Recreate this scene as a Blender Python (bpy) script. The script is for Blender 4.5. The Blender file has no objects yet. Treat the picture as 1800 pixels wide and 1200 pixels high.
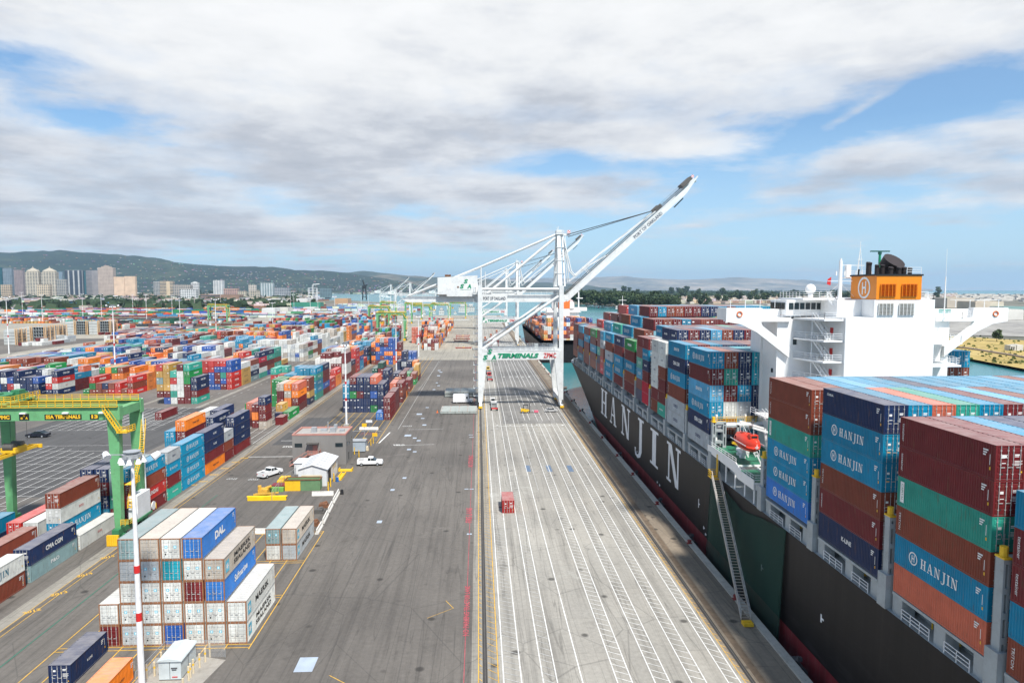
import bpy, bmesh, math, random
import numpy as np
from mathutils import Vector, Matrix
R=math.radians
C=bpy.context.scene.collection
# ---------------------------------------------------------------- camera
CAMH=45.0
FPX=1200.0; PITCH=math.atan(92/FPX); YAW=math.atan(59*math.cos(PITCH)/FPX)
cd=bpy.data.cameras.new('camera'); cam=bpy.data.objects.new('camera',cd); C.objects.link(cam)
cam.location=(0,0,CAMH); cam.rotation_euler=(math.pi/2-PITCH,0,-YAW)
cd.sensor_width=36; cd.lens=36*FPX/1800; cd.clip_start=1; cd.clip_end=80000
sc=bpy.context.scene; sc.camera=cam
sc.render.resolution_x=1024; sc.render.resolution_y=682
sc.view_settings.view_transform='Standard'; sc.view_settings.look='None'
sc.view_settings.exposure=0.63; sc.view_settings.gamma=1
# ---------------------------------------------------------------- light: sun from the right, behind the camera
SUN_EL=R(57); SUN_AZ=R(157)            # azimuth from +Y (along the quay) clockwise towards +X
sd=bpy.data.lights.new('sun','SUN'); so=bpy.data.objects.new('sun',sd); C.objects.link(so)
sd.energy=4.3; sd.angle=R(5); sd.color=(1,.955,.88)
sdir=Vector((math.sin(SUN_AZ)*math.cos(SUN_EL),math.cos(SUN_AZ)*math.cos(SUN_EL),math.sin(SUN_EL)))
so.rotation_euler=sdir.to_track_quat('Z','Y').to_euler(); so.location=(0,0,400)

def N(nt,t,**k):
    n=nt.nodes.new(t)
    for a,b in k.items():
        if a=='ins':
            for i,v in b.items(): n.inputs[i].default_value=v
        else: setattr(n,a,b)
    return n
def L(nt,a,b): nt.links.new(a,b)
def mth(nt,op,a,b=None,c=None,clamp=False):
    n=nt.nodes.new('ShaderNodeMath'); n.operation=op; n.use_clamp=clamp
    for i,v in enumerate((a,b,c)):
        if v is None: continue
        if isinstance(v,(int,float)): n.inputs[i].default_value=v
        else: nt.links.new(v,n.inputs[i])
    return n.outputs[0]
def ramp(nt,fac,stops):
    n=nt.nodes.new('ShaderNodeValToRGB'); nt.links.new(fac,n.inputs[0])
    e=n.color_ramp.elements
    while len(e)<len(stops): e.new(.5)
    for i,(p,c) in enumerate(stops):
        e[i].position=p; e[i].color=(c,c,c,1) if isinstance(c,(int,float)) else (*c,1)
    return n.outputs[0]
def mix(nt,f,a,b,mode='MIX'):
    n=nt.nodes.new('ShaderNodeMix'); n.data_type='RGBA'; n.blend_type=mode
    for i,v in ((0,f),(6,a),(7,b)):
        if isinstance(v,(int,float)): n.inputs[i].default_value=v
        elif isinstance(v,tuple): n.inputs[i].default_value=(*v,1)
        else: nt.links.new(v,n.inputs[i])
    return n.outputs[2]
# ---------------------------------------------------------------- sky with a broken cloud layer
w=bpy.data.worlds.new('World'); sc.world=w; w.use_nodes=True; nt=w.node_tree
bg=nt.nodes['Background']
sky=N(nt,'ShaderNodeTexSky',sky_type='NISHITA',sun_disc=False,sun_elevation=SUN_EL,sun_rotation=SUN_AZ,air_density=1.0,dust_density=.6,ozone_density=3.0)
tc=N(nt,'ShaderNodeTexCoord'); sp=N(nt,'ShaderNodeSeparateXYZ'); L(nt,tc.outputs['Generated'],sp.inputs[0])
X,Y,Z=sp.outputs
zz=mth(nt,'ADD',mth(nt,'MAXIMUM',Z,0.0),0.055)
u=mth(nt,'DIVIDE',X,zz); v=mth(nt,'DIVIDE',Y,zz)
cv=N(nt,'ShaderNodeCombineXYZ'); L(nt,u,cv.inputs[0]); L(nt,v,cv.inputs[1])
def nz(scale,detail,rough,loc=(0,0,0),sc3=(1,1,1),dist=0.0):
    mp=N(nt,'ShaderNodeMapping',ins={'Location':loc,'Scale':sc3}); L(nt,cv.outputs[0],mp.inputs[0])
    n=N(nt,'ShaderNodeTexNoise',ins={'Scale':scale,'Detail':detail,'Roughness':rough,'Distortion':dist}); L(nt,mp.outputs[0],n.inputs['Vector']); return n.outputs[0]
n1=nz(1.05,10.0,.60,(3.1,1.7,0),dist=.35); n2=nz(.34,4.0,.5,(9.3,4.1,0))
az=mth(nt,'ARCTAN2',X,Y); el=mth(nt,'ARCSINE',Z)     # heading of the photo
def blob(a0,e0,sa,se,tilt=0.0):
    a=mth(nt,'SUBTRACT',az,a0); e=mth(nt,'SUBTRACT',el,e0)
    if tilt: e=mth(nt,'SUBTRACT',e,mth(nt,'MULTIPLY',a,tilt))
    a=mth(nt,'DIVIDE',a,sa); e=mth(nt,'DIVIDE',e,se)
    r=mth(nt,'ADD',mth(nt,'MULTIPLY',a,a),mth(nt,'MULTIPLY',e,e))
    return mth(nt,'EXPONENT',mth(nt,'MULTIPLY',r,-1.0))
def PX(px,py): return (math.atan((px-900)/1200)+YAW, math.atan((508-py)/1200/math.sqrt(1+((px-900)/1200)**2)))
cv2=N(nt,'ShaderNodeCombineXYZ'); L(nt,mth(nt,'MULTIPLY',az,7.0),cv2.inputs[0]); L(nt,mth(nt,'MULTIPLY',el,20.0),cv2.inputs[1])
pf=N(nt,'ShaderNodeTexNoise',ins={'Scale':1.0,'Detail':9.0,'Roughness':.6,'Distortion':.2}); L(nt,cv2.outputs[0],pf.inputs['Vector'])
cov=mth(nt,'ADD',mth(nt,'ADD',mth(nt,'MULTIPLY',n1,.36),mth(nt,'MULTIPLY',n2,.30)),mth(nt,'MULTIPLY',pf.outputs[0],.40))
# (px,py,width,height,tilt,amount): openings (-) and banks (+)
for px,py,sx_,sy_,ti,am in ((1480,225,300,42,.30,-.20),(1760,185,120,28,.0,-.09),(1350,350,220,38,.1,-.09),(900,210,100,20,.0,-.11),(985,292,170,26,.0,-.17),(205,225,110,22,0,-.14),(15,112,75,22,0,-.13),(1300,445,900,50,0,-.07),(700,455,300,14,0,-.05),(700,370,60,16,0,-.08),
    (1230,268,210,28,-.10,.16),(1490,205,55,10,.45,.16),(1600,290,330,50,.03,.16),(1300,300,70,10,0,.05),(900,20,2400,150,0,.30),(280,320,560,110,.0,.17),(760,240,300,70,0,.16),(900,338,180,24,0,.13),(650,408,200,18,0,.16),(250,405,450,28,0,.14),(1650,130,300,40,.0,.10),(1550,365,250,9,0,.07),(1250,392,120,8,.1,.08)):
    a0,e0=PX(px,py); cov=mth(nt,'ADD',cov,mth(nt,'MULTIPLY',blob(a0,e0,sx_/1200,sy_/1200,ti),am))
dens=ramp(nt,cov,[(0,0),(.50,0),(.56,.35),(.62,.80),(.72,1)])
# thickness seen from below: bright rims, grey bellies
t1=nz(.95,8.0,.56,(3.35,1.15,0),dist=.3); t2=nz(3.4,8.0,.66,(1,5,0))
pf2=N(nt,'ShaderNodeTexNoise',ins={'Scale':1.0,'Detail':8.0,'Roughness':.6}); ofs=N(nt,'ShaderNodeVectorMath',operation='ADD'); L(nt,cv2.outputs[0],ofs.inputs[0]); ofs.inputs[1].default_value=(.10,.30,0); L(nt,ofs.outputs[0],pf2.inputs['Vector'])
thick=mth(nt,'ADD',mth(nt,'ADD',mth(nt,'MULTIPLY',t1,.40),mth(nt,'MULTIPLY',cov,.16)),mth(nt,'ADD',mth(nt,'MULTIPLY',t2,.14),mth(nt,'MULTIPLY',pf2.outputs[0],.50)))
for px,py,sx_,sy_,am in ((230,345,520,80,.07),(900,10,1900,130,-.17),(820,215,350,40,.05),(1600,320,300,40,.05),(350,140,600,50,-.03),(1290,262,220,30,-.10),(430,250,250,40,.04)):
    a0,e0=PX(px,py); thick=mth(nt,'ADD',thick,mth(nt,'MULTIPLY',blob(a0,e0,sx_/1200,sy_/1200),am))
shade=ramp(nt,thick,[(.42,(8.0,8.05,8.1)),(.53,(7.4,7.5,7.6)),(.63,(6.2,6.4,6.75)),(.72,(4.8,5.05,5.55)),(.84,(3.9,4.2,4.75))])
over=mth(nt,'MULTIPLY',mth(nt,'SUBTRACT',el,.46),2.2,clamp=True); shade=mix(nt,over,shade,(4.3,4.45,4.7))   # unseen cloud overhead, darkened to cut the ambient light
thin=mth(nt,'MULTIPLY',mth(nt,'SUBTRACT',1.0,mth(nt,'MULTIPLY',el,4.6),clamp=True),.72)   # thin veil low down
skyc=mix(nt,.16,mix(nt,1.0,sky.outputs[0],(.62,1.0,1.22),'MULTIPLY'),(7,8,8.6))
skyc=mix(nt,thin,skyc,(5.6,7.3,8.7))
col=mix(nt,dens,skyc,shade)
L(nt,col,bg.inputs[0]); bg.inputs[1].default_value=.080
# ---------------------------------------------------------------- pixel of the photo -> point on a level plane
_fw=Vector((math.sin(YAW)*math.cos(PITCH),math.cos(YAW)*math.cos(PITCH),-math.sin(PITCH)))
_rt=Vector((math.cos(YAW),-math.sin(YAW),0)); _up=Vector((math.sin(YAW)*math.sin(PITCH),math.cos(YAW)*math.sin(PITCH),math.cos(PITCH)))
def G(px,py,z=0.0):
    d=_fw+_rt*((px-900)/FPX)-_up*((py-600)/FPX); t=(z-CAMH)/d.z
    return d.x*t,d.y*t
def atD(px,py,y):
    d=_fw+_rt*((px-900)/FPX)-_up*((py-600)/FPX); t=y/d.y
    return d.x*t,CAMH+d.z*t
# ---------------------------------------------------------------- mesh helpers
class MB:
    def __init__(s): s.v=[]; s.f=[]; s.m=[]
    def face(s,pts,m=0):
        b=len(s.v); s.v+=[tuple(p) for p in pts]; s.f.append(tuple(range(b,b+len(pts)))); s.m.append(m)
    def box(s,x0,y0,z0,x1,y1,z1,m=0,mt=None):
        b=len(s.v)
        s.v+=[(x0,y0,z0),(x1,y0,z0),(x1,y1,z0),(x0,y1,z0),(x0,y0,z1),(x1,y0,z1),(x1,y1,z1),(x0,y1,z1)]
        for i,q in enumerate(((0,3,2,1),(4,5,6,7),(0,1,5,4),(1,2,6,5),(2,3,7,6),(3,0,4,7))):
            s.f.append(tuple(b+j for j in q)); s.m.append(mt if (mt is not None and i==1) else m)
    def cbox(s,c,d,m=0): s.box(c[0]-d[0]/2,c[1]-d[1]/2,c[2]-d[2]/2,c[0]+d[0]/2,c[1]+d[1]/2,c[2]+d[2]/2,m)
    def beam(s,p,q,w,h=None,m=0,w2=None,h2=None):
        p=Vector(p);q=Vector(q);h=h or w;w2=w2 or w;h2=h2 or h
        d=(q-p).normalized(); up=Vector((0,0,1)) if abs(d.z)<.95 else Vector((0,1,0))
        r=d.cross(up).normalized(); u=r.cross(d).normalized(); b=len(s.v)
        for c,ww,hh in ((p,w,h),(q,w2,h2)):
            for a,e in ((-1,-1),(1,-1),(1,1),(-1,1)): s.v.append(tuple(c+r*a*ww/2+u*e*hh/2))
        for qd in ((0,1,2,3),(4,7,6,5),(0,4,5,1),(1,5,6,2),(2,6,7,3),(3,7,4,0)): s.f.append(tuple(b+j for j in qd)); s.m.append(m)
    def tube(s,p,q,r,r2=None,n=8,m=0,caps=True):
        p=Vector(p);q=Vector(q);r2=r if r2 is None else r2
        d=(q-p).normalized(); up=Vector((0,0,1)) if abs(d.z)<.95 else Vector((0,1,0))
        a=d.cross(up).normalized(); u=a.cross(d).normalized(); b=len(s.v)
        for c,rr in ((p,r),(q,r2)):
            for i in range(n):
                t=2*math.pi*i/n; s.v.append(tuple(c+a*math.cos(t)*rr+u*math.sin(t)*rr))
        for i in range(n):
            j=(i+1)%n; s.f.append((b+i,b+j,b+n+j,b+n+i)); s.m.append(m)
        if caps:
            s.f.append(tuple(b+i for i in reversed(range(n)))); s.m.append(m); s.f.append(tuple(b+n+i for i in range(n))); s.m.append(m)
    def path(s,pts,r,n=6,m=0):
        for a,b in zip(pts,pts[1:]): s.tube(a,b,r,n=n,m=m)
    def prism(s,poly,axis,a,b,m=0):       # poly in the two other axes
        def P(p,t): return {'x':(t,p[0],p[1]),'y':(p[0],t,p[1]),'z':(p[0],p[1],t)}[axis]
        n=len(poly); k=len(s.v); s.v+=[P(p,a) for p in poly]+[P(p,b) for p in poly]
        for i in range(n):
            j=(i+1)%n; s.f.append((k+i,k+j,k+n+j,k+n+i)); s.m.append(m)
        s.f.append(tuple(k+i for i in reversed(range(n)))); s.m.append(m); s.f.append(tuple(k+n+i for i in range(n))); s.m.append(m)
    def rail(s,pts,h=1.05,post=2.0,r=.035,m=0,bars=3):
        for a,b in zip(pts,pts[1:]):
            a=Vector(a);b=Vector(b)
            for k in range(1,bars+1): s.beam(a+Vector((0,0,h*k/bars)),b+Vector((0,0,h*k/bars)),r*2,m=m)
            n=max(1,int((b-a).length/post))
            for i in range(n+1):
                p=a.lerp(b,i/n); s.beam(p,p+Vector((0,0,h)),r*2,m=m)
    def stair(s,a,b,w=.8,m=0,step=.6):
        a=Vector(a);b=Vector(b); d=b-a; hd=Vector((d.x,d.y,0)).normalized(); sd_=Vector((-hd.y,hd.x,0))
        for k in (-1,1):
            o=sd_*w/2*k; s.beam(a+o,b+o,.07,.22,m=m); s.beam(a+o+Vector((0,0,1)),b+o+Vector((0,0,1)),.06,m=m)
            for t in (0,.33,.66,1): p=a.lerp(b,t)+o; s.beam(p,p+Vector((0,0,1)),.05,m=m)
        n=max(2,int(d.length/step))
        for i in range(n):
            p=a.lerp(b,(i+.5)/n); s.beam(p-sd_*w/2,p+sd_*w/2,.24,.05,m=m)
    def mesh(s,name,mats,smooth=False):
        me=bpy.data.meshes.new(name); me.from_pydata(s.v,[],s.f); me.update()
        for q in mats: me.materials.append(q)
        if s.m and max(s.m)>0: me.polygons.foreach_set('material_index',s.m)
        bm=bmesh.new(); bm.from_mesh(me); bmesh.ops.recalc_face_normals(bm,faces=bm.faces)
        if smooth:
            bmesh.ops.remove_doubles(bm,verts=bm.verts,dist=.001)
            for f in bm.faces: f.smooth=True
        bm.to_mesh(me); bm.free(); return me
    def build(s,name,mats,parent=None,smooth=False,loc=None):
        o=bpy.data.objects.new(name,s.mesh(name,mats if isinstance(mats,(list,tuple)) else [mats],smooth)); C.objects.link(o)
        if parent: o.parent=parent
        if loc: o.location=loc
        return o
def tag(o,label,cat,group=None):
    o['label']=label; o['category']=cat
    if group: o['group']=group
    return o
def struct(o): o['kind']='structure'; return o
def empty(name,label,cat,loc=(0,0,0),rz=0,group=None):
    o=bpy.data.objects.new(name,None); C.objects.link(o); o.location=loc; o.rotation_euler=(0,0,rz); o.empty_display_size=1
    return tag(o,label,cat,group)
def copy_tree(o,parent=None):
    c=o.copy(); C.objects.link(c)
    if parent: c.parent=parent
    for ch in o.children: copy_tree(ch,c)
    return c
def dup(o,loc,rz,label,group=None):
    c=copy_tree(o); c.location=loc; c.rotation_euler=(0,0,rz); c['label']=label
    if group: c['group']=group
    return c
# ---------------------------------------------------------------- materials
_M={}
def paint(name,col,rough=.5,metal=0,var=.12,scale=.6,dirt=0.0,dirtcol=(.12,.09,.07),streak=False,bump=0.0,alpha=None):
    if name in _M: return _M[name]
    m=bpy.data.materials.new(name); m.use_nodes=True; nt=m.node_tree; b=nt.nodes['Principled BSDF']
    t=N(nt,'ShaderNodeTexCoord'); src=t.outputs['Object']
    if streak:
        mp=N(nt,'ShaderNodeMapping',ins={'Scale':(1,1,.18)}); L(nt,src,mp.inputs[0]); src=mp.outputs[0]
    n=N(nt,'ShaderNodeTexNoise',ins={'Scale':scale,'Detail':6.0,'Roughness':.6}); L(nt,src,n.inputs['Vector'])
    f=ramp(nt,n.outputs[0],[(.3,1-var),(.7,1+var)])
    c=mix(nt,1.0,col,f,'MULTIPLY')
    if dirt:
        n2=N(nt,'ShaderNodeTexNoise',ins={'Scale':scale*3.1,'Detail':8.0,'Roughness':.7}); L(nt,src,n2.inputs['Vector'])
        d=ramp(nt,n2.outputs[0],[(.52,0),(.72,dirt)]); c=mix(nt,d,c,dirtcol)
    L(nt,c,b.inputs['Base Color']); b.inputs['Roughness'].default_value=rough; b.inputs['Metallic'].default_value=metal
    if bump:
        bn=N(nt,'ShaderNodeBump',ins={'Strength':.5,'Distance':bump}); L(nt,n.outputs[0],bn.inputs['Height']); L(nt,bn.outputs[0],b.inputs['Normal'])
    if alpha is not None: b.inputs['Alpha'].default_value=alpha
    _M[name]=m; return m
WHITE=paint('white_paint',(.74,.75,.76),.42,dirt=.25,dirtcol=(.42,.38,.33),scale=.35)
CRANEW=paint('crane_grey_white',(.66,.68,.68),.45,dirt=.4,dirtcol=(.25,.22,.19),scale=.25)
GREY=paint('deck_grey',(.34,.37,.38),.55,dirt=.3,scale=.5)
DGREY=paint('dark_grey',(.07,.07,.075),.6)
BLACK=paint('black',(.012,.012,.013),.55)
RUBBER=paint('tyre_rubber',(.02,.02,.02),.85)
GLASS=paint('window_glass',(.02,.03,.035),.08)
YELLOW=paint('safety_yellow',(.78,.47,.02),.5,dirt=.2)
ORANGE=paint('safety_orange',(.75,.17,.03),.5)
RED=paint('signal_red',(.55,.02,.02),.5)
GALV=paint('galvanised_steel',(.42,.44,.46),.45,metal=.4)
STEELD=paint('dark_steel',(.09,.085,.08),.6,dirt=.3)
RUST=paint('rusty_steel',(.16,.07,.035),.8,var=.35,scale=1.5)
RTGG=paint('crane_green',(.135,.37,.165),.42,dirt=.35,dirtcol=(.10,.12,.07),scale=.5)
RTGD=paint('dark_machine_green',(.04,.20,.09),.5,dirt=.4,scale=1)
CREAM=paint('cream_paint',(.62,.52,.36),.6)
DECKG=paint('deck_green',(.03,.17,.10),.55)
# ---------------------------------------------------------------- ground materials
def ground_mat(name,c0,c1,big=.012,streak_y=True,spots=.5,patch=None,rough=.85,cracks=True):
    m=bpy.data.materials.new(name); m.use_nodes=True; nt=m.node_tree; b=nt.nodes['Principled BSDF']
    g=N(nt,'ShaderNodeNewGeometry'); P=g.outputs['Position']
    n=N(nt,'ShaderNodeTexNoise',ins={'Scale':big,'Detail':8.0,'Roughness':.62}); L(nt,P,n.inputs['Vector'])
    c=ramp(nt,n.outputs[0],[(.34,c0),(.66,c1)])
    if streak_y:                                   # tyre polish and drag marks run along the quay
        mp=N(nt,'ShaderNodeMapping',ins={'Scale':(.75,.018,1),'Rotation':(0,0,.02)}); L(nt,P,mp.inputs[0])
        s=N(nt,'ShaderNodeTexNoise',ins={'Scale':1.0,'Detail':5.0,'Roughness':.65,'Distortion':.4}); L(nt,mp.outputs[0],s.inputs['Vector'])
        c=mix(nt,1.0,c,ramp(nt,s.outputs[0],[(.32,.72),(.5,1.0),(.7,1.10)]),'MULTIPLY')
        mp=N(nt,'ShaderNodeMapping',ins={'Scale':(.22,.006,1),'Rotation':(0,0,-.05)}); L(nt,P,mp.inputs[0])
        s=N(nt,'ShaderNodeTexNoise',ins={'Scale':2.2,'Detail':2.0,'Distortion':1.2}); L(nt,mp.outputs[0],s.inputs['Vector'])
        c=mix(nt,ramp(nt,s.outputs[0],[(.485,0),(.5,.38),(.515,0)]),c,(.03,.028,.026))
    s=N(nt,'ShaderNodeTexNoise',ins={'Scale':.16,'Detail':7.0,'Roughness':.75}); L(nt,P,s.inputs['Vector'])
    c=mix(nt,ramp(nt,s.outputs[0],[(.58,0),(.72,spots)]),c,tuple(x*.42 for x in c0))
    s=N(nt,'ShaderNodeTexNoise',ins={'Scale':1.6,'Detail':5.0,'Roughness':.7}); L(nt,P,s.inputs['Vector'])
    c=mix(nt,1.0,c,ramp(nt,s.outputs[0],[(.3,.86),(.7,1.12)]),'MULTIPLY')
    if cracks:
        mp=N(nt,'ShaderNodeMapping',ins={'Scale':(1,.55,1)}); L(nt,P,mp.inputs[0])
        vo=N(nt,'ShaderNodeTexVoronoi',feature='DISTANCE_TO_EDGE',ins={'Scale':.11}); L(nt,mp.outputs[0],vo.inputs['Vector'])
        c=mix(nt,ramp(nt,vo.outputs['Distance'],[(0,.35),(.008,0)]),c,(.03,.03,.03))
        vo=N(nt,'ShaderNodeTexVoronoi',ins={'Scale':.19,'Randomness':1.0}); L(nt,P,vo.inputs['Vector'])
        c=mix(nt,ramp(nt,vo.outputs['Distance'],[(.07,.75),(.13,0)]),c,(.022,.02,.018))
    wn=N(nt,'ShaderNodeTexNoise',ins={'Scale':.055,'Detail':9.0,'Roughness':.72,'Distortion':.6}); L(nt,P,wn.inputs['Vector'])
    c=mix(nt,ramp(nt,wn.outputs[0],[(.60,0),(.70,.38)]),c,tuple(min(.6,x*1.75) for x in c1))
    c=mix(nt,ramp(nt,wn.outputs[0],[(.28,.45),(.37,0)]),c,tuple(x*.5 for x in c0))
    if patch: c=patch(nt,P,c)
    L(nt,c,b.inputs['Base Color']); b.inputs['Roughness'].default_value=rough
    bn=N(nt,'ShaderNodeBump',ins={'Strength':.25,'Distance':.05}); L(nt,s.outputs[0],bn.inputs['Height']); L(nt,bn.outputs[0],b.inputs['Normal'])
    return m
def slabs(w,l,dark=.55):                            # concrete slab joints
    def f(nt,P,c):
        br=N(nt,'ShaderNodeTexBrick',offset=0.0,ins={'Scale':1.0,'Mortar Size':.05,'Brick Width':w,'Row Height':l,'Color1':(1,1,1,1),'Color2':(.86,.87,.88,1),'Mortar':(dark,dark,dark,1)})
        L(nt,P,br.inputs['Vector']); return mix(nt,.8,c,br.outputs[0],'MULTIPLY')
    return f
ASPH=ground_mat('yard_asphalt',(.082,.074,.067),(.168,.152,.135))
ASPHD=ground_mat('dark_asphalt',(.055,.054,.055),(.085,.083,.082))
APRON=ground_mat('quay_concrete',(.225,.212,.19),(.375,.355,.315),patch=slabs(6.1,9.0,.72),spots=.45)
FARCON=ground_mat('far_pavement',(.25,.235,.20),(.36,.33,.27),spots=.25)
EDGECON=ground_mat('quay_edge_concrete',(.17,.135,.10),(.29,.24,.18),patch=slabs(3.0,5.5,.6))
RAILCON=ground_mat('rail_strip_concrete',(.20,.185,.16),(.31,.29,.25),patch=slabs(1.4,3.0,.6))
LANEW=paint('white_road_paint',(.66,.66,.64),.7,var=.2,scale=.7,dirt=.9,dirtcol=(.30,.28,.25))
LANEW2=paint('worn_white_road_paint',(.42,.42,.41),.7,var=.3,scale=.7,dirt=.8,dirtcol=(.13,.12,.11))
LANEY=paint('yellow_road_paint',(.62,.36,.05),.7,var=.2,scale=.7,dirt=.7,dirtcol=(.15,.12,.09))
LANER=paint('red_road_paint',(.36,.07,.085),.7,var=.3,scale=.9,dirt=.95,dirtcol=(.13,.11,.10))
LANEG=paint('green_road_paint',(.03,.16,.11),.7,dirt=.5)
PLATE=paint('pale_blue_plate',(.36,.42,.50),.5)
PLATEB=paint('blue_plate',(.11,.16,.24),.5)
WATER=bpy.data.materials.new('bay_water'); WATER.use_nodes=True; nt=WATER.node_tree; b=nt.nodes['Principled BSDF']
g=N(nt,'ShaderNodeNewGeometry'); n=N(nt,'ShaderNodeTexNoise',ins={'Scale':.35,'Detail':6.0,'Roughness':.6}); mp=N(nt,'ShaderNodeMapping',ins={'Scale':(1,.4,1)})
L(nt,g.outputs['Position'],mp.inputs[0]); L(nt,mp.outputs[0],n.inputs['Vector'])
n2=N(nt,'ShaderNodeTexNoise',ins={'Scale':.006,'Detail':4.0}); L(nt,g.outputs['Position'],n2.inputs['Vector'])
L(nt,ramp(nt,n2.outputs[0],[(.35,(.025,.15,.18)),(.65,(.05,.24,.25))]),b.inputs['Base Color']); b.inputs['Roughness'].default_value=.22
bn=N(nt,'ShaderNodeBump',ins={'Strength':.5,'Distance':.25}); L(nt,n.outputs[0],bn.inputs['Height']); L(nt,bn.outputs[0],b.inputs['Normal'])
def land_mat(name,stops,scale=.004,det=.05):
    m=bpy.data.materials.new(name); m.use_nodes=True; nt=m.node_tree; b=nt.nodes['Principled BSDF']
    g=N(nt,'ShaderNodeNewGeometry'); n=N(nt,'ShaderNodeTexNoise',ins={'Scale':scale,'Detail':8.0,'Roughness':.65}); L(nt,g.outputs['Position'],n.inputs['Vector'])
    c=ramp(nt,n.outputs[0],stops)
    n=N(nt,'ShaderNodeTexNoise',ins={'Scale':det,'Detail':7.0,'Roughness':.7}); L(nt,g.outputs['Position'],n.inputs['Vector'])
    c=mix(nt,1.0,c,ramp(nt,n.outputs[0],[(.3,.6),(.7,1.35)]),'MULTIPLY')
    L(nt,c,b.inputs['Base Color']); b.inputs['Roughness'].default_value=.9; return m
# ---------------------------------------------------------------- ground, water
def sheet(name,poly,z,mat,kind=True):
    mb=MB(); mb.face([(x,y,z) for x,y in poly]); o=mb.build(name,mat)
    return struct(o) if kind else o
def rect(x0,y0,x1,y1): return [(x0,y0),(x1,y0),(x1,y1),(x0,y1)]
FAR=30000
WZ=-3.5
sheet('water',[(FAR*math.cos(t*math.pi/24),FAR*math.sin(t*math.pi/24)) for t in range(48)],WZ,WATER)
# port land: a solid quay block
mb=MB(); mb.box(-2600,-150,-9,36.9,1180,-.02); struct(mb.build('port_land',[FARCON]))
mb=MB(); mb.box(36.9,-150,-9,38.0,1180,.26); struct(mb.build('quay_kerb',[paint('kerb_concrete',(.42,.40,.35),.8,dirt=.5,scale=.8)]))
sheet('yard_paving',rect(-330,-100,-1.0,434),-.008,ASPH)
sheet('far_yard_paving',rect(-330,434,-1.0,1180),-.008,FARCON)
sheet('rail_verge',rect(-1.0,-100,2.3,1180),-.006,RAILCON)
sheet('apron',rect(2.3,-100,30.6,1180),-.008,APRON)
sheet('dark_apron_patch',rect(8,226,30.4,430),-.003,ground_mat('worn_apron',(.11,.108,.105),(.24,.23,.215),spots=.6))
sheet('quay_edge_paving',rect(30.6,-100,36.9,1180),-.007,EDGECON)
sheet('storage_pad',rect(-60,198,-31.4,240),.002,ASPHD)
sheet('empty_slot_pad',rect(-145,150,-92,262),-.004,ASPHD)
for x in (-64.2,-88.2): sheet('crane_runway',rect(x-1.1,-60,x+1.1,1170),.004,RAILCON)
for x in (-107,-131,-150.5): sheet('crane_runway',rect(x-1,262,x+1,1170),.004,RAILCON)
# rails in their slots
mb=MB()
for x in (.62,31.35):
    mb.box(x-.28,-100,-.02,x+.28,1180,.008,1); mb.box(x-.06,-100,.008,x+.06,1180,.05,0)
mb.box(32.0,-100,-.02,32.9,1180,.006,2)
struct(mb.build('crane_rails',[STEELD,paint('rail_slot',(.045,.042,.04),.8),paint('cable_slot',(.13,.095,.065),.85,var=.3,scale=1)]))
# painted lines
mk=MB(); MW,MWW,MY,MR,MGn=0,1,2,3,4; ZL=.012
_lc=[0]
def line(x0,y0,x1,y1,wd,m,z=ZL):
    _lc[0]+=1; z=z+(_lc[0]%17)*.0009
    d=Vector((x1-x0,y1-y0,0)); n=Vector((-d.y,d.x,0)).normalized()*wd/2
    mk.face([(x0+n.x,y0+n.y,z),(x0-n.x,y0-n.y,z),(x1-n.x,y1-n.y,z),(x1+n.x,y1+n.y,z)],m)
pairs=[(2.75,4.8),(7.3,8.9),(11.8,13.3),(15.8,17.5),(20.1,21.8),(24.3,26.0),(28.5,29.9)]
for i,(a,bx) in enumerate(pairs):
    if i in (3,4,5):
        for y0,y1 in ((-60,226),(232,258) if i!=4 else (230,252),(262,300),(312,1170)): line(a,y0,a,y1,.14,MW); line(bx,y0,bx,y1,.14,MW)
    elif i==2: line(a,-60,a,1170,.15,MW); line(bx,-60,bx,74,.12,MWW); line(bx,150,bx,1170,.12,MWW)
    else: line(a,-60,a,1170,.14,MW); line(bx,-60,bx,1170,.14,MW)
    if i!=2:
        y=-40.0
        while y<(232 if i not in (0,) else 205):
            line(a+.12,y+.9,bx-.12,y,.10,MWW if i<2 else MW); y+=1.45 if i else 1.25
line(-.15,-60,-.15,1170,.12,MY); line(2.15,-60,2.15,1170,.12,MY); line(29.95+.5,-60,30.45,240,.10,MY)
y=-40.
while y<215: line(-.05,y+.5,.28,y,.09,MY); line(.98,y+.9,2.05,y,.07,MY); line(30.5,y+.5,31.0,y,.09,MY); y+=1.5
line(-1.9,-60,-1.5,1170,.10,MR)
line(-17.6,77.6,-14.9,75.4,.1,MY); line(-4.9,96.2,-3.7,93.8,.08,MY); line(-3.7,93.8,-7.2,91.0,.06,MY)
# slots round the white stacks
for x in (-52.9,-50.2,-47.6,-45,-42.4,-39.8,-37.2,-34.6,-32,-29.0): line(x,40 if x<-33 else 84,x,126,.13,MY)
for y in (84.4,85.2,98.4,99.2,111.2,112.0,124.9,125.7): line(-53,y,-29,y,.13,MY)
for k in range(9): line(-50.4+k*2.55,199,-50.4+k*2.55,446,.12,MY)
for y in (205,219,233,248,262,290,318): line(-50.4,y,-30.0,y,.10,MY)
line(-30.0,199,-30.0,450,.13,MY)
line(-63.2,-60,-62.6,1170,.10,MY); line(-62.2,-60,-61.8,1170,.10,MY)
line(-56.9,-60,-57.4,150,.16,MGn)
for k in range(13): line(-140+k*2.9,222,-140+k*2.9,252,.14,MW)
for k in range(5): line(-141,222+k*7.5,-104,222+k*7.5,.14,MW)
for k in range(16): line(-138+k*2.9,140,-138+k*2.9,200-max(0,k-5)*1.5,.13,MW)
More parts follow.
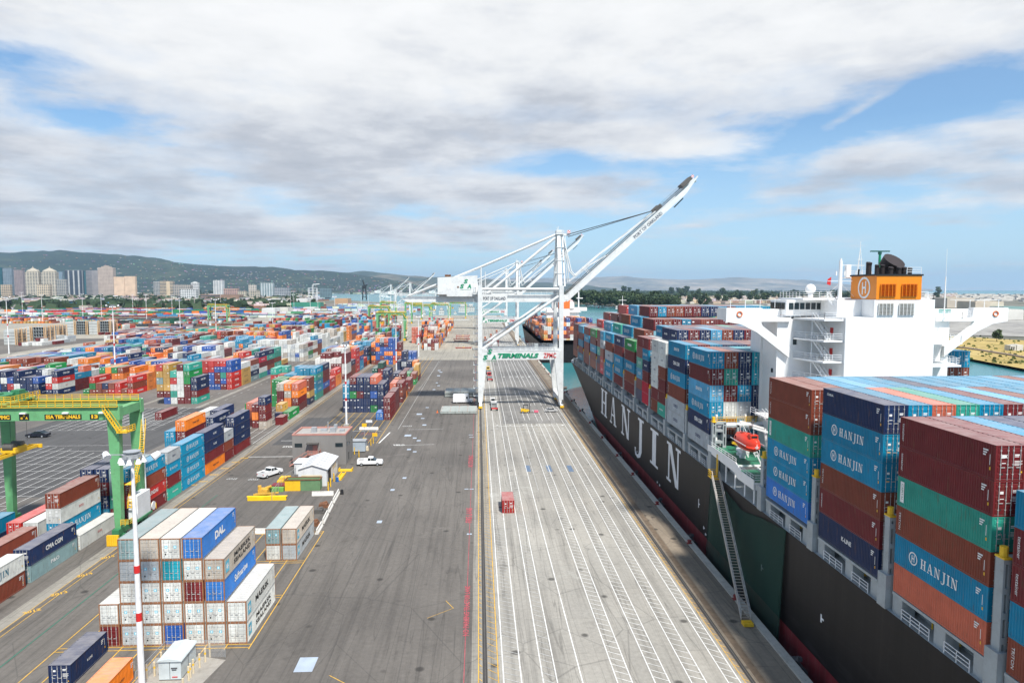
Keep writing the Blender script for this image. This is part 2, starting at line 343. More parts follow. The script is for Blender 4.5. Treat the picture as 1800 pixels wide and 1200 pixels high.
for k in range(9): line(-141,144+k*7,-97,144+k*7,.13,MW)
for k in range(9): line(-131+k*2.7,232,-131+k*2.7,262,.16,MW)
for k in range(4): line(-131,232+k*10,-107,232+k*10,.16,MW)
for k in range(6): line(-66+k*-2.7,199.8,-66+k*-2.7,262,.15,MW)
for k in range(6): line(-82,203+k*12.8,-65.4,203+k*12.8,.15,MW)
# road junction by the office
line(-58.8,203.5,-50,203.5,.3,MW); line(-60,216.5,-31,216.5,.2,MW); line(-62,184,-36.8,184,.35,MW)
line(-22.5,218,-11.5,218.6,.28,MWW); line(-24.5,195.7,-13.0,196.6,.3,MWW); line(-29.3,199,-28.0,214,.42,MW)
line(-26.0,219,-25,430,.14,MWW); line(-27,300,-24,430,.1,MWW)
for q in ((-37,213.5,-31.8,213.5),(-37,211.2,-31.8,211.2),(-35.8,203.4,-32.8,203.4)): line(*q,.35,MR)
for x in (-112.5,-107.5,-103):
    y=262.
    while y<900: line(x,y,x,y+3,.22,MWW); y+=9
o=mk.build('road_markings',[LANEW,LANEW2,LANEY,LANER,LANEG]); struct(o)
# pale steel pit covers let into the yard
mb=MB()
def pit(px,py,a,bb,m=0):
    x,y=G(px,py); mb.box(x-a/2,y-bb/2,-.02,x+a/2,y+bb/2,.012,m)
for q in ((538,1167,2.2,3.2),(667,916.5,.95,1.4),(690,860.5,.9,1.3),(711,839.5,.9,1.2),(719,789.5,1.1,1.6),(729,793.5,1.0,1.2),(717,765,2.0,2.4),(729,769.5,1.1,1.4),(736,774,1.2,1.4),(737,727.5,1.9,2.6),(743,735,1.2,1.4),(746,746.5,1.3,1.8),(751,716,1.2,1.4),(768,672.5,1.1,2),(771,677.5,1.2,2),(763,684.5,1.2,2),(772,651,1.5,3),(775,654,1.5,3),(771,660,1.5,3)): pit(*q)
for q in ((820,859,.9,.5),(829,859,.9,.5),(828,764,1.4,.5),(829,768,1.4,.5),(825,938,.9,.6)): pit(*q)
struct(mb.build('pit_covers',[PLATE]))
mb=MB()
for px in (928,965,1002): pit(px,823,1.2,6.0)
struct(mb.build('trench_plates',[PLATEB]))
# ---------------------------------------------------------------- writing
_T={}
def text_mesh(word,bold=0.0,shear=0.0,space=1.0):
    k=(word,bold,shear,space)
    if k in _T: return _T[k]
    cu=bpy.data.curves.new('lettering','FONT'); cu.body=word; cu.size=1; cu.align_x='CENTER'; cu.align_y='CENTER'; cu.offset=bold; cu.shear=shear; cu.resolution_u=2; cu.space_character=space
    ob=bpy.data.objects.new('lettering',cu); C.objects.link(ob)
    dg=bpy.context.evaluated_depsgraph_get(); me=bpy.data.meshes.new_from_object(ob.evaluated_get(dg)); me.name='lettering'
    bpy.data.objects.remove(ob); bpy.data.curves.remove(cu); me.materials.clear(); me.materials.append(None)
    co=np.zeros(len(me.vertices)*3); me.vertices.foreach_get('co',co); co=co.reshape(-1,3)
    _T[k]=(me,float(np.ptp(co[:,0])),float(np.ptp(co[:,1])),co.mean(0)); return _T[k]
FACE={'-y':(R(90),0,0),'+x':(R(90),0,R(90)),'-x':(R(90),0,R(-90)),'up':(0,0,0),'+y':(R(90),0,R(180))}
def text(word,loc,h,face,mat,parent=None,name='lettering',bold=0.0,shear=0.0,width=None,rot=None,space=1.0):
    me,tw,th,_=text_mesh(word,bold,shear,space); o=bpy.data.objects.new(name,me); C.objects.link(o)
    s=h/th; o.scale=((width/tw) if width else s,s,1); o.rotation_euler=rot or FACE[face]; o.location=loc
    o.material_slots[0].link='OBJECT'; o.material_slots[0].material=mat
    if parent: o.parent=parent
    return o
# slab-serif capitals used on the hull and the blue containers (quads in a unit-high cell)
SER={'H':(.95,[(0,0,.42,.07),(.53,0,.95,.07),(0,.93,.42,1),(.53,.93,.95,1),(.1,.07,.32,.93),(.63,.07,.85,.93),(.32,.46,.63,.54)],[]),
 'A':(1.0,[(0,0,.34,.07),(.60,0,1.0,.07),(.27,.30,.66,.37)],[[(.12,.07),(.22,.07),(.50,1),(.42,1)],[(.42,1),(.60,1),(.90,.07),(.66,.07)]]),
 'N':(1.0,[(0,0,.34,.07),(.12,.07,.22,.93),(0,.93,.30,1),(.66,.93,1.0,1),(.78,.0,.88,.93)],[[(.12,.99),(.36,.99),(.88,.0),(.66,.0)]]),
 'J':(.7,[(.22,.93,.70,1),(.35,.02,.57,.93)],[[(.35,.02),(.57,.02),(.45,-.17),(.31,-.10)],[(.31,-.10),(.45,-.17),(.24,-.26),(.18,-.17)],[(.18,-.17),(.24,-.26),(.02,-.22),(.04,-.10)],[(.04,-.10),(.02,-.22),(-.04,.0),(.08,.02)]]),
 'I':(.46,[(0,0,.46,.07),(0,.93,.46,1),(.12,.07,.34,.93)],[])}
def serif(mb,ch,x0,s,sx=1.0,z0=0.0,step=.002):
    w,rs,ps=SER[ch]; k=0
    for (a,b,c,d) in rs: k+=1; mb.face([(x0+a*s*sx,b*s,z0+k*step),(x0+c*s*sx,b*s,z0+k*step),(x0+c*s*sx,d*s,z0+k*step),(x0+a*s*sx,d*s,z0+k*step)])
    for p in ps: k+=1; mb.face([(x0+q[0]*s*sx,q[1]*s,z0+k*step) for q in p])
    return w*s*sx
def ring(mb,cx,cy,r0,r1,z,n=24,m=0):
    for i in range(n):
        a=2*math.pi*i/n;b2=2*math.pi*(i+1)/n
        mb.face([(cx+r0*math.cos(a),cy+r0*math.sin(a),z),(cx+r1*math.cos(a),cy+r1*math.sin(a),z),(cx+r1*math.cos(b2),cy+r1*math.sin(b2),z),(cx+r0*math.cos(b2),cy+r0*math.sin(b2),z)],m)
def emblem_h(mb,cx,cy,r,z):                          # ring with an H inside
    ring(mb,cx,cy,r*.80,r,z)
    for a,b,c,d in ((-.34,-.62,-.16,.50),(.16,-.50,.34,.62),(-.16,-.08,.16,.10)): mb.face([(cx+a*r,cy+b*r,z),(cx+c*r,cy+b*r,z),(cx+c*r,cy+d*r,z),(cx+a*r,cy+d*r,z)])
# ================================================================ containers
CC={'dk':((.150,.017,.020),'dark red'),'br':((.215,.048,.026),'rust brown'),'rd':((.46,.026,.022),'bright red'),'mg':((.50,.006,.035),'crimson'),
 'lr':((.33,.022,.020),'red'),'or':((.78,.205,.018),'orange'),'sa':((.56,.135,.075),'salmon'),'hb':((.001,.225,.39),'sky blue'),'lb':((.085,.33,.52),'pale blue'),
 'nv':((.010,.026,.085),'navy'),'bl':((.018,.085,.33),'royal blue'),'tq':((.030,.33,.25),'turquoise'),'gn':((.008,.21,.05),'green'),
 'dg':((.010,.085,.065),'dark green'),'wh':((.60,.61,.58),'white'),'gy':((.40,.43,.45),'grey'),'tn':((.50,.29,.065),'tan'),'be':((.45,.40,.34),'beige'),
 'db':((.03,.17,.50),'mid blue'),'te':((.01,.30,.38),'teal'),'sg':((.20,.30,.31),'grey green')}
def cont_nodes(m,colsrc):
    nt=m.node_tree; b=nt.nodes['Principled BSDF']; t=N(nt,'ShaderNodeTexCoord'); oi=N(nt,'ShaderNodeObjectInfo')
    c=colsrc(nt); v=mth(nt,'ADD',mth(nt,'MULTIPLY',oi.outputs['Random'],.30),.85)
    cb=N(nt,'ShaderNodeCombineColor'); [L(nt,v,cb.inputs[i]) for i in range(3)]
    c=mix(nt,1.0,c,cb.outputs[0],'MULTIPLY')
    of=N(nt,'ShaderNodeVectorMath',operation='ADD'); L(nt,t.outputs['Object'],of.inputs[0]); L(nt,mth(nt,'MULTIPLY',oi.outputs['Random'],97.0),of.inputs[1]); P=of.outputs[0]
    n=N(nt,'ShaderNodeTexNoise',ins={'Scale':.55,'Detail':6.0,'Roughness':.6}); L(nt,P,n.inputs['Vector'])
    c=mix(nt,1.0,c,ramp(nt,n.outputs[0],[(.3,.84),(.7,1.13)]),'MULTIPLY')
    mp=N(nt,'ShaderNodeMapping',ins={'Scale':(2.2,2.2,.35)}); L(nt,P,mp.inputs[0])
    s=N(nt,'ShaderNodeTexNoise',ins={'Scale':1.6,'Detail':7.0,'Roughness':.72}); L(nt,mp.outputs[0],s.inputs['Vector'])
    c=mix(nt,ramp(nt,s.outputs[0],[(.555,0),(.70,.62)]),c,(.14,.075,.042))
    # roofs: chalked, sun-bleached paint and dust, plus sky reflection painted into the tone
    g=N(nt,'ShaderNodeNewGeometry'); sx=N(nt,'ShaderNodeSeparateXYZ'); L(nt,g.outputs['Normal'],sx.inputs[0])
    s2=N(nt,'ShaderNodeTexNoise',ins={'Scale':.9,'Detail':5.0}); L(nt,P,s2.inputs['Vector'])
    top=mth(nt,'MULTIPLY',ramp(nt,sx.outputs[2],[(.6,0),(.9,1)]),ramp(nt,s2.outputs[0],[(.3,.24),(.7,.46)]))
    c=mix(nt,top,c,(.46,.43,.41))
    L(nt,c,b.inputs['Base Color']); b.inputs['Roughness'].default_value=.5; b.inputs['Specular IOR Level'].default_value=.3
_K={}
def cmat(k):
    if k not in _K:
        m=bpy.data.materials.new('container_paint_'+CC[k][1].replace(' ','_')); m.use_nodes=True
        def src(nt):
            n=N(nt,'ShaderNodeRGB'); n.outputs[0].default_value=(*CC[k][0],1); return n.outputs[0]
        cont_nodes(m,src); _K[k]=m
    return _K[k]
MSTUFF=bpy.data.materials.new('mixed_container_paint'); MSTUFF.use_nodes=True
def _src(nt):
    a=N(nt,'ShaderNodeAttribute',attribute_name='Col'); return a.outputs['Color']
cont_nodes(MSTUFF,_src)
RUSTF=paint('rusted_frame',(.27,.115,.05),.8,var=.3,scale=2,dirt=.8,dirtcol=(.35,.32,.28))
BAR=paint('locking_bar_steel',(.46,.46,.45),.45)
MARK=paint('marking_white',(.78,.78,.76),.55); MARKY=paint('marking_yellow',(.75,.42,.03),.55); MARKD=paint('marking_navy',(.02,.035,.13),.55); MARKK=paint('marking_black',(.03,.03,.03),.55)
MARKR=paint('marking_red',(.6,.03,.03),.55); MARKB=paint('marking_light_blue',(.12,.50,.66),.55)
def container_body(Ln,Hh,rust=False):
    mb=MB(); W=1.219; a=.13
    fm=1 if rust else 0
    for x in (-W,W-a):
        for y in (0,Ln-a): mb.box(x,y,0,x+a,y+a,Hh,fm)
    for x in (-W,W-.07):
        mb.box(x,a,.0,x+.07,Ln-a,.15,0); mb.box(x,a,Hh-.10,x+.07,Ln-a,Hh,0)
    for y in (0,Ln-.09):
        mb.box(-W+a,y,0,W-a,y+.09,.14,fm); mb.box(-W+a,y,Hh-.12,W-a,y+.09,Hh-.002,fm)
    mb.face([(-W+.07,.09,.05),(W-.07,.09,.05),(W-.07,Ln-.09,.05),(-W+.07,Ln-.09,.05)])
    # corrugated side walls
    n=int((Ln-2*a)/.278); p=(Ln-2*a)/n
    for sgn in (-1,1):
        o=sgn*(W-.012); i_=sgn*(W-.052); pts=[]
        for k in range(n):
            y=a+k*p; pts+=[(o,y),(o,y+p*.36),(i_,y+p*.5),(i_,y+p*.86)]
        pts.append((o,Ln-a))
        for q,r in zip(pts,pts[1:]): mb.face([(q[0],q[1],.15),(r[0],r[1],.15),(r[0],r[1],Hh-.10),(q[0],q[1],Hh-.10)])
    # roof with cross corrugation
    n2=int((Ln-.18)/.56); p=(Ln-.18)/n2; z1=Hh-.015; z0=Hh-.045; pts=[]
    for k in range(n2): y=.09+k*p; pts+=[(y,z1),(y+p*.42,z1),(y+p*.5,z0),(y+p*.92,z0)]
    pts.append((Ln-.09,z1))
    for q,r in zip(pts,pts[1:]): mb.face([(-W+.07,q[0],q[1]),(W-.07,q[0],q[1]),(W-.07,r[0],r[1]),(-W+.07,r[0],r[1])])
    # blind end
    n3=8; p=(2*W-2*a)/n3
    for k in range(n3):
        x=-W+a+k*p
        for (xa,ya),(xb,yb) in (((x,Ln-.01),(x+p*.4,Ln-.01)),((x+p*.4,Ln-.01),(x+p*.5,Ln-.05)),((x+p*.5,Ln-.05),(x+p*.9,Ln-.05)),((x+p*.9,Ln-.05),(x+p,Ln-.01))):
            mb.face([(xa,ya,.14),(xb,yb,.14),(xb,yb,Hh-.12),(xa,ya,Hh-.12)])
    mb.face([(-W+a,.10,.14),(W-a,.10,.14),(W-a,.10,Hh-.12),(-W+a,.10,Hh-.12)])
    return mb.mesh('body',[None,RUSTF])
def container_door(Hh,s):                            # s=-1 left leaf, +1 right leaf
    mb=MB(); x0,x1=(-1.085,-.012) if s<0 else (.012,1.085); z0,z1=.16,Hh-.14
    mb.box(x0,.035,z0,x1,.08,z1)
    nb=5; hh=(z1-z0)/nb
    for k in range(nb): mb.box(x0+.07,.012,z0+k*hh+.06,x1-.07,.034,z0+(k+1)*hh-.10)
    return mb.mesh('door',[None])
def container_bars(Hh,s):
    mb=MB()
    for xx in ((.22,.80)):
        x=s*xx; mb.tube((x,-.018,.06),(x,-.018,Hh-.05),.026,n=6)
        for z in (.5,Hh*.45,Hh-.45): mb.box(x-.06,-.03,z,x+.06,.01,z+.07)
        mb.box(min(x,x+s*-.34),-.05,1.05,max(x,x+s*-.34),-.028,1.11)
    return mb.mesh('locking_bars',[BAR])
def door_marks(s,kind):
    mb=MB(); y=.006
    def q(x0,z0,x1,z1,m=0): mb.face([(x0,y,z0),(x1,y,z0),(x1,y,z1),(x0,y,z1)],m)
    if s>0:
        q(.34,2.02,.74,2.12); q(.34,1.90,.70,1.97); q(.34,1.55,.98,1.60); q(.34,1.44,.9,1.49); q(.34,1.33,.98,1.38); q(.34,1.22,.86,1.27); q(.88,.62,1.0,.76,1)
    else:
        q(-.70,1.80,-.42,2.02); q(-.78,1.00,-.42,1.16,1) if kind else q(-.70,.45,-.55,.62,2); q(-.70,1.38,-.36,1.44)
    return mb.mesh('marking',[MARK,MARKY,MARKK])
def star_marks():
    mb=MB(); y=.006
    for cx in (-.55,.55):
        mb.face([(cx-.17,y,1.48),(cx+.17,y,1.48),(cx+.17,y,1.82),(cx-.17,y,1.82)],0)
        mb.face([(cx,y-.002,1.52),(cx+.11,y-.002,1.65),(cx,y-.002,1.78),(cx-.11,y-.002,1.65)],1)
    mb.face([(-.72,y,.62),(-.56,y,.62),(-.56,y,.84),(-.72,y,.84)],2)
    return mb.mesh('marking',[MARKB,MARK,MARKK])
_CM={}
def cmesh(k,f,*a):
    if k not in _CM: _CM[k]=f(*a)
    return _CM[k]
def hanjin_mesh(L_=12.19):
    k=('hj',)
    if k not in _CM:
        mb=MB(); s=.92; x=-3.3; emblem_h(mb,x,s*.5,.62,0); x+=1.1
        for ch in 'HANJIN': x+=serif(mb,ch,x,s,.86)+.16
        _CM[k]=mb.mesh('lettering',[None])
    return _CM[k]
def small_marks(Ln,Hh):                              # number panel, web line and warning marks on the long side (X along the wall, Y up)
    mb=MB(); e=Ln/2
    for k,w_ in enumerate((.55,.42,.30)): mb.face([(e-1.35,Hh-.62-k*.2,0),(e-1.35+w_,Hh-.62-k*.2,0),(e-1.35+w_,Hh-.50-k*.2,0),(e-1.35,Hh-.50-k*.2,0)],0)
    mb.face([(e-.62,.75,0),(e-.48,.75,0),(e-.48,1.0,0),(e-.62,1.0,0)],1)
    mb.face([(e-.62,1.15,0),(e-.56,1.15,0),(e-.56,2.0,0),(e-.62,2.0,0)],0)
    return mb.mesh('marking',[MARK,MARKY])
BRAND={'HANJIN':('hj',),'COSCO':('t','COSCO',.62,3.0,'D',.03),'CMA CGM':('t','CMA CGM',.78,4.4,'W',.04),'EVERGREEN':('t','EVERGREEN',.62,4.6,'W',.04),'HYUNDAI':('t','HYUNDAI',.85,5.0,'W',.03),
 'CHINA SHIPPING':('t','CHINA SHIPPING',.62,5.2,'W',.03),'APL':('t','APL',.95,2.1,'W',.05),'SENATOR':('t','SENATOR',.62,3.6,'W',.03),'MAERSK':('mk','MAERSK'),'SEALAND':('mk2','MAERSK'),
 'DAL':('t','DAL.',1.15,3.6,'W',.05),'Safmarine':('t','Safmarine',.95,5.0,'W',.03),'OOCL':('t','OOCL',.42,1.5,'R',.02),'HAPAG':('t','Hapag-Lloyd',.55,3.8,'K',.02),'SM':('sm',),'PANEL':('pn',),'TEX':('v','textainer'),'TRI':('v','TRITON'),
 'ZIM':('t','P&O',.6,2.2,'W',.03),'MSC':('t','msc',.8,1.6,'K',.05),'RIGHTHJ':('hjn',),'NSL':('t','K-LINE',.5,2.0,'W',.03)}
LM={'W':MARK,'D':MARKD,'K':MARKK,'R':MARKR}
DEFB={'hb':'HANJIN','nv':'CMA CGM','gn':'EVERGREEN','tq':'CHINA SHIPPING','rd':'HYUNDAI','bl':'APL','wh':'OOCL','gy':'COSCO','or':'HAPAG','dk':'TEX','br':'TRI','lb':'SENATOR','tn':'MSC'}
REC=[]; _uid=[0]
def rec(x,y,z,Ln,Hh,k,blk,pos,brand=None,side=1,ex=(1,1,1),near=1,rust=False,tier='',force=False):
    REC.append(dict(x=x,y=y,z=z,L=Ln,H=Hh,k=k,blk=blk,pos=pos,brand=brand,side=side,ex=ex,near=near,rust=rust,tier=tier,force=force))
ORD=['','first','second','third','fourth','fifth','sixth','seventh','eighth','ninth','tenth','eleventh','twelfth','thirteenth','fourteenth','fifteenth','sixteenth','seventeenth','eighteenth','nineteenth','twentieth']
def tiername(t,n):                                    # t counted from the bottom, 0-based
    if n==1: return 'on its own'
    k=n-t
    return 'on top' if k==1 else ORD[k]+' from top'
def stacks(cells,blk,Hh=2.6,side=1,rust=False,colname=None,rowname=None):
    """cells: {(c,s):(x_center,y_near,Ln,[colours bottom..top],[brands])}; c counts away from the seen side, s away from the camera"""
    for (c,s),v in cells.items():
        x,y,Ln,cols=v[:4]; br=v[4] if len(v)>4 else {}
        z=v[5] if len(v)>5 else 0.0; H2=v[6] if len(v)>6 else Hh
        for t,k in enumerate(cols):
            if k is None: continue
            def hgt(cc,ss):
                q=cells.get((cc,ss)); return (len(q[3]),q) if q else (0,None)
            top=1 if t==len(cols)-1 else 0
            ns,_=hgt(c-1,s); sd_=0 if ns>t else 1
            nn,q=hgt(c,s-1); ne=0 if (nn>t and q and abs(q[1]+q[2]-y)<1.5) else 1
            if not(top or sd_ or ne): continue
            pos=(colname(c) if colname else '')+((', '+rowname(s)) if rowname and rowname(s) else '')
            rec(x,y,z+t*H2,Ln,H2-.03,k,blk,pos,br.get(t,None),side,(top,sd_,ne),1,rust,tiername(t,len(cols)))
random.seed(7)
def heights_profile(n,lo,hi,rng): return [rng.randint(lo,hi) for _ in range(n)]
PAL={'mix':['dk']*5+['br']*4+['nv']*3+['bl']*3+['gy']*2+['wh']*4+['or']*3+['gn']*2+['tn']*2+['rd']*3+['hb']*3+['tq']*2+['sa']*2+['lb'],
 'warm':['dk']*5+['br']*4+['or']*3+['sa']*2+['nv']*2+['hb']*1+['wh']*2+['bl'],
 'pale':['wh']*7+['gy']*3+['dk']+['be']*2+['tn'],'blue':['bl']*6+['nv']*3+['db'],
 'ship':['dk']*5+['br']*4+['hb']*6+['nv']*3+['tq']*2+['lb']*1+['rd']+['gy'],'orange':['or']*5+['dk']*2+['tn']*2+['br']*2+['wh']*2+['bl']*2,
 'navy':['nv']*8+['hb']*1+['dk']*2+['gn']*1+['br']*1}
def yard(blk,xr,ncol,y0,nslot,lo,hi,pal,seed,gap=.06,pitch=2.62,slot=12.85,explicit=None,run=2,rows=None,p20=.12):
    rng=random.Random(seed); cells={}
    for s in range(nslot):
        base=rng.randint(lo,hi); pl=[rng.choice(PAL[pal]) for _ in range(4)]; lead=pl[0]
        for c in range(ncol):
            if rng.random()<gap: continue
            if rng.random()<.25: lead=rng.choice(pl)
            n=max(1,min(hi,base+rng.choice((-1,0,0,0,1)))); cols=[lead if rng.random()<.5 else rng.choice(pl) for _ in range(n)]
            x=xr-1.22-c*pitch; y=y0+s*slot
            if rng.random()<p20:
                cells[(c,s*2)]=(x,y,6.06,cols[:max(1,n-1)]); cells[(c,s*2+1)]=(x,y+6.4,6.06,cols)
            else: cells[(c,s*2)]=(x,y,12.19,cols)
    if explicit: cells.update(explicit)
    stacks(cells,blk,colname=lambda c:ORD[min(20,c+1)]+' from right' if c else 'right end',rowname=lambda s:'' if s==0 else ORD[min(20,s//2+1)]+' row back'+(' rear' if s%2 else ''))
F=12.19; T=6.06
# --- white stacks, lower left (five high)
x0=-29.6-1.22; P_=2.63
bs={0:(['wh','wh'],{0:'SEALAND',1:'MAERSK'}),1:(['wh','wh','db','be'],{2:'Safmarine',3:'SEALAND'}),2:(['wh','wh','dk','wh','db'],{4:'DAL'}),3:(['bl','wh','wh','te','wh'],{}),4:(['wh','wh','wh','gy','be'],{}),5:(['gy','wh','wh','gy','sg'],{}),6:(['dk','wh'],{})}
stacks({(c,0):(x0-c*P_,85.4,F,v[0],v[1],0,2.78) for c,v in bs.items()},'white stacks at lower left',rust=True,colname=lambda c:(ORD[c+1]+' column from right') if c else 'right column')
stacks({(0,0):(-31.6,112.3,F,['gy','be'],{0:'MAERSK',1:'MAERSK'},0,2.7),(1,0):(-34.25,112.3,F,['wh','sg'],{},0,2.7)},'small white stack before white barriers',rust=True,colname=lambda c:'left' if c else 'right')
stacks({(0,0):(-47.6,76.7,T+1.6,['nv'],{0:'NSL'}),},'bottom left corner',colname=lambda c:'ahead of fenced transformer')
stacks({(0,0):(-41.35,72.0,6.06,['or'],{0:'HAPAG'}),},'bottom edge',colname=lambda c:'left of striped mast')
# --- long row under the nearest green gantry
R1=-66.2-1.22; R1b=-68.9-1.22
e={}
stacks({(0,0):(R1b+.1,91.8,F,['br','wh'],{1:'RIGHTHJ'}),(1,0):(R1b-2.7,84,F,['gy','wh'])},'left edge row nearest camera',colname=lambda c:'behind' if c else 'facing the road')
stacks({(0,0):(R1b,105.4,F,['sg','nv'],{0:'ZIM',1:'CMA CGM'}),(1,0):(R1b-2.7,105.4,F,['nv']),(2,0):(R1b-5.6,104,F,['rd','br'])},'paired stack left of road',colname=lambda c:('facing the road','second in','third in')[c])
stacks({(0,0):(R1b,118.6,F,['wh'],{0:'OOCL'}),(1,0):(R1b-2.3,117.3,F,['tn','hb','wh','br'],{1:'HANJIN',2:'OOCL'}),(2,0):(R1b-6.6,118,F,['be','wh'],{}),(3,0):(R1b-9.4,118,F,['rd','rd']),(4,0):(R1b-14.4,112,F,['nv','hb'],{0:'CMA CGM'})},'row left of green gantry leg',colname=lambda c:('facing the road','second in','third in','fourth in','fifth in')[c])
stacks({(0,0):(R1,133.0,F,['dk','rd','br','hb'],{1:'HYUNDAI',3:'HANJIN'}),(1,0):(R1-2.7,133,F,['dk','tq','sg','sg']),(2,0):(R1-5.4,133,F,['hb','nv','dk','nv']),(3,0):(R1-8.1,133,F,['nv','tq','dk','nv']),(4,0):(R1-10.8,133,F,['dk','tq','rd'])},'row behind green gantry legs',colname=lambda c:('facing the road','second in','third in','fourth in','fifth in')[c])
stacks({(0,0):(R1,146.4,T,['tq','dk','hb','gy'],{0:'CHINA SHIPPING',2:'HANJIN',3:'COSCO'}),(1,0):(R1-2.7,146.4,T,['gy','br','sg']),(2,0):(R1-5.4,146.4,T,['nv','dk'])},'short stacks before four blue boxes',colname=lambda c:('facing the road','second in','third in')[c])
stacks({(0,0):(R1,153.5,F,['hb','hb','hb','hb']),(1,0):(R1-2.7,153.5,F,['dk','nv','hb']),(2,0):(R1-5.4,153.5,F,['br','nv','nv']),(3,0):(R1-8.1,153.5,F,['nv','wh'])},'all blue stack by road',colname=lambda c:('facing the road','second in','third in','fourth in')[c])
stacks({(0,0):(R1,166.4,F,['or','dk','nv','nv'],{2:'NSL',3:'NSL'}),(1,0):(R1-2.7,166.4,F,['br','dk','nv']),(2,0):(R1-5.4,168.5,F,['dk','nv','dk','dk','or'],{4:'HAPAG'}),(3,0):(R1-8.1,168.5,F,['nv','nv','hb','hb'])},'stacks with orange at the foot',colname=lambda c:('facing the road','second in','third in','fourth in')[c])
stacks({(0,0):(R1,179.2,T,['dk','br','gy'],{2:'COSCO'}),(0,1):(R1,186.6,F,['dk','nv','nv','nv'],{1:'NSL',2:'NSL',3:'NSL'}),(1,1):(R1-2.7,186.6,F,['nv','nv']),(2,1):(R1-5.4,186.4,F,['bl','hb','nv','nv']),(2,0):(R1-5.4,181.3,4.9,['hb','nv','te']),(3,1):(R1-8.1,197,F,['nv','hb','dk','nv'],{3:'NSL'}),(4,1):(R1-10.8,192,F,['nv','dk','dk','wh'],{3:'OOCL'})},
 'navy tower at road bend',colname=lambda c:('facing the road','second in','third in','fourth in','fifth in')[c],rowname=lambda s:'rear' if s else 'front')
stacks({(0,0):(-74.9,209,F,['nv','sa'],{0:'CMA CGM'}),(1,0):(-77.6,209,F,['nv','nv'],{1:'CMA CGM'}),
 (0,2):(-69.6,221,T,['be','dk','dk','nv'],{3:'CMA CGM'}),(1,2):(-72.4,223,F,['dk','or','dk']),(2,2):(-75.1,226,F,['dk','br','sa']),
 (0,3):(-66.3,227.5,T,['dk']),(1,3):(-69.0,236,F,['nv']),(0,4):(-66.6,237.5,F,['gn']),(1,4):(-69.2,238.5,T,['wh','tn']),
 (0,5):(-67.4,252,F,['dk','dk','or','sa'],{2:'HAPAG'}),(1,5):(-70.1,252,F,['or','or','be','or']),(2,5):(-72.8,252,F,['or','dk','dk','be']),(3,5):(-75.5,262,F,['nv','gn','gn','gn']),(4,5):(-78.2,264,F,['gn','gn','gn','gn']),
 (3,4):(-80.3,240,F,['dk','gn'],{1:'EVERGREEN'})},
 'mixed stacks behind the office',colname=lambda c:('right end','second in','third in','fourth in','fifth in')[c],rowname=lambda s:ORD[s+1]+' row back')
yard('row along far runway',-66.0,7,279,26,2,5,'mix',11,gap=.12)
# explicit highlights of the next row
stacks({(0,0):(-67.3,268,8.0,['nv','tn','br','br']),(1,0):(-69.95,268,8.0,['tn','gy','tn','tn']),(2,0):(-72.6,268,8,['nv','nv','tn','or'])},'tan and brown stacks beside runway',colname=lambda c:('right end','second in','third in')[c])
# --- navy block behind the office
bb=[['nv','nv','nv','nv'],['gn','nv','bl','nv','sa'],['nv','nv','nv','nv','nv'],['nv','nv','dk','nv','nv'],['nv','nv','gn','nv','dk'],['nv','nv','hb','hb']]
stacks({(c,0):(-34.7-1.22-c*2.5,249.8,F,v,{3:'CMA CGM'} if c==0 else {}) for c,v in enumerate(bb)},'navy block behind office',colname=lambda c:(ORD[c+1]+' from right') if c else 'right end')
stacks({(0,0):(-31.6,234.8,F,['dk','dk','dk'],{}),(1,0):(-34.25,234.9,T,['db'],{}),(0,1):(-31.6,248.4,F,['dk','dk','dk'],{})},'red stacks before navy block',colname=lambda c:'left' if c else 'right',rowname=lambda s:'rear' if s else 'front')
stacks({(0,0):(-31.4,271,F,['dk','br','dk']),(1,0):(-34.1,271,F,['dk','dk','sa']),(2,0):(-36.8,271,F,['dk','dk','nv','nv','nv']),(0,1):(-31.4,285,T,['or','dk']),(1,1):(-34.1,285,T,['dk','or','or']),
 (0,2):(-31.3,300,F,['br','dk']),(1,2):(-34.0,300,F,['br','dk','dk']),(2,2):(-36.7,303,F,['dk','gy','nv']),(0,3):(-31,322,F,['gn','br']),(1,3):(-33.7,322,F,['gn','gn']),(0,4):(-30.8,336,F,['dk','tn','tn']),(1,4):(-33.5,336,F,['tq','nv']),(2,4):(-36.2,336,F,['gy','dk']),
 (3,3):(-43.5,322,F,['gn','or']),(4,3):(-46.2,322,F,['dg','dk','dk','dg']),(5,3):(-48.9,322,F,['or','or','dg'])},'thin row beside dark lane',colname=lambda c:('right end','second in','third in','fourth in','fifth in','sixth in')[c],rowname=lambda s:ORD[s+1]+' row back')
stacks({(0,0):(-33,352,F,['nv','gy','or']),(1,0):(-35.8,352,F,['nv','nv','nv']),(2,0):(-38.5,352,F,['nv','nv','gy','nv','nv']),(3,0):(-41.2,354,F,['dk','nv','nv'])},'small navy group before cross road',colname=lambda c:('right end','second in','third in','fourth in')[c])
fb=[['dk','dk','or','dk','dk'],['or','rd','bl','bl','bl','bl'],['bl','bl','or','bl','bl','bl'],['or','bl','or','bl','dk','sa'],['bl','br','bl','bl','nv','gy'],['dk','bl','bl','or','bl','or'],['br','or','nv','dk','or']]
stacks({(c,0):(-46.5-1.22-c*2.55,411,F,v) for c,v in enumerate(fb)},'block beyond cross road',colname=lambda c:(ORD[c+1]+' from right') if c else 'right end')
stacks({(0,0):(-38.5,405,F,['bl','bl','bl']),(1,0):(-41.2,405,F,['bl','db','bl'])},'blue pair beyond cross road',colname=lambda c:'left' if c else 'right')
yard('orange stacks far along quay',-30,5,505,26,2,5,'orange',21,gap=.25)
yard('far stacks beside third mast',-66+23,5,560,20,3,5,'mix',22,gap=.2,p20=.05)
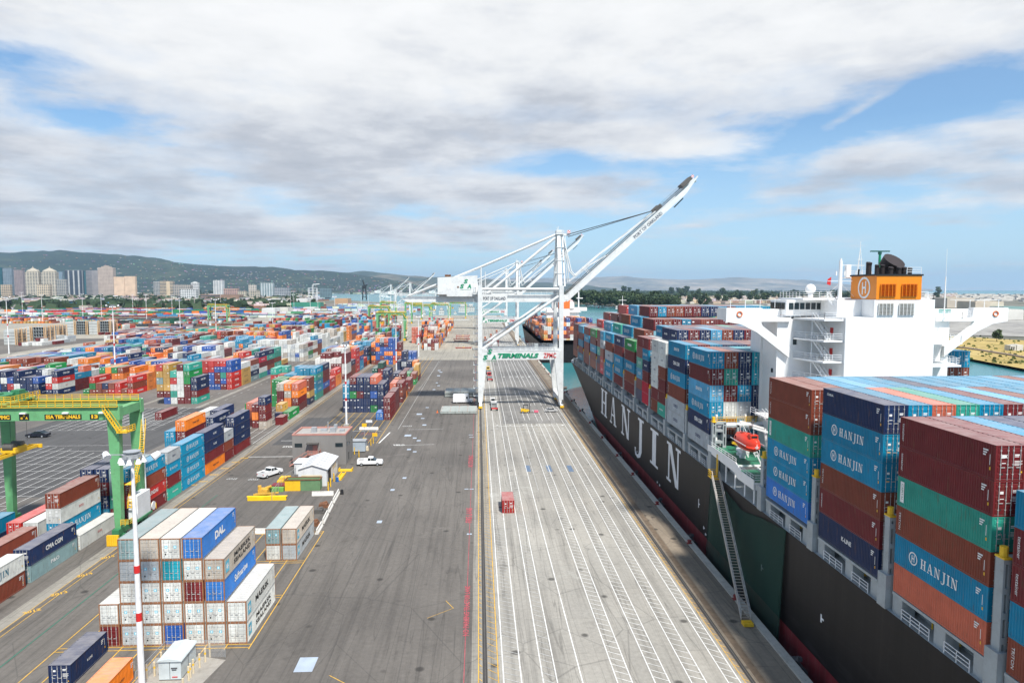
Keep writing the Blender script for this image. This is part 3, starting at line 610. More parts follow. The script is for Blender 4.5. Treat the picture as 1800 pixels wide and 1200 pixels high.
# --- second long block, left
wb=[['tq','dk','nv','nv'],['dk','dk','dk','gn','gn','tq'],['dk','wh','wh','wh','wh','dk'],['wh','tq','wh','rd','tq'],['bl','dk','tn','tn','tn','tn'],[None,'dk','tn','sg','tn','rd']]
stacks({(c,0):(-110.6-1.22-c*2.62,272,F,v,{0:'CHINA SHIPPING',5:'CHINA SHIPPING'}) for c,v in enumerate(wb)},'six high tan and white block',colname=lambda c:(ORD[c+1]+' from right') if c else 'right end')
stacks({(0,0):(-110.4,238.6,F,['dk'],{})},'marked empty slots',colname=lambda c:'standing alone')
e2={}
for c,v in enumerate([['rd','rd','rd','bl','bl'],['dk','bl','tq','bl','rd'],['bl','dk','dk','bl','rd'],['bl','bl','bl','rd','rd'],['rd','rd','dk','rd','rd'],['dk','rd','dk','dk','dk']]): e2[(c,0)]=(-110.6-1.22-c*2.62,310,F,v,{0:'HYUNDAI',1:'HYUNDAI',2:'HYUNDAI',4:'APL'})
for c,v in enumerate([['tn','tn','tn','wh'],['tn','tn','tn','tn'],['nv','nv','bl','gy'],['nv','gy','hb','bl']]): e2[(c,2)]=(-110.6-1.22-c*2.62,323,F,v,{0:'MSC',1:'MSC',2:'MSC'})
for c,v in enumerate([['sg','nv','gy','br'],['dk','nv','gy','nv'],['tn','wh','gy','nv']]): e2[(c,4)]=(-110.6-1.22-c*2.62,336,F,v,{2:'MAERSK'})
for c,v in enumerate([['tq','wh','dk','mg','nv'],['tq','wh','rd','bl'],['gy','wh','rd','wh']]): e2[(c,6)]=(-110.6-1.22-c*2.62,349,F,v,{0:'CHINA SHIPPING'})
for c,v in enumerate([['bl','br','dk','tq','nv'],['nv','br','dk','tq']]): e2[(c,8)]=(-110.6-1.22-c*2.62,362,F,v)
for c,v in enumerate([['tq','tq','br','tq','tq'],['nv','tq','dk','tq','nv']]): e2[(c,10)]=(-110.6-1.22-c*2.62,375,F,v,{0:'CHINA SHIPPING',1:'CHINA SHIPPING'})
e2[(0,12)]=(-111.8,388,F,['dk','tn'],{1:'MSC'})
for c in range(1,7):
    rng=random.Random(c); 
    for s in (2,4,6,8,10):
        if (c,s) not in e2: e2[(c,s)]=(-110.6-1.22-c*2.62,310+s/2*13,F,[rng.choice(PAL['mix']) for _ in range(rng.choice((4,5)))])
stacks(e2,'long mixed block left of road',colname=lambda c:(ORD[c+1]+' from right') if c else 'right end',rowname=lambda s:'' if s==0 else ORD[s//2+1]+' row back')
cw={}
rng=random.Random(5)
for c in range(15):
    n=(4,4,4,5,5,5,5,5,5,5,5,4,4,3,3)[c]; cw[(c,0)]=(-109.5-1.22-c*2.62-(4 if n==5 else 0)*0,431+(2 if n==5 else 0),F,[rng.choice(['gy','wh','wh','gy','be','wh','bl'] if t<2 else ['gy','wh','gy','wh','be']) for t in range(n)],{0:'MAERSK',1:'MAERSK',2:'MAERSK',3:'MAERSK',4:'MAERSK'} if c<2 else {})
for s,v in ((2,[['sg','gn','gy','dk'],['nv','nv','nv','gy'],['nv','nv','nv']]),(4,[['wh','br','wh','be'],['wh','dk','wh','be']]),(6,[['br','br','br','bl'],['dk','hb','hb','hb','hb']])):
    for c,q in enumerate(v): cw[(c,s)]=(-109.5-1.22-c*2.62,444+s/2*13-13,F,q)
stacks(cw,'grey and white wall of boxes',colname=lambda c:(ORD[c+1]+' from right') if c else 'right end',rowname=lambda s:'' if s==0 else ORD[s//2+1]+' row back')
# --- blocks beyond, towards the left edge
yard('stacks at left edge',-147,8,296,4,2,4,'mix',31,gap=.1)
yard('middle stacks left of tall mast',-147,9,350,8,3,5,'mix',32,gap=.06)
yard('stacks behind far left mast',-178,11,296,12,2,4,'mix',33,gap=.08)
yard('white and red boxes far left',-212,11,312,11,2,4,'mix',34,gap=.08)
yard('reefer boxes',-246,7,330,7,2,3,'pale',35,gap=.1)
yard('mixed far boxes',-280,7,350,3,1,3,'mix',36,gap=.1)
yard('middle far block',-147,10,466,14,3,5,'mix',37,gap=.05)
yard('blue far block',-170,9,655,3,4,5,'blue',38,gap=.02)
yard('far block west',-182,9,500,11,3,5,'mix',39,gap=.06)
yard('far block further west',-212,14,470,14,2,4,'mix',40,gap=.08)
yard('far white block',-110,8,485,8,3,5,'pale',41,gap=.05)
yard('far orange block',-112,6,596,6,4,5,'orange',42,gap=.03)
yard('far mixed block',-112,9,690,20,3,5,'mix',43,gap=.05)
yard('far mixed block west',-147,14,694,20,3,5,'mix',44,gap=.05)
yard('far mixed block beyond',-190,16,690,20,2,5,'mix',45,gap=.06)
yard('edge far boxes',-262,12,520,14,1,2,'mix',46,gap=.12)
yard('edge far boxes west',-300,8,600,10,1,2,'warm',47,gap=.2)
yard('edge far pale boxes',-262,9,436,3,1,2,'pale',56,gap=.1)
yard('edge far rows',-330,14,690,9,1,1,'warm',57,gap=.3,pitch=3.2)
yard('edge far rows west',-400,14,740,6,1,2,'mix',58,gap=.3,pitch=4)
yard('far west mixed',-345,8,560,4,1,2,'pale',59,gap=.2)
yard('rail yard boxes',-430,30,905,3,1,2,'mix',48,gap=.05,pitch=3.4,slot=26)
yard('rail yard boxes west',-560,60,930,7,1,2,'mix',49,gap=.06,pitch=4.6,slot=30)
yard('rail yard boxes east',-330,22,860,8,1,2,'mix',50,gap=.25,pitch=4.2,slot=24)
stacks({(0,0):(5.85,134.5,6.06,['lr'],{0:'TEX'})},'crane lanes',colname=lambda c:'standing alone')
# --- container ship
SX=40.5; SP=2.47
def bay(name,y,Ln,z,outer,tops,seed,halves=None,lift=None,brands=None,facecols=None,ncols=19,H=2.87):
    """outer: colours bottom..top of the quay-side stack; tops: tiers for the inner rows"""
    rng=random.Random(seed); cells={}
    for c in range(ncols):
        x=SX+1.22+c*SP
        if c==0: cells[(c,0)]=(x,y,Ln,outer,brands or {},z,H)
        else:
            n=tops[min(c-1,len(tops)-1)] if isinstance(tops,list) else tops
            cl=[rng.choice(PAL['ship']) for _ in range(n)]
            if facecols and c-1<len(facecols):
                fc=facecols[c-1]
                for i,k in enumerate(fc): cl[n-1-i]=k
            cells[(c,0)]=(x,y,Ln,cl,{},z,H)
    return cells
def shipbay(name,cells,prev=None,colname=None):
    for (c,s),v in cells.items():
        x,y,Ln,cols,br,z,H2=v
        for t,k in enumerate(cols):
            top=1 if t==len(cols)-1 else 0
            sd_=1 if (c==0 or len(cells[(c-1,s)][3])<=t) and (c-1,s) not in () else 0
            if c>0 and (c-1,s) in cells and len(cells[(c-1,s)][3])>t: sd_=0
            ne=1
            if prev is not None:
                q=prev.get((c,0)); ne=0 if (q and len(q[3])>t) else 1
            if c==0: sd_=1
            if c==0 or (t==len(cols)-1): ne=1
            if not(top or sd_ or ne): continue
            if ne and not top and not sd_ and t<len(cols)-5: continue
            pos=('quay side' if c==0 else ORD[min(20,c+1)]+' row in')
            rec(x,y,z+t*H2,Ln,H2-.03,k,name,pos,br.get(t),-1,(top,sd_,ne),1,False,tiername(t,len(cols)))
A=bay('A',36.4,F,15.6,['br','hb','dk','dk','hb'],6,1,H=2.87)
B=bay('B',50.8,F,15.6,['sa','hb','br','tq','dk','dk'],6,2,brands={3:'PANEL'},facecols=[['dk'],['hb'],['nv'],['nv']])
Cb=bay('C',65.6,F,15.7,['nv','dk','br','hb','hb','nv'],6,3,facecols=[['hb'],['sa'],['tq'],['hb'],['dk'],['lb'],['br'],['hb'],['hb'],['hb']],brands={3:'HANJIN',4:'HANJIN',0:'NSL',5:'SM'},H=2.96)
D=bay('D',80.5,F,16.0,['db','hb','hb','tq','br','br'],6,4,facecols=[['br'],['hb'],['lb'],['hb'],['hb'],['nv'],['hb'],['hb'],['hb'],['hb'],['hb']],brands={0:'HANJIN',1:'HANJIN',2:'HANJIN',3:'PANEL'},H=2.8)
for c in (A,B,Cb,D): pass
shipbay('ship bay at right edge',A,None); shipbay('first full ship bay',B,A); shipbay('second full ship bay',Cb,B); shipbay('ship bay just behind bridge',D,Cb)
E_=bay('E',116.9,F,16.5,['gy','nv','hb','lb','dk','hb'],6,5,facecols=[['br','tq','dk','wh'],['nv','nv','hb','gy'],['te','te','nv'],['te','te'],['hb','hb']],brands={0:'COSCO',2:'HANJIN',3:'SENATOR',5:'HANJIN'},H=2.92)
F_=bay('F',131.5,F,16.6,['gy','gy','br','hb','nv','hb'],6,6,brands={0:'COSCO',1:'COSCO',3:'HANJIN',5:'SENATOR'},H=2.92)
shipbay('first ship bay past bridge',E_,None); shipbay('second ship bay past bridge',F_,E_)
def halfbay(nm,y,z,o1,o2,tops,seed,prev,H=2.75,b1=None,b2=None):
    c1=bay(nm,y,T,z,o1,tops,seed,brands=b1,H=H); c2=bay(nm,y+6.12,T,z,o2,tops,seed,brands=b2,H=H)
    shipbay(nm+', near half',c1,prev); shipbay(nm+', far half',c2,c1); return c2
Gb=halfbay('third ship bay past bridge',145.6,16.9,['tq','dk','dk','br','wh','wh'],['br','dk','wh','wh','wh','wh'],[7]*18,7,F_,b1={4:'COSCO',5:'COSCO'},b2={2:'COSCO',3:'COSCO',4:'COSCO',5:'COSCO'})
Hb=halfbay('fourth ship bay past bridge',160.4,17.1,['mg','mg','dk','nv','hb','dk'],['nv','dk','hb','tq','dk','dk'],[6]+[7]*17,8,Gb,H=2.68)
J_=bay('J',175.0,F,17.2,['dk','br','hb','dk','gn'],[6]+[7]*17,9,brands={2:'HANJIN',4:'EVERGREEN'},H=2.85); shipbay('fifth ship bay past bridge',J_,Hb)
K_=bay('K',189.7,F,17.3,['dk','hb','hb','dk','nv'],[6,7]+[8]*16,10,facecols=[['hb'],['hb','nv'],['dk','dk'],['hb','hb'],['br','br'],['br','br'],['dk','dk'],['dk','nv'],['nv','nv'],['nv','nv'],['hb','hb']],brands={1:'HANJIN',2:'HANJIN'},H=2.85); shipbay('sixth ship bay past bridge',K_,J_)
L_=bay('L',204.3,F,17.2,['hb','hb','gy','br','hb'],[6,7]+[8]*16,11,brands={0:'HANJIN',1:'HANJIN',2:'COSCO',4:'HANJIN'},H=2.85); shipbay('seventh ship bay past bridge',L_,K_)
Mb=halfbay('eighth ship bay past bridge',219.2,17.2,['mg','rd','br','gy','hb'],['dk','nv','tq','dk','dk'],[6,6]+[8]*16,12,L_,H=2.8)
N1=bay('N',233.6,F,17.2,['br','dk','hb','dk','gn'],[5,6,7]+[8]*15,13,H=2.75); shipbay('ninth ship bay past bridge',N1,Mb)
O1=bay('O',248.2,F,17.0,['dk','br','dk','hb','dk'],[5,6,7]+[7]*15,14,H=2.75); shipbay('tenth ship bay past bridge',O1,N1)
P1=bay('P',263,F,17.0,['hb','dk','hb','dk','hb'],[5,5,6,6]+[6]*14,15,H=2.7,ncols=18); shipbay('eleventh ship bay past bridge',P1,O1)
Q1=bay('Q',277.6,F,17.0,['br','dk','dk','br','dk'],[5,5,5,5,5,5]+[5]*12,16,H=2.7,ncols=18); shipbay('last ship bay before the bow',Q1,P1)
# --- the second ship, far along the quay
def ship2(y0,n,z,rows,base,pal,seed,blk,x0=43.5,zt=None):
    rng=random.Random(seed); cells={}
    for s in range(n):
        for c in range(rows):
            h=base+rng.choice((0,0,1,-1)); cells[(c,s)]=(x0+1.22+c*2.5,y0+s*13.6,F,[rng.choice(PAL[pal]) for _ in range(h)],{},z,2.7)
    for (c,s),v in cells.items():
        for t,k in enumerate(v[3]):
            top=t==len(v[3])-1; sd_=c==0 or len(cells[(c-1,s)][3])<=t; q=cells.get((c,s-1)); ne=(q is None) or len(q[3])<=t
            if top or sd_ or ne: rec(v[0],v[1],v[5]+t*2.7,F,2.67,k,blk,'',None,-1,(int(top),int(sd_),int(ne)))
ship2(452,3,9.5,13,5,'orange',61,'second ship aft')
ship2(520,9,9.5,11,4,'warm',62,'second ship forward')
# ---------------------------------------------------------------- choose the 300 that show largest
_f=np.array(_fw)
def seen(r):
    cx,cy,cz=r['x'],r['y'],r['z']+r['H']/2; d=Vector((cx,cy+r['L']/2,cz-CAMH)); zc=d.dot(_fw)
    if zc<5: return 0
    px=FPX*d.dot(_rt)/zc; py=-FPX*d.dot(_up)/zc
    if abs(px)>900+20*1200/zc or py>660+10*1200/zc or py<-640: return 0
    dist=d.length; top,sd_,ne=r['ex']; W_=2.44
    a=top*r['L']*W_*max(0,(CAMH-r['z']-r['H']))/dist
    a+=sd_*r['L']*r['H']*max(0,(-cx if r['side']>0 else cx))/dist
    a+=ne*W_*r['H']*cy/dist
    if r['blk'].startswith(('second ship','far','rail','edge','orange stacks far')): a*=.25
    return a*(FPX/dist)**2
for r in REC: r['a']=seen(r)
REC=[r for r in REC if r['a']>0]
ZW,ZH=1024,682; _zb=np.full((ZH,ZW),1e9); _ib=np.full((ZH,ZW),-1,int)
_Rm=np.array([_rt,_up,_fw]); _k=FPX*ZW/1800.0
def raster(pts,idx):
    p=(np.array(pts)-np.array([0,0,CAMH]))@_Rm.T
    if p[:,2].min()<4: return
    sx=ZW/2+_k*p[:,0]/p[:,2]; sy=ZH/2-_k*p[:,1]/p[:,2]
    x0,x1=int(max(0,np.floor(sx.min()))),int(min(ZW-1,np.ceil(sx.max()))); y0,y1=int(max(0,np.floor(sy.min()))),int(min(ZH-1,np.ceil(sy.max())))
    if x1<x0 or y1<y0: return
    xs=np.arange(x0,x1+1)+.5; ys=np.arange(y0,y1+1)+.5; gx,gy=np.meshgrid(xs,ys)
    m=None; n=len(pts); area=sum(sx[a]*sy[(a+1)%n]-sx[(a+1)%n]*sy[a] for a in range(n)); sg=1 if area>0 else -1
    ins=np.ones(gx.shape,bool)
    for a in range(n):
        b=(a+1)%n; ins&=sg*((sx[b]-sx[a])*(gy-sy[a])-(sy[b]-sy[a])*(gx-sx[a]))>=0
    if not ins.any(): return
    nrm=np.cross(p[1]-p[0],p[2]-p[0]); d=nrm@p[0]
    den=nrm[0]*(gx-ZW/2)/_k-nrm[1]*(gy-ZH/2)/_k+nrm[2]; z=np.where(np.abs(den)>1e-9,d/np.where(np.abs(den)>1e-9,den,1),1e9)
    zb=_zb[y0:y1+1,x0:x1+1]; ib=_ib[y0:y1+1,x0:x1+1]; w_=ins&(z<zb-.02)&(z>0); zb[w_]=z[w_]; ib[w_]=idx
def rbox(x0,y0,z0,x1,y1,z1,idx):
    raster([(x0,y0,z0),(x1,y0,z0),(x1,y0,z1),(x0,y0,z1)],idx)
    if z1<CAMH: raster([(x0,y0,z1),(x1,y0,z1),(x1,y1,z1),(x0,y1,z1)],idx)
    xs_=x1 if x1<0 else x0
    raster([(xs_,y0,z0),(xs_,y1,z0),(xs_,y1,z1),(xs_,y0,z1)],idx)
for n_,r in enumerate(REC): rbox(r['x']-1.22,r['y'],r['z'],r['x']+1.22,r['y']+r['L'],r['z']+r['H'],n_)
for q in ((56.9,103.2,13.4,71.2,118,40.6),(49.5,110.8,13.4,79,121,40),(61.6,103.2,43,68.8,110,47),(40.5,96,13.4,50.5,117,17.5),(-47.8,175,0,-34.2,184.5,8),(-41.3,155.5,0,-34.9,167.5,4.5),(-65,122,3,-62.4,124,24),(-65,130,3,-62.4,131.5,24),(-88,122,22,-63,123,24.5)): rbox(*q,-2)
_cnt=np.bincount(_ib[_ib>=0],minlength=len(REC))
for n_,r in enumerate(REC): r['vis']=int(_cnt[n_])
REC.sort(key=lambda r:(-r['vis'],-r['a']))
IND=REC[:300]; REST=REC[300:]
print('containers',len(REC),'visible',sum(r['vis']>0 for r in REC),'smallest individual px',IND[-1]['vis'],'dist',max(r['y'] for r in IND))
WORDB={'HANJIN':'white-lettered','COSCO':'navy-lettered','RIGHTHJ':'teal-lettered','MAERSK':'star-marked','SEALAND':'two-line-lettered','DAL':'big-lettered'}
used={}
def dim_brand(r):
    b=r['brand'] or DEFB.get(r['k']); return b
def add_side(o,r,b):
    Ln,Hh,sd_=r['L'],r['H'],r['side']; xw=sd_*1.222; face='+x' if sd_>0 else '-x'; yc=Ln/2; zc=Hh*.5
    far=r['a']<700
    def put(me,loc,mat=None,nm='lettering',sc=(1,1,1)):
        q=bpy.data.objects.new(nm,me); C.objects.link(q); q.parent=o; q.rotation_euler=FACE[face]; q.location=loc; q.scale=sc
        if mat: q.material_slots[0].link='OBJECT'; q.material_slots[0].material=mat
    if not far: put(cmesh(('sm',Ln>8,round(Hh,1)),small_marks,min(Ln,12.19),Hh),(xw,yc,0),nm='marking')
    if b is None: return
    k=BRAND[b]; s=1.0 if Ln>8 else .55
    if k[0]=='hj': put(hanjin_mesh(),(xw,yc,zc-.46*s),MARK,sc=(s,s,1))
    elif k[0]=='hjn': put(hanjin_mesh(),(xw,yc,zc-.46*s),paint('marking_teal',(.02,.16,.25),.5),sc=(s,s,1))
    elif k[0]=='t': text(k[1],(xw,yc,zc),k[2]*(s if s<1 else 1),face,LM[k[4]],o,width=k[3]*s,bold=k[5])
    elif k[0]=='sm': text('CHINA',(xw,(Ln-1.6) if sd_<0 else 1.6,Hh-.6),.28,face,MARK,o,width=1.4,bold=.03)
    elif k[0]=='pn':
        mb=MB(); mb.face([(-.28,-1.0,0),(.28,-1.0,0),(.28,1.0,0),(-.28,1.0,0)]); put(cmesh(('pn',),lambda:mb.mesh('emblem',[MARK])),(xw,Ln-.75,zc),nm='emblem'); text('CAPITAL',(xw-.006,Ln-.75,zc),.26,face,RTGD,o,rot=(R(90),R(90),R(-90)),width=1.6)
    elif k[0]=='v': text(k[1],(xw,(Ln-.55) if sd_<0 else Ln-.55,zc),.3,face,MARK,o,rot=(R(90),R(90),R(90) if sd_>0 else R(-90)),width=1.7)
    elif k[0] in('mk','mk2'):
        mb=MB(); mb.face([(-.62,-.75,0),(.62,-.75,0),(.62,.75,0),(-.62,.75,0)],0)
        st=[(math.cos(math.pi/2+i*math.pi/7)*( .55 if i%2==0 else .26),math.sin(math.pi/2+i*math.pi/7)*(.55 if i%2==0 else .26)) for i in range(14)]
        for i in range(14): j=(i+1)%14; mb.face([(0,0,.004),(st[i][0],st[i][1],.004),(st[j][0],st[j][1],.004)],1)
        me=cmesh(('star',),lambda:mb.mesh('emblem',[MARKB,MARK])); ys=1.25 if sd_>0 else Ln-1.25
        put(me,(xw,ys,zc),nm='emblem')
        if k[0]=='mk': text('MAERSK',(xw,Ln*.52,zc),.8,face,MARKK,o,width=5.6,bold=.03)
        else: text('MAERSK',(xw,Ln*.56,zc+.45),.62,face,MARKK,o,width=6.4,bold=.03); text('SEALAND',(xw,Ln*.56,zc-.42),.62,face,MARKK,o,width=6.6,bold=.03)
for r in IND:
    k=r['k']; b=dim_brand(r); col=CC[k][1]; near=r['a']>2600
    p=(', '+r['pos']) if r['pos'] else ''
    lab=f"{col} container {r['tier']}{p}, {r['blk']}"
    if len(lab.split())>16: lab=lab.replace(' end','').replace(' rear','').replace(' column','')
    if len(lab.split())>16: lab=lab.replace(' container ',' box ').replace(' of road','').replace('white and red boxes far left','far left boxes').replace('stacks behind far left mast','stacks behind left mast').replace(' row back',' row')
    wl=lab.split()
    if len(wl)>16: lab=lab.replace('container ','box ').replace(' column','')
    n=used.get(lab,0); used[lab]=n+1
    if n: lab=f"{['','another','third','fourth','fifth','sixth'][min(n,5)]} {lab}"
    o=empty('shipping_container',lab,'container',(r['x'],r['y'],r['z']),0,'shipping containers of the port and ship')
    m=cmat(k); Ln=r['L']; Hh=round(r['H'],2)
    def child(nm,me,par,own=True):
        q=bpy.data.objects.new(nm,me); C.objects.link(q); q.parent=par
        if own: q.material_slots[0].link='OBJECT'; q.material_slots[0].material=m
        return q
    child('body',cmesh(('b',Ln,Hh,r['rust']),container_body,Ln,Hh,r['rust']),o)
    if r['ex'][2]:
        for s in (-1,1):
            d=child('door',cmesh(('d',Hh,s),container_door,Hh,s),o)
            child('locking_bars',cmesh(('lb',Hh,s),container_bars,Hh,s),d,False)
            if not r['rust']: child('marking',cmesh(('dm',s,k in('hb','lb')),door_marks,s,k in('hb','lb')),d,False)
        if r['rust'] and k in('wh','gy','be','sg') and (r['x']*7+r['z'])%3>.9 : child('marking',cmesh(('star_d',),star_marks),o,False)
    if r['ex'][1]: add_side(o,r,b)
    if r['blk']=='first full ship bay' and r['tier']=='on top' and r['pos']=='quay side': text('tex',(-.55,-.004,2.0),.36,'-y',MARK,o,width=.6,bold=.04)
# ---------------------------------------------------------------- all smaller ones: one mass
def merge_boxes(name,recs):
    nb=len(recs); V=[];Fc=[];Cl=[]; vi=0
    mark=(.75,.75,.73)
    def quad(pts,c):
        nonlocal vi
        V.extend(pts); Fc.append((vi,vi+1,vi+2,vi+3)); Cl.append(c); vi+=4
    for r in recs:
        x,y,z,Ln,Hh=r['x'],r['y'],r['z'],r['L'],r['H']; c=np.array(CC[r['k']][0])*random.uniform(.75,1.1); c=c*.9+c.mean()*.08+.008; W=1.219; c=tuple(c)
        d=math.hypot(x,y)
        x0,x1,y0,y1,z0,z1=x-W,x+W,y,y+Ln,z+.02,z+Hh
        quad([(x0,y0,z1),(x1,y0,z1),(x1,y1,z1),(x0,y1,z1)],c)
        quad([(x0,y0,z0),(x1,y0,z0),(x1,y0,z1),(x0,y0,z1)],c); quad([(x1,y0,z0),(x1,y1,z0),(x1,y1,z1),(x1,y0,z1)],c)
        quad([(x1,y1,z0),(x0,y1,z0),(x0,y1,z1),(x1,y1,z1)],c); quad([(x0,y1,z0),(x0,y0,z0),(x0,y0,z1),(x0,y1,z1)],c)
        dkc=tuple(v*.35 for v in c)
        if d<620 and r['ex'][2]:
            quad([(x-.03,y0-.01,z0+.1),(x+.03,y0-.01,z0+.1),(x+.03,y0-.01,z1-.1),(x-.03,y0-.01,z1-.1)],dkc)
            for bx in (-.8,-.25,.25,.8): quad([(x+bx-.03,y0-.015,z0+.1),(x+bx+.03,y0-.015,z0+.1),(x+bx+.03,y0-.015,z1-.1),(x+bx-.03,y0-.015,z1-.1)],tuple(v*.6+.18 for v in c))
            if random.random()<.7: quad([(x+.35,y0-.02,z1-.9),(x+.95,y0-.02,z1-.9),(x+.95,y0-.02,z1-.65),(x+.35,y0-.02,z1-.65)],mark)
            if random.random()<.4: quad([(x-.95,y0-.02,z1-.8),(x-.45,y0-.02,z1-.8),(x-.45,y0-.02,z1-.5),(x-.95,y0-.02,z1-.5)],mark)
        if d<620 and r['ex'][1] and r['k'] not in ('wh','dk','br') and random.random()<.75:
            xs=x+(W+.012)*r['side']; a,b2=y+Ln*.28,y+Ln*.74; zz=z+Hh*.38
            mc=(.05,.05,.05) if r['k'] in('or','tn','gy') else mark; n=random.randint(4,7); st=(b2-a)/n
            for i in range(n):
                ya=a+i*st; quad([(xs,ya,zz),(xs,ya+st*.25,zz),(xs,ya+st*.25,zz+.7),(xs,ya,zz+.7)],mc)
                quad([(xs,ya+st*.25,zz+.55-.5*(i%2)),(xs,ya+st*.7,zz+.55-.5*(i%2)),(xs,ya+st*.7,zz+.7-.5*(i%2)),(xs,ya+st*.25,zz+.7-.5*(i%2))],mc)
    me=bpy.data.meshes.new(name); me.from_pydata(V,[],Fc); me.update(); me.materials.append(MSTUFF)
    at=me.color_attributes.new('Col','FLOAT_COLOR','CORNER'); arr=np.repeat(np.c_[np.array(Cl),np.ones(len(Cl))],4,axis=0).astype(np.float32).ravel(); at.data.foreach_set('color',arr)
    o=bpy.data.objects.new(name,me); C.objects.link(o); o['kind']='stuff'; o['label']='smaller and farther shipping containers of every colour in the yard and on the ships'; return o
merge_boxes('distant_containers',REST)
# ================================================================ the container ship
HULLB=bpy.data.materials.new('black_hull_paint'); HULLB.use_nodes=True; nt=HULLB.node_tree; b=nt.nodes['Principled BSDF']
g=N(nt,'ShaderNodeNewGeometry'); mp=N(nt,'ShaderNodeMapping',ins={'Scale':(1,.9,.05)}); L(nt,g.outputs['Position'],mp.inputs[0])
n=N(nt,'ShaderNodeTexNoise',ins={'Scale':.8,'Detail':8.0,'Roughness':.7}); L(nt,mp.outputs[0],n.inputs['Vector'])
c=ramp(nt,n.outputs[0],[(.3,(.006,.0055,.006)),(.60,(.013,.011,.012)),(.72,(.024,.019,.018)),(.8,(.05,.033,.025))])
br=N(nt,'ShaderNodeTexBrick',ins={'Scale':1.0,'Mortar Size':.012,'Brick Width':9.0,'Row Height':2.4,'Color1':(1,1,1,1),'Color2':(.9,.9,.9,1),'Mortar':(1.5,1.45,1.4,1)})
sw=N(nt,'ShaderNodeSeparateXYZ'); L(nt,g.outputs['Position'],sw.inputs[0]); cw_=N(nt,'ShaderNodeCombineXYZ'); L(nt,sw.outputs[1],cw_.inputs[0]); L(nt,sw.outputs[2],cw_.inputs[1]); L(nt,cw_.outputs[0],br.inputs['Vector'])
c=mix(nt,1.0,c,br.outputs[0],'MULTIPLY')
mp=N(nt,'ShaderNodeMapping',ins={'Scale':(1,.12,.6)}); L(nt,g.outputs['Position'],mp.inputs[0]); n2=N(nt,'ShaderNodeTexNoise',ins={'Scale':1.4,'Detail':8.0,'Roughness':.7}); L(nt,mp.outputs[0],n2.inputs['Vector'])
low=mth(nt,'SUBTRACT',1.0,mth(nt,'DIVIDE',sw.outputs[2],9.0),clamp=True)
c=mix(nt,mth(nt,'MULTIPLY',ramp(nt,n2.outputs[0],[(.52,0),(.66,.7)]),low),c,(.034,.030,.032))
mp=N(nt,'ShaderNodeMapping',ins={'Scale':(1,1.6,.05)}); L(nt,g.outputs['Position'],mp.inputs[0]); n2=N(nt,'ShaderNodeTexNoise',ins={'Scale':1.0,'Detail':5.0,'Roughness':.7}); L(nt,mp.outputs[0],n2.inputs['Vector'])
c=mix(nt,ramp(nt,n2.outputs[0],[(.66,0),(.74,.5)]),c,(.075,.038,.022))
bb_=N(nt,'ShaderNodeBump',ins={'Strength':.3,'Distance':.03}); L(nt,br.outputs[0],bb_.inputs['Height']); L(nt,bb_.outputs[0],b.inputs['Normal'])
L(nt,c,b.inputs['Base Color']); b.inputs['Roughness'].default_value=.5; b.inputs['Specular IOR Level'].default_value=.25
HULLR=paint('red_boot_paint',(.17,.016,.022),.5,var=.35,scale=.5,streak=True,dirt=.5,dirtcol=(.16,.12,.11))
CX=63.7; HBM=23.4
ship=empty('container_ship','large black hulled container ship with white bridge house and orange funnel along the quay','ship',(0,0,0))
def hull_mesh(cx,hb0,yb0,ywl,ys0,yswl,y_aft,zt,zr,far=False):
    zs=[-5.2,WZ,-1.0,zr,4.0,8.0,11.5,zt]; ys=[y_aft]+[y_aft+ (yb0-70-y_aft)*k/4 for k in range(1,5)]+[yb0-70+ (ys0-yb0+70)*k/26 for k in range(1,27)]
    mb=MB(); grid=[]
    for i,y in enumerate(ys):
        for sgn in (-1,1):
            pass
    def hbr(i,z):
        t=(z-WZ)/(zt-WZ); t=max(0,t); a=ywl+(yb0-ywl)*t**1.1; e=yswl+(ys0-yswl)*t**1.3
        # stretch station i so every level ends at its own stem
        s=i/(len(ys)-1); y=y_aft+(e-y_aft)*((ys[i]-y_aft)/(ys0-y_aft))
        q=max(0,min(1,(y-a)/(e-a))); return y,hb0*(1-q**2.1)
    P={}
    for i in range(len(ys)):
        for j,z in enumerate(zs):
            y,h=hbr(i,z)
            for s in (-1,1): P[(i,j,s)]=len(mb.v); mb.v.append((cx+s*h,y,z))
    for i in range(len(ys)-1):
        for j in range(len(zs)-1):
            for s in (-1,1):
                mb.f.append((P[(i,j,s)],P[(i+1,j,s)],P[(i+1,j+1,s)],P[(i,j+1,s)])); mb.m.append(1 if j<3 else 0)
    j=len(zs)-1
    for i in range(len(ys)-1): mb.f.append((P[(i,j,-1)],P[(i+1,j,-1)],P[(i+1,j,1)],P[(i,j,1)])); mb.m.append(2)
    for jj in range(len(zs)-1): mb.f.append((P[(0,jj,-1)],P[(0,jj,1)],P[(0,jj+1,1)],P[(0,jj+1,-1)])); mb.m.append(0)
    return mb
hm=hull_mesh(CX,HBM,292,212,334,308,-45,13.4,.9)
hull=hm.build('hull',[HULLB,HULLR,GREY],ship)
# hull lettering, one mesh per letter
sx_=CX-HBM-.03
lets=[('H',221.3,210.8),('A',206.0,196.2),('N',189.3,178.2),('J',172.0,163.3),('I',156.6,149.6),('N',142.5,132.6)]
HLW=paint('hull_letter_white',(.72,.73,.75),.5)
for ch,ya,yb_ in lets:
    mb=MB(); w_=SER[ch][0]; serif(mb,ch,0,8.3,(ya-yb_)/(w_*8.3)); o=mb.build('hull_letter',[HLW],ship); o.rotation_euler=FACE['-x']; o.location=(sx_,ya,4.4)
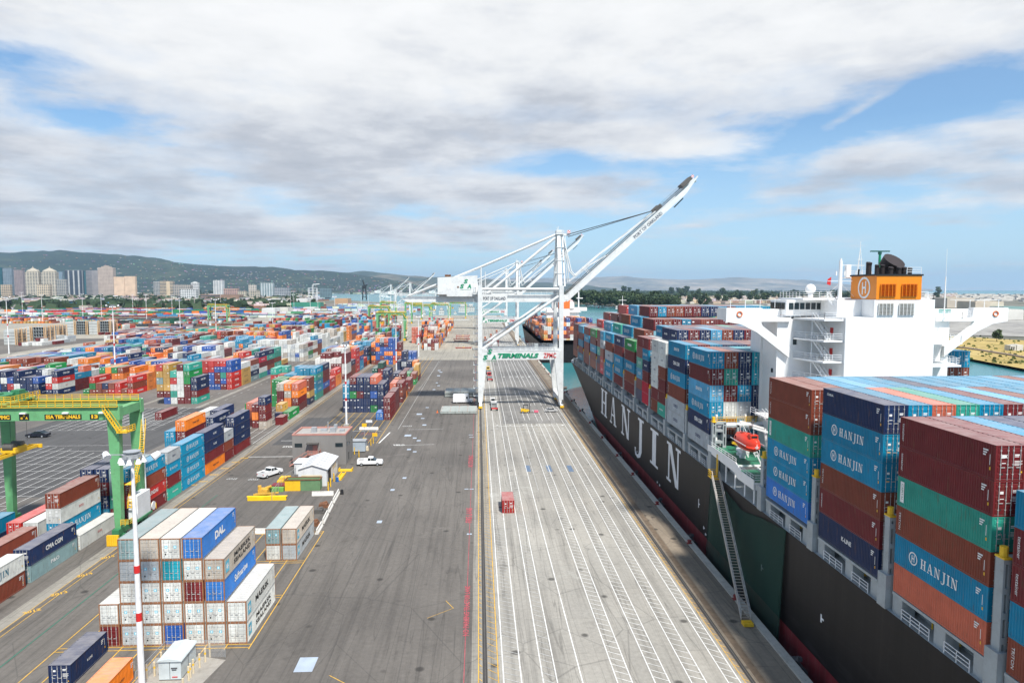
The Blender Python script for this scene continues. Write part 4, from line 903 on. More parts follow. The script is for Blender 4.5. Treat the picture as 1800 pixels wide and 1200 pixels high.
# draught and tug marks
mb=MB()
for y,z,h_ in ((121,5,1.6),(108,4.6,.9),(93,4.9,.9),(76,5.8,1),(62,3,1.2),(118,2,.6),(117,1.2,.5),(170,3.4,.5),(150,1.2,.5),(148,1.1,.5),(55,6,1.1)): mb.box(sx_-.012,y-.14,z,sx_+.01,y+.14,z+h_); mb.box(sx_-.016,y-.6,z+h_*.4,sx_+.006,y,z+h_*.4+.22)
mb.build('hull_marks',[HLW],ship)
# weather deck edge: bulwark rail, pedestals carrying the outer stacks, coaming behind the passage
def ranges():  return [(36.5,48.7),(50.8,63.0),(65.6,77.8),(80.5,92.7),(116.9,129.1),(131.5,143.7),(145.6,157.8),(160.4,172.7),(175,187.2),(189.7,202),(204.3,216.5),(219.2,231.5),(233.6,245.8),(248.2,260.4),(263,275),(277.6,290)]
for k,(a,b_) in enumerate(ranges()):
    mb=MB()
    for y in (a+.6,(a+b_)/2-.6,b_-.6): mb.box(40.62,y-.75,13.4,41.9,y+.75,15.5)
    mb.box(42.6,a-1.2,13.4,43.0,b_+1.2,15.48)
    mb.box(40.45,a,15.25,86.9,b_,15.52)
    mb.build('stack_pedestals',[GREY],ship)
    if k<10:
        mb=MB(); mb.rail([(40.42,a+1.5,13.4),(40.42,(a+b_)/2-1.5,13.4)],r=.03,post=1.2); mb.rail([(40.42,(a+b_)/2+.5,13.4),(40.42,b_-1.6,13.4)],r=.03,post=1.2); mb.build('railing',[WHITE],ship)
        mb=MB(); mb.tube((42.2,a+3,13.4),(42.2,a+3,15.2),.08); mb.tube((42.2,b_-3.5,13.4),(42.2,b_-3.5,15.2),.08); mb.box(41.9,a+5.0,13.7,42.3,a+5.8,14.5)
        mb.build('deck_fittings',[YELLOW],ship)
# lashing bridges between the bays
gaps=[(49.75,24.2),(64.3,22.6),(79.15,22.4),(94.2,21),(115.4,22.0),(130.3,21.5),(144.6,21.5),(159.2,21.5),(174,21.5),(188.4,21.5),(203.1,21.5),(217.9,21.5),(232.5,21),(247,21),(261.7,21),(276.3,21)]
for gy,gz in gaps:
    mb=MB()
    for x in (40.75,42.6):
        mb.box(x-.30,gy-.42,16.8,x-.12,gy+.42,gz); mb.box(x+.12,gy-.42,16.8,x+.30,gy+.42,gz); mb.box(x-.62,gy-.7,13.4,x+.62,gy+.7,16.8)
        for z in (17.4,19.4,21.4): 
            if z<gz-.4: mb.box(x-.12,gy-.42,z,x+.12,gy+.42,z+.5)
        mb.box(x-.12,gy-.42,gz-.4,x+.12,gy+.42,gz)
    for z in (15.9,18.3,20.3,gz-.35):
        if z<gz: mb.box(41.03,gy-.42,z,42.32,gy+.42,z+.42)
    for x in range(45,87,5): mb.box(x-.2,gy-.35,13.4,x+.2,gy+.35,gz-.6)
    mb.box(42.88,gy-.35,gz-.9,86.9,gy+.35,gz-.6)
    lb=mb.build('lashing_bridge',[GREY],ship)
    mb=MB(); mb.tube((40.75,gy,gz+.0),(40.75,gy,gz+.9),.30,.30,8); mb.box(40.4,gy-.5,gz-.02,41.1,gy+.5,gz+.12); mb.build('lashing_light',[YELLOW],lb)
mb=MB()                                             # lashing rods at the near bays
for gy,gz in gaps[:8]:
    for z in (16.5,19.3,22.):
        for s in (-1,1): mb.tube((41.0,gy+s*.35,gz-3.5),(41.6 ,gy+s*1.05,gz+1.5),.03,n=4); mb.tube((42.4,gy+s*.35,gz-2.5),(41.2,gy+s*1.05,gz+1.6),.03,n=4)
    break
mb.build('lashing_rods',[GALV],ship)
# --- bridge house
WHS=paint('ship_white',(.80,.80,.79),.35,var=.04,scale=.25,streak=True,dirt=.22,dirtcol=(.55,.47,.38))
hs=MB()
hs.box(56.9,103.2,13.4,71.2,118,40.6)               # engine casing block, its bare aft face to the camera
hs.box(49.5,110.8,13.4,56.88,116.5,40.0)            # side towers that carry the wings
hs.box(71.22,110.8,13.4,79.0,116.5,40.0)
hs.box(49.2,116.52,13.4,79.4,121,40.2)
hs.box(61.4,103.25,40.62,71.1,112,43.35)
acc=hs.build('accommodation_block',[WHS],ship)
mb=MB()
gal=None
for z in (37.0,33.7,30.4,40.3):                      # side galleries on the quay side
    mb=MB(); mb.prism([(53.8,103.8),(56.89,103.6),(56.89,110.78),(52.2,110.78)],'z',z-.28,z); gal=mb.build('gallery',[WHS],ship)
for z in (36.6,33.0): mb=MB(); mb.prism([(71.22,103.6),(76.4,104.0),(78.2,110.78),(71.22,110.78)],'z',z-.28,z); mb.build('gallery',[WHS],ship)
for z in (37.0,33.7,30.4,40.3): mb=MB(); mb.rail([(52.3,110.6,z),(53.9,103.9,z),(56.7,103.7,z)],r=.03,post=1.3); mb.build('railing',[WHITE],gal)
for z in (36.6,33.0,40.3): mb=MB(); mb.rail([(71.4,103.8,z),(76.3,104.2,z),(78.0,110.6,z)],r=.03,post=1.3); mb.build('railing',[WHITE],gal)
mb=MB()
for z in (30.4,33.7,37.0): mb.stair((54.0,107.6,z+3.3),(55.2,104.9,z),.7,step=.5)
mb.tube((53.3,106.6,18),(53.3,106.6,40),.06)
mb.build('stairs',[WHITE],gal)
mb=MB()
for z in (31.0,34.4,37.7): mb=MB(); mb.box(56.8,106.8,z,56.896,107.6,z+1.1); mb.build('fire_locker',[RED],acc)
mb=MB()
for z in (31.2,34.8,38.2): mb.box(56.8,109.4,z,56.896,109.9,z+.5)
for z in (20,25.5,31): mb.box(49.4,112,z,49.496,112.6,z+.7)
mb.box(52.2,110.7,35.8,52.8,110.796,37.0)
mb.build('porthole',[GLASS],acc)
def louvre(x0,z0,x1,z1,y,m,parent,dark):
    mb=MB(); n=9; h_=(z1-z0)/n
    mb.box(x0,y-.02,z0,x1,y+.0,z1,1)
    for k in range(n): mb.face([(x0,y-.03,z0+k*h_),(x1,y-.03,z0+k*h_),(x1,y-.22,z0+k*h_+h_*.55),(x0,y-.22,z0+k*h_+h_*.55)],0)
    for x in np.linspace(x0,x1,5): mb.box(x-.03,y-.26,z0,x+.03,y-.2,z1,0)
    mb.build('louvre',[m,dark],parent)
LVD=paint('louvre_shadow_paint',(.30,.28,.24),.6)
louvre(62.0,40.9,64.4,42.8,103.23,WHS,acc,LVD); louvre(65.3,40.9,67.7,42.8,103.23,WHS,acc,LVD)
FUNO=paint('funnel_orange',(.78,.235,.004),.4,var=.05)
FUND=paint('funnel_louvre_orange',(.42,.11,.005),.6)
mb=MB(); mb.box(61.6,103.2,43.37,68.8,110.5,47.05); fun=mb.build('funnel',[FUNO],ship)
louvre(62.2,43.8,64.6,45.8,103.18,FUNO,fun,FUND); louvre(65.6,43.8,68.0,45.8,103.18,FUNO,fun,FUND)
# emblem on the quay side of the funnel
mb=MB(); emblem_h(mb,0,0,1.75,0); o=mb.build('funnel_emblem',[MARK],fun); o.rotation_euler=FACE['-x']; o.location=(61.57,106.6,45.2)
mb=MB(); mb.box(61.4,103.1,47.05,69.0,110.6,47.3); mb.box(61.7,103.5,47.3,68.7,110.3,47.33); mb.build('funnel_top',[BLACK],fun)
PIPE=paint('sooty_pipe',(.022,.014,.014),.6,var=.3)
for x,y,r_,z in ((62.3,109.6,.13,48.2),(63.4,108.6,.42,49.3),(63.2,106,.32,48.8),(64.1,106,.32,48.8),(64.6,104.6,.36,48.4),(65.7,104.2,.36,48.4),(66.5,104.2,.34,48.4),(67.3,104.2,.30,48.35),(68.0,105,.28,48.3)):
    mb=MB(); mb.tube((x,y,47.3),(x,y,z-.3),r_,n=12); mb.tube((x,y,z-.3),(x,y-.1,z),r_*1.08,n=12); mb.build('exhaust_pipe',[PIPE],fun)
mb=MB(); mb.tube((66.6,108.4,47.3),(66.6,108.3,48.5),1.65,1.65,16); mb.tube((66.6,108.3,48.45),(66.9,107.4,49.6),1.65,1.75,16); mb.build('main_stack_cowl',[PIPE],fun,smooth=False)
mb=MB(); mb.rail([(66.5,103.4,47.3),(68.8,103.4,47.3)],r=.03); mb.rail([(68.9,103.5,43.4),(71.0,103.5,43.4),(71.0,111.5,43.4)],r=.03,post=1.4); mb.build('railing',[WHITE],fun)
# --- wheelhouse and wings
wh=MB(); wh.box(51.6,112.2,40.62,76.0,118.6,43.2); wh.box(53.4,110.2,43.22,75.0,119.4,43.5)
wh.box(57.4,106.8,40.62,61.38,112.18,43.2)
whl=wh.build('wheelhouse',[WHS],ship)
for k in range(9): mb=MB(); mb.box(52.0+k*.95,112.1,41.6,52.75+k*.95,112.19,42.7); mb.build('wheelhouse_window',[GLASS],whl)
for k in range(4): mb=MB(); mb.box(51.5,112.8+k*1.45,41.6,51.59,114+k*1.45,42.7); mb.build('wheelhouse_window',[GLASS],whl)
mb=MB(); mb.rail([(53.5,119,43.5),(53.5,110.4,43.5),(59.0,110.4,43.5),(59.0,112,43.5)],r=.03,post=1.2); mb.rail([(70.8,110.4,43.5),(74.8,110.4,43.5)],r=.03,post=1.2); mb.build('railing',[WHITE],whl)
def wing(x0,x1,name='bridge_wing'):
    s=1 if x1>x0 else -1
    mb=MB(); y0,y1=110.9,114.2
    a,b_=sorted((x0,x1))
    # solid bulwark at the tip, deck, then the long curved bracket under it
    tip=x1; inn=x0
    yf=y0-.75; q=lambda d:tip-s*d
    mb.prism([(q(0),41.9),(q(6.0),41.9),(q(6.2),40.3),(inn,40.3),(inn,39.65),(q(5.8),39.65),(q(0),39.65)],'y',yf,y0+.49)
    mb.prism([(q(0),39.64),(q(5.75),39.64),(q(6.2),38.9),(q(10.75),35.5),(q(10.75),33.7),(q(5.2),37.9),(q(2.6),39.2)],'y',yf,y0-.2)
    mb.box(min(inn,tip),y0+.5,39.9,max(inn,tip),y1,40.28); mb.box(min(tip,tip-s*.4),y0+.5,40.28,max(tip,tip-s*.4),y1,41.9)
    mb.box(min(tip,inn),y1,39.9,max(tip,inn),y1+.3,41.6)
    o=mb.build(name,[WHS],ship)
    mb=MB(); mb.rail([(inn,y0-.6,40.3),(tip-s*6.4,y0-.6,40.3)],r=.03,post=1.2)
    for k in (1,3.5,6,8.5): mb.beam((tip-s*k,y0+.2,41.9),(tip-s*k,y0+.2,43.2),.07)
    mb.beam((tip-s*.6,y0+.2,43.2),(tip-s*9.5,y0+.2,43.2),.05)
    mb.build('railing',[WHITE],o)
    mb=MB(); 
    for i in range(14):
        t0=2*math.pi*i/14;t1=2*math.pi*(i+1)/14; mb.tube((tip-s*2.2+.42*math.cos(t0),y0-.85,40.9+.42*math.sin(t0)),(tip-s*2.2+.42*math.cos(t1),y0-.85,40.9+.42*math.sin(t1)),.09,n=5)
    mb.build('lifebuoy',[ORANGE],o)
wing(51.5,40.6); wing(76.2,88.6)
mb=MB(); mb.face([(77,110.85,40.9),(79.2,110.85,40.9),(79.2,110.85,41.6),(77,110.85,41.6)]); mb.build('wind_screen',[paint('green_glass',(.1,.3,.27),.1)],ship)
# masts and aerials
mb=MB(); mb.tube((59.2,109.5,43.2),(59.2,109.5,49.6),.34,.26,10); mb.beam((57.1,109.5,46.3),(61.3,109.5,46.3),.08); mb.beam((59.2,109.5,48.9),(64.0,111,48.9),.10); mb.tube((59.2,109.5,49.4),(59.2,109.5,50.0),.16); mb.stair((56.9,109,43.6),(58.6,107.2,40.7),.6)
for k in (-1,1): mb.tube((59.2+k*.7,109.5,47.2),(59.2+k*.7,109.5,47.9),.12); mb.tube((59.2,109.5,46),(59.2+k*2.6,109.5,43.6),.02,n=4)
mb.build('signal_mast',[WHS],ship)
mb=MB(); 
for dx,dy in ((-.9,0),(.9,0),(0,.9)): mb.tube((64.4+dx,113+dy,43.5),(64.4,113,52.0),.07,.05,6)
for z in (46,48,50): mb.beam((63.9,113,z),(64.9,113,z),.06)
mb.tube((64.4,113,52),(64.4,113,53),.04); mb.box(61.6,112.5,46.8,66.2,113.5,46.95); mb.box(61.8,112.4,46.95,62.6,113,49.1); mb.rail([(61.6,112.5,46.95),(66.2,112.5,46.95)],r=.03,post=.8); mb.build('radar_mast',[WHS],ship)
mb=MB(); mb.tube((67.2,112,43.5),(67.2,112,50.8),.22,.20,8); rm=mb.build('radar_post',[paint('post_green',(.01,.27,.13),.4)],ship)
mb=MB(); mb.box(65.6,111.8,51.2,68.8,112.2,51.4); mb.tube((67.2,112,50.8),(67.2,112,51.2),.3); mb.build('radar_scanner',[paint('scanner_dark_green',(.02,.10,.08),.4)],rm)
mb=MB()
for j in range(7):
    a0,a1=(-.9+j*2.47/7),(-.9+(j+1)*2.47/7)
    mb.tube((56.0,113,45.0+.85*math.sin(a0)),(56.0,113,45.0+.85*math.sin(a1)),.85*math.cos(a0),max(.01,.85*math.cos(a1)),14,caps=False)
mb.tube((56.0,113,43.5),(56.0,113,44.4),.4); mb.build('satellite_dome',[WHS],ship,smooth=True)
mb=MB(); mb.tube((76.0,108,40.3),(76.0,108,47.0),.09); mb.tube((76,108,47),(76,108,51.5),.03,n=5); mb.build('whip_aerial',[WHS],ship)
mb=MB(); mb.prism([(0,0),(.1,1.4),(-.5,1.0),(-.62,.2)],'y',0,.03); o=mb.build('signal_flag',[RED],ship); o.location=(57.6,109.5,45.6)
# --- boat deck abreast the house
bd=MB(); bd.box(40.35,103.5,17.2,50.5,116.6,17.5); bd.box(40.35,96.4,16.4,50.5,103.48,16.7)
bd.prism([(116.6,16.6),(116.6,17.9),(103.5,17.9),(101.5,17.1),(96.4,17.1),(96.4,15.6),(102.5,15.6),(104,16.2)],'x',40.2,40.34)
bdk=bd.build('boat_deck',[WHS],ship)
mb=MB(); mb.box(40.36,96.42,16.7,50.4,103.4,16.72); mb.box(40.36,103.6,17.5,50.4,116.5,17.52); mb.build('deck_coating',[DECKG],bdk)
mb=MB()
for y in (97,100.5,104.5,108.5,112.5,116): mb.tube((40.6,y,13.4),(40.6,y,16.5),.14)
mb.box(43.6,96,13.41,44.0,117,17.1); mb.build('deck_stanchions',[WHS],bdk)
mb=MB(); mb.rail([(40.3,103.6,17.5),(40.3,116.4,17.5)],r=.03,post=1.5); mb.rail([(40.3,96.5,16.7),(40.3,103.4,16.7)],r=.03,post=1.3); mb.rail([(40.3,96.5,16.7),(49,96.5,16.7)],r=.03,post=1.3)
mb.rail([(46,103.7,21.5),(50,103.7,21.5)],r=.03,post=1.2); mb.rail([(45,110,24.5),(45,104,24.5)],r=.03); mb.build('railing',[WHITE],bdk)
mb=MB(); mb.box(47.5,99.8,21.2,53,105.5,21.5); mb.box(49.4,99.9,21.5,53.0,108,29.6); mb.box(46.0,107,24.2,53,110.7,24.5); mb.rail([(49.5,100,29.6),(49.5,107.9,29.6),],r=.03); mb.rail([(49.5,100,29.6),(53,100,29.6),],r=.03); mb.box(50,103,13.4,58.2,110.6,21)
mb.rail([(47.6,99.9,21.5),(52.9,99.9,21.5)],r=.03); mb.rail([(47.6,99.9,21.5),(47.6,105.4,21.5)],r=.03)
mb.build('winch_house',[WHS],bdk)
mb=MB(); mb.box(49.3,102.0,24.6,49.396,102.6,25.8); mb.build('fire_locker',[RED],bdk)
mb=MB(); mb.stair((46.6,108.5,24.5),(48.2,104.4,21.5),.7); mb.stair((45.0,112,21.0),(45.6,108,17.5),.7); mb.build('stairs',[WHITE],bdk)
REEL=paint('reel_green',(.20,.46,.38),.45)
mb=MB(); mb.tube((48.9,99.3,23.7),(48.9,99.7,23.7),2.0,n=20); mb.tube((48.9,100.4,23.7),(48.9,100.8,23.7),2.0,n=20); mb.tube((48.9,99.6,23.7),(48.9,100.5,23.7),1.0,n=14)
for i in range(10): mb.beam((48.9,99.25,23.7),(48.9+1.9*math.cos(i*.628),99.25,23.7+1.9*math.sin(i*.628)),.12,.06)
mb.build('hose_reel',[REEL],bdk)
mb=MB(); mb.tube((41.4,115.8,17.5),(41.4,115.8,23.2),.2); mb.tube((46.5,115.8,17.5),(46.5,115.8,23.2),.2); mb.box(41.2,115.6,21.4,50,116.0,21.8); mb.rail([(41.4,115.5,21.8),(50,115.5,21.8)],r=.035,post=1.5,m=1); mb.build('boat_deck_frame',[WHS,YELLOW],bdk)
mb=MB(); mb.beam((44.0,111.5,18.0),(46.9,113.2,22.6),.35,.35); mb.beam((43,112.5,19.0),(45.8,112.5,18.2),.4,m=1); mb.tube((44,111.5,17.5),(44,111.5,18.6),.3); mb.build('store_crane',[STEELD,YELLOW],bdk)
mb=MB()
for y in (102.6,107.9):
    mb.beam((47.3,y,17.5),(46.6,y,22.3),.35); mb.beam((46.6,y,22.3),(42.4,y,23.6),.3); mb.beam((44,y,17.6),(43.2,y,19.3),.18); mb.tube((42.6,y,23.5),(42.6,y,21.6),.04)
mb.build('davits',[WHS],bdk)
for k,(x,y) in enumerate(((43.2,109.6),(44.4,109.9),(43.0,107.9))):
    mb=MB(); mb.tube((x,y-.75,18.35),(x,y+.75,18.35),.38,n=12); mb.box(x-.4,y-.4,17.5,x+.4,y+.4,18.0); tag(mb.build('liferaft_canister',[WHITE]),['white liferaft drum on boat deck, nearest the rail','white liferaft drum on boat deck, beside the stair','white liferaft drum on boat deck, under the lifeboat bow'][k],'liferaft','liferaft drums on the boat deck')
mb=MB(); mb.box(43.4,98.2,16.7,46.2,100.4,17.9); mb.tube((44.8,98.0,18.3),(44.8,100.6,18.3),.7,n=10); tag(mb.build('mooring_winch',[paint('winch_green',(.01,.20,.09),.45)]),'dark green winch on the boat deck below the red lifeboat','winch')
# lifeboat
bt=empty('lifeboat','bright red enclosed lifeboat hanging in davits beside the ship bridge','lifeboat',(42.6,105.2,20.7))
LBR=paint('lifeboat_red',(.70,.045,.018),.32,var=.05)
mb=MB(); secs=[]
for k in range(13):
    t=k/12; y=-3.9+7.8*t; e_=max(.06,1-abs(2*t-1)**3.2); w_=1.45*e_**.7; zb=-1.25*e_**.6; zt_=.95+.55*(1-abs(2*t-.95)**2.5)*.9
    secs.append([(0,y,zb),(w_*.55,y,zb*.8),(w_*.95,y,-.25),(w_,y,.15),(w_*.86,y,zt_*.55),(w_*.5,y,zt_*.95),(0,y,zt_),(-w_*.5,y,zt_*.95),(-w_*.86,y,zt_*.55),(-w_,y,.15),(-w_*.95,y,-.25),(-w_*.55,y,zb*.8)])
for a,b_ in zip(secs,secs[1:]):
    for i in range(12): j=(i+1)%12; mb.face([a[i],a[j],b_[j],b_[i]])
mb.face(secs[0]); mb.face(secs[-1])
mb.build('hull',[LBR],bt,smooth=True)
mb=MB(); mb.box(-.6,-2.9,1.0,.6,-1.7,1.75); mb.build('conning_hood',[LBR],bt)
mb=MB(); mb.box(-.45,-2.95,1.3,.45,-2.905,1.6); mb.build('window',[GLASS],bt)
mb=MB(); mb.box(-1.5,-3.2,.1,-1.44,3.2,.2); mb.box(1.44,-3.2,.1,1.5,3.2,.2); mb.box(-.3,-3.96,.0,.3,-3.93,.12); mb.box(-.06,-3.98,-.2,.06,-3.95,.35); mb.build('grab_line',[WHITE],bt)
# safety net and gangway
NETM=paint('green_netting',(.004,.045,.030),.8,var=.35,scale=.5,streak=True,alpha=.66)
mb=MB(); tp=[(114.2,12.9),(107,12.3),(100,11.3),(93,12.6),(85.4,13.5)]; bt_=[(112,-1.5),(106,-2.2),(100,-2.4),(93,-2.4),(85.8,-2.3)]
rngn=random.Random(3)
for i in range(4):
    for k in range(4):
        y0,y1=tp[i][0]+(tp[i+1][0]-tp[i][0])*k/4,tp[i][0]+(tp[i+1][0]-tp[i][0])*(k+1)/4
        z0,z1=tp[i][1]+(tp[i+1][1]-tp[i][1])*k/4,tp[i][1]+(tp[i+1][1]-tp[i][1])*(k+1)/4
        x0,x1=40.12-.12*(k%2),40.12-.12*((k+1)%2)
        mb.face([(x0,y0,z0),(x1,y1,z1),(x1-.6,y1,-2.3),(x0-.6,y0,-2.3)])
mb.tube((40.1,85.4,13.5),(39.4,85.6,-2.3),.05,n=5); mb.tube((40.1,114.2,13),(39.4,114,-2.2),.05,n=5)
tag(mb.build('safety_net',[NETM]),'dark green safety net draped over the hull behind the gangway','safety net')
gw=empty('gangway','long aluminium gangway ladder sloping from the ship rail to the quay','gangway',(0,0,0))
a=Vector((39.6,110.6,13.6)); b_=Vector((36.0,87.6,.5)); d=b_-a; hd=Vector((d.x,d.y,0)).normalized(); sd2=Vector((-hd.y,hd.x,0))
mb=MB()
for s in (-1,1):
    o=sd2*s*.62; mb.beam(a+o,b_+o,.09,.4); mb.beam(a+o+Vector((0,0,1.05)),b_+o+Vector((0,0,1.05)),.07)
    for k in range(19): p=a.lerp(b_,k/18)+o; mb.beam(p,p+Vector((0,0,1.05)),.05)
    for k in range(18): p=a.lerp(b_,k/18)+o; q=a.lerp(b_,(k+1)/18)+o+Vector((0,0,.5)); mb.beam(p+Vector((0,0,.5)),q,.05)
mb.build('side_rails',[paint('gangway_aluminium',(.50,.47,.44),.45,metal=.3)],gw)
mb=MB()
for k in range(52): p=a.lerp(b_,(k+.5)/52); mb.beam(p-sd2*.55,p+sd2*.55,.22,.05)
mb.build('treads',[paint('tread_brown',(.33,.27,.22),.6)],gw)
mb=MB(); mb.box(35.3,86.4,.02,36.6,87.5,.45); mb.tube((35.4,87,.5),(36.5,87,.5),.14); mb.build('foot_roller',[YELLOW],gw)
mb=MB(); mb.box(39.0,110.4,13.2,40.35,112.8,13.35); mb.rail([(39.05,110.5,13.35),(39.05,112.7,13.35)],r=.04,post=.8); mb.rail([(39.05,112.7,13.35),(40.3,112.7,13.35)],r=.04,post=.8); mb.tube((40.2,111.6,13.35),(40.2,111.6,17.2),.16); mb.build('head_platform',[YELLOW],gw)
# crew at the rail
SKIN=paint('skin',(.45,.25,.17),.6)
def person(x,y,z,rz,label,suit,hel,arm=0.3):
    t=empty('person',label,'person',(x,y,z),rz,'people at the ship rail')
    V=[(0,0,.95),(0,0,1.15),(0,0,1.38),(0,0,1.50),(0,0,1.60),(0,-.01,1.70),(.1,0,.90),(.12,-.03,.50),(.13,.02,.08),(.13,-.15,.04),(-.1,0,.90),(-.12,-.03,.50),(-.13,.02,.08),(-.13,-.15,.04),
       (.19,0,1.40),(.27,-.05,1.15),(.20,-arm,1.05),(.18,-arm-.12,1.04),(-.19,0,1.40),(-.27,-.05,1.15),(-.20,-arm,1.05),(-.18,-arm-.12,1.04)]
    Ed=[(0,1),(1,2),(2,3),(3,4),(4,5),(0,6),(6,7),(7,8),(8,9),(0,10),(10,11),(11,12),(12,13),(2,14),(14,15),(15,16),(16,17),(2,18),(18,19),(19,20),(20,21)]
    Rr=[.16,.15,.17,.065,.10,.085,.10,.075,.05,.045,.10,.075,.05,.045,.07,.052,.04,.035,.07,.052,.04,.035]
    me=bpy.data.meshes.new('body'); me.from_pydata(V,Ed,[]); o=bpy.data.objects.new('body',me); C.objects.link(o)
    md=o.modifiers.new('Skin','SKIN'); 
    for i,r_ in enumerate(Rr): me.skin_vertices[0].data[i].radius=(r_,r_*.8)
    me.skin_vertices[0].data[0].use_root=True
    o.modifiers.new('Sub','SUBSURF').levels=1
    dg=bpy.context.evaluated_depsgraph_get(); m2=bpy.data.meshes.new_from_object(o.evaluated_get(dg)); bpy.data.objects.remove(o); m2.name='body'
    m2.materials.clear(); m2.materials.append(suit); m2.materials.append(SKIN); m2.materials.append(BLACK)
    for p in m2.polygons:
        c_=p.center; p.use_smooth=True
        p.material_index=1 if c_.z>1.50 or (c_.y<-arm-.02 and c_.z>.9) else (2 if c_.z<.12 else 0)
    o=bpy.data.objects.new('body',m2); C.objects.link(o); o.parent=t
    mb=MB(); mb.tube((0,0,1.68),(0,0,1.76),.125,.12,10); mb.tube((0,0,1.76),(0,0,1.82),.12,.05,10); mb.box(-.09,-.2,1.69,.09,-.1,1.71); mb.build('helmet',[hel],t)
# skin data layer must exist before the modifier reads it
def _person(*a,**k):
    try: person(*a,**k)
    except Exception as e: print('person failed',e)
SU1=paint('coverall_blue',(.03,.07,.30),.8); SU2=paint('coverall_orange',(.6,.14,.03),.8); HW=paint('helmet_white',(.8,.8,.8),.4); HR=paint('helmet_red',(.6,.03,.03),.4)
_person(41.0,119.2,13.41,R(90),'person in blue coverall and white helmet at the ship rail, left of two',SU1,HW)
_person(41.0,117.9,13.41,R(70),'person in orange vest and red helmet at the ship rail, right of two',SU2,HR)
# mast on the foredeck
mb=MB(); mb.tube((63.7,300,13.4),(63.7,300,38.5),.6,.35,8); mb.box(60.6,299.6,36.2,66.8,300.4,36.5); mb.box(62.9,299.2,37.2,64.5,300.8,37.5)
mb.rail([(60.7,299.6,36.5),(66.7,299.6,36.5)],r=.08); mb.tube((63.7,300,38.5),(63.7,300,42),.12); mb.box(62,299.8,40,65.4,300,40.2); mb.box(46,255,33,47,256,33.1)
mb.build('foremast',[WHS],ship)
# bollards and fenders along the quay edge
RB=paint('bollard_red',(.24,.035,.03),.7,var=.3,scale=2)
mb=MB(); mb.tube((0,0,.26),(0,0,.62),.30,.24,10); mb.tube((0,0,.62),(0,0,.82),.40,.36,10); mb.box(-.45,-.45,.22,.45,.45,.265)
bol=mb.build('bollard',[RB]); by=[94.2,116,137.9,160.5,179.1,201.5,224.2,246.5,269,291,313,335,357,380,402,425]
for i,y in enumerate(by):
    o=bol if i==0 else bol.copy()
    if i: C.objects.link(o)
    o.location=(37.1,y,0); tag(o,f"squat red mooring bollard on the quay edge, {ORD[i+1]} from the camera",'bollard','mooring bollards on the quay edge')
mb=MB(); mb.tube((0,-.9,-1.2),(0,.9,-1.2),.75,n=14); mb.box(-.75,-.5,-1.2,-.1,.5,.3); mb.tube((-.4,-.6,.3),(-.4,-.6,.9),.12); mb.box(-.5,-.7,.26,.1,-.2,.7)
fen=mb.build('fender',[paint('fender_rubber',(.05,.05,.055),.8)]); fy=[78,97.5,119.5,141,163,182,205,228,250,272,295]
for i,y in enumerate(fy):
    o=fen if i==0 else fen.copy()
    if i: C.objects.link(o)
    o.location=(38.75,y,0); tag(o,f"dark rubber fender hanging off the quay edge, {ORD[i+1]} from the camera",'fender','rubber fenders along the quay')
# --- second ship
s2=empty('container_ship','smaller dark hulled ship with orange boxes and white bridge, berthed beyond the cranes','ship',(0,0,0))
hull_mesh(61,19.5,640,600,684,660,446,8.6,.9).build('hull',[HULLB,HULLR,GREY],s2)
mb=MB(); mb.box(50,498,8.6,74,508,31); mb.box(42,501,29,80,506,31.5); mb.box(54,497,31.01,70,505,35.5); mb.tube((74,503,31),(74,503,43),.5); mb.box(72.5,502,38,77,504,38.6); mb.tube((60,503,35),(60,503,41),.3)
for z in range(12,30,4): mb.box(49,496.5,z,75,509,z+.3)
mb.build('bridge_house',[WHS],s2)
mb=MB(); mb.box(58,491.5,31,66,496.4,37); mb.box(58.2,491.7,8.6,65.8,496.3,31,1); mb.build('funnel',[ORANGE,WHS],s2)
mb=MB(); mb.tube((62,676,8.6),(62,676,30),.5); mb.build('foremast',[WHS],s2)
# ================================================================ ship-to-shore cranes
GREENP=paint('sign_green',(.01,.24,.12),.5); NAVYP=paint('sign_dark',(.03,.04,.07),.5); CABLE=paint('wire_rope',(.03,.03,.035),.6)
CHK=bpy.data.materials.new('red_white_check'); CHK.use_nodes=True; nt=CHK.node_tree
ck=N(nt,'ShaderNodeTexChecker',ins={'Scale':2.2,'Color1':(.6,.02,.02,1),'Color2':(.8,.8,.8,1)}); tcc=N(nt,'ShaderNodeTexCoord'); L(nt,tcc.outputs['Object'],ck.inputs[0]); L(nt,ck.outputs[0],nt.nodes['Principled BSDF'].inputs['Base Color'])
def sign_trefoil(x,y,z,s,mat,parent,face='-y',word=None):
    for ch,dx,dz in (('S',0,.42),('S',-.55,-.28),('A',.55,-.28)): text(ch,(x+dx*s,y,z+dz*s),s*.62,face,mat,parent,name='emblem_letter',bold=.06,shear=.2,width=s*.62)
    text('TERMINALS',(x,y,z-s*.72),s*.12,face,mat,parent,name='emblem_letter',width=s*1.6)
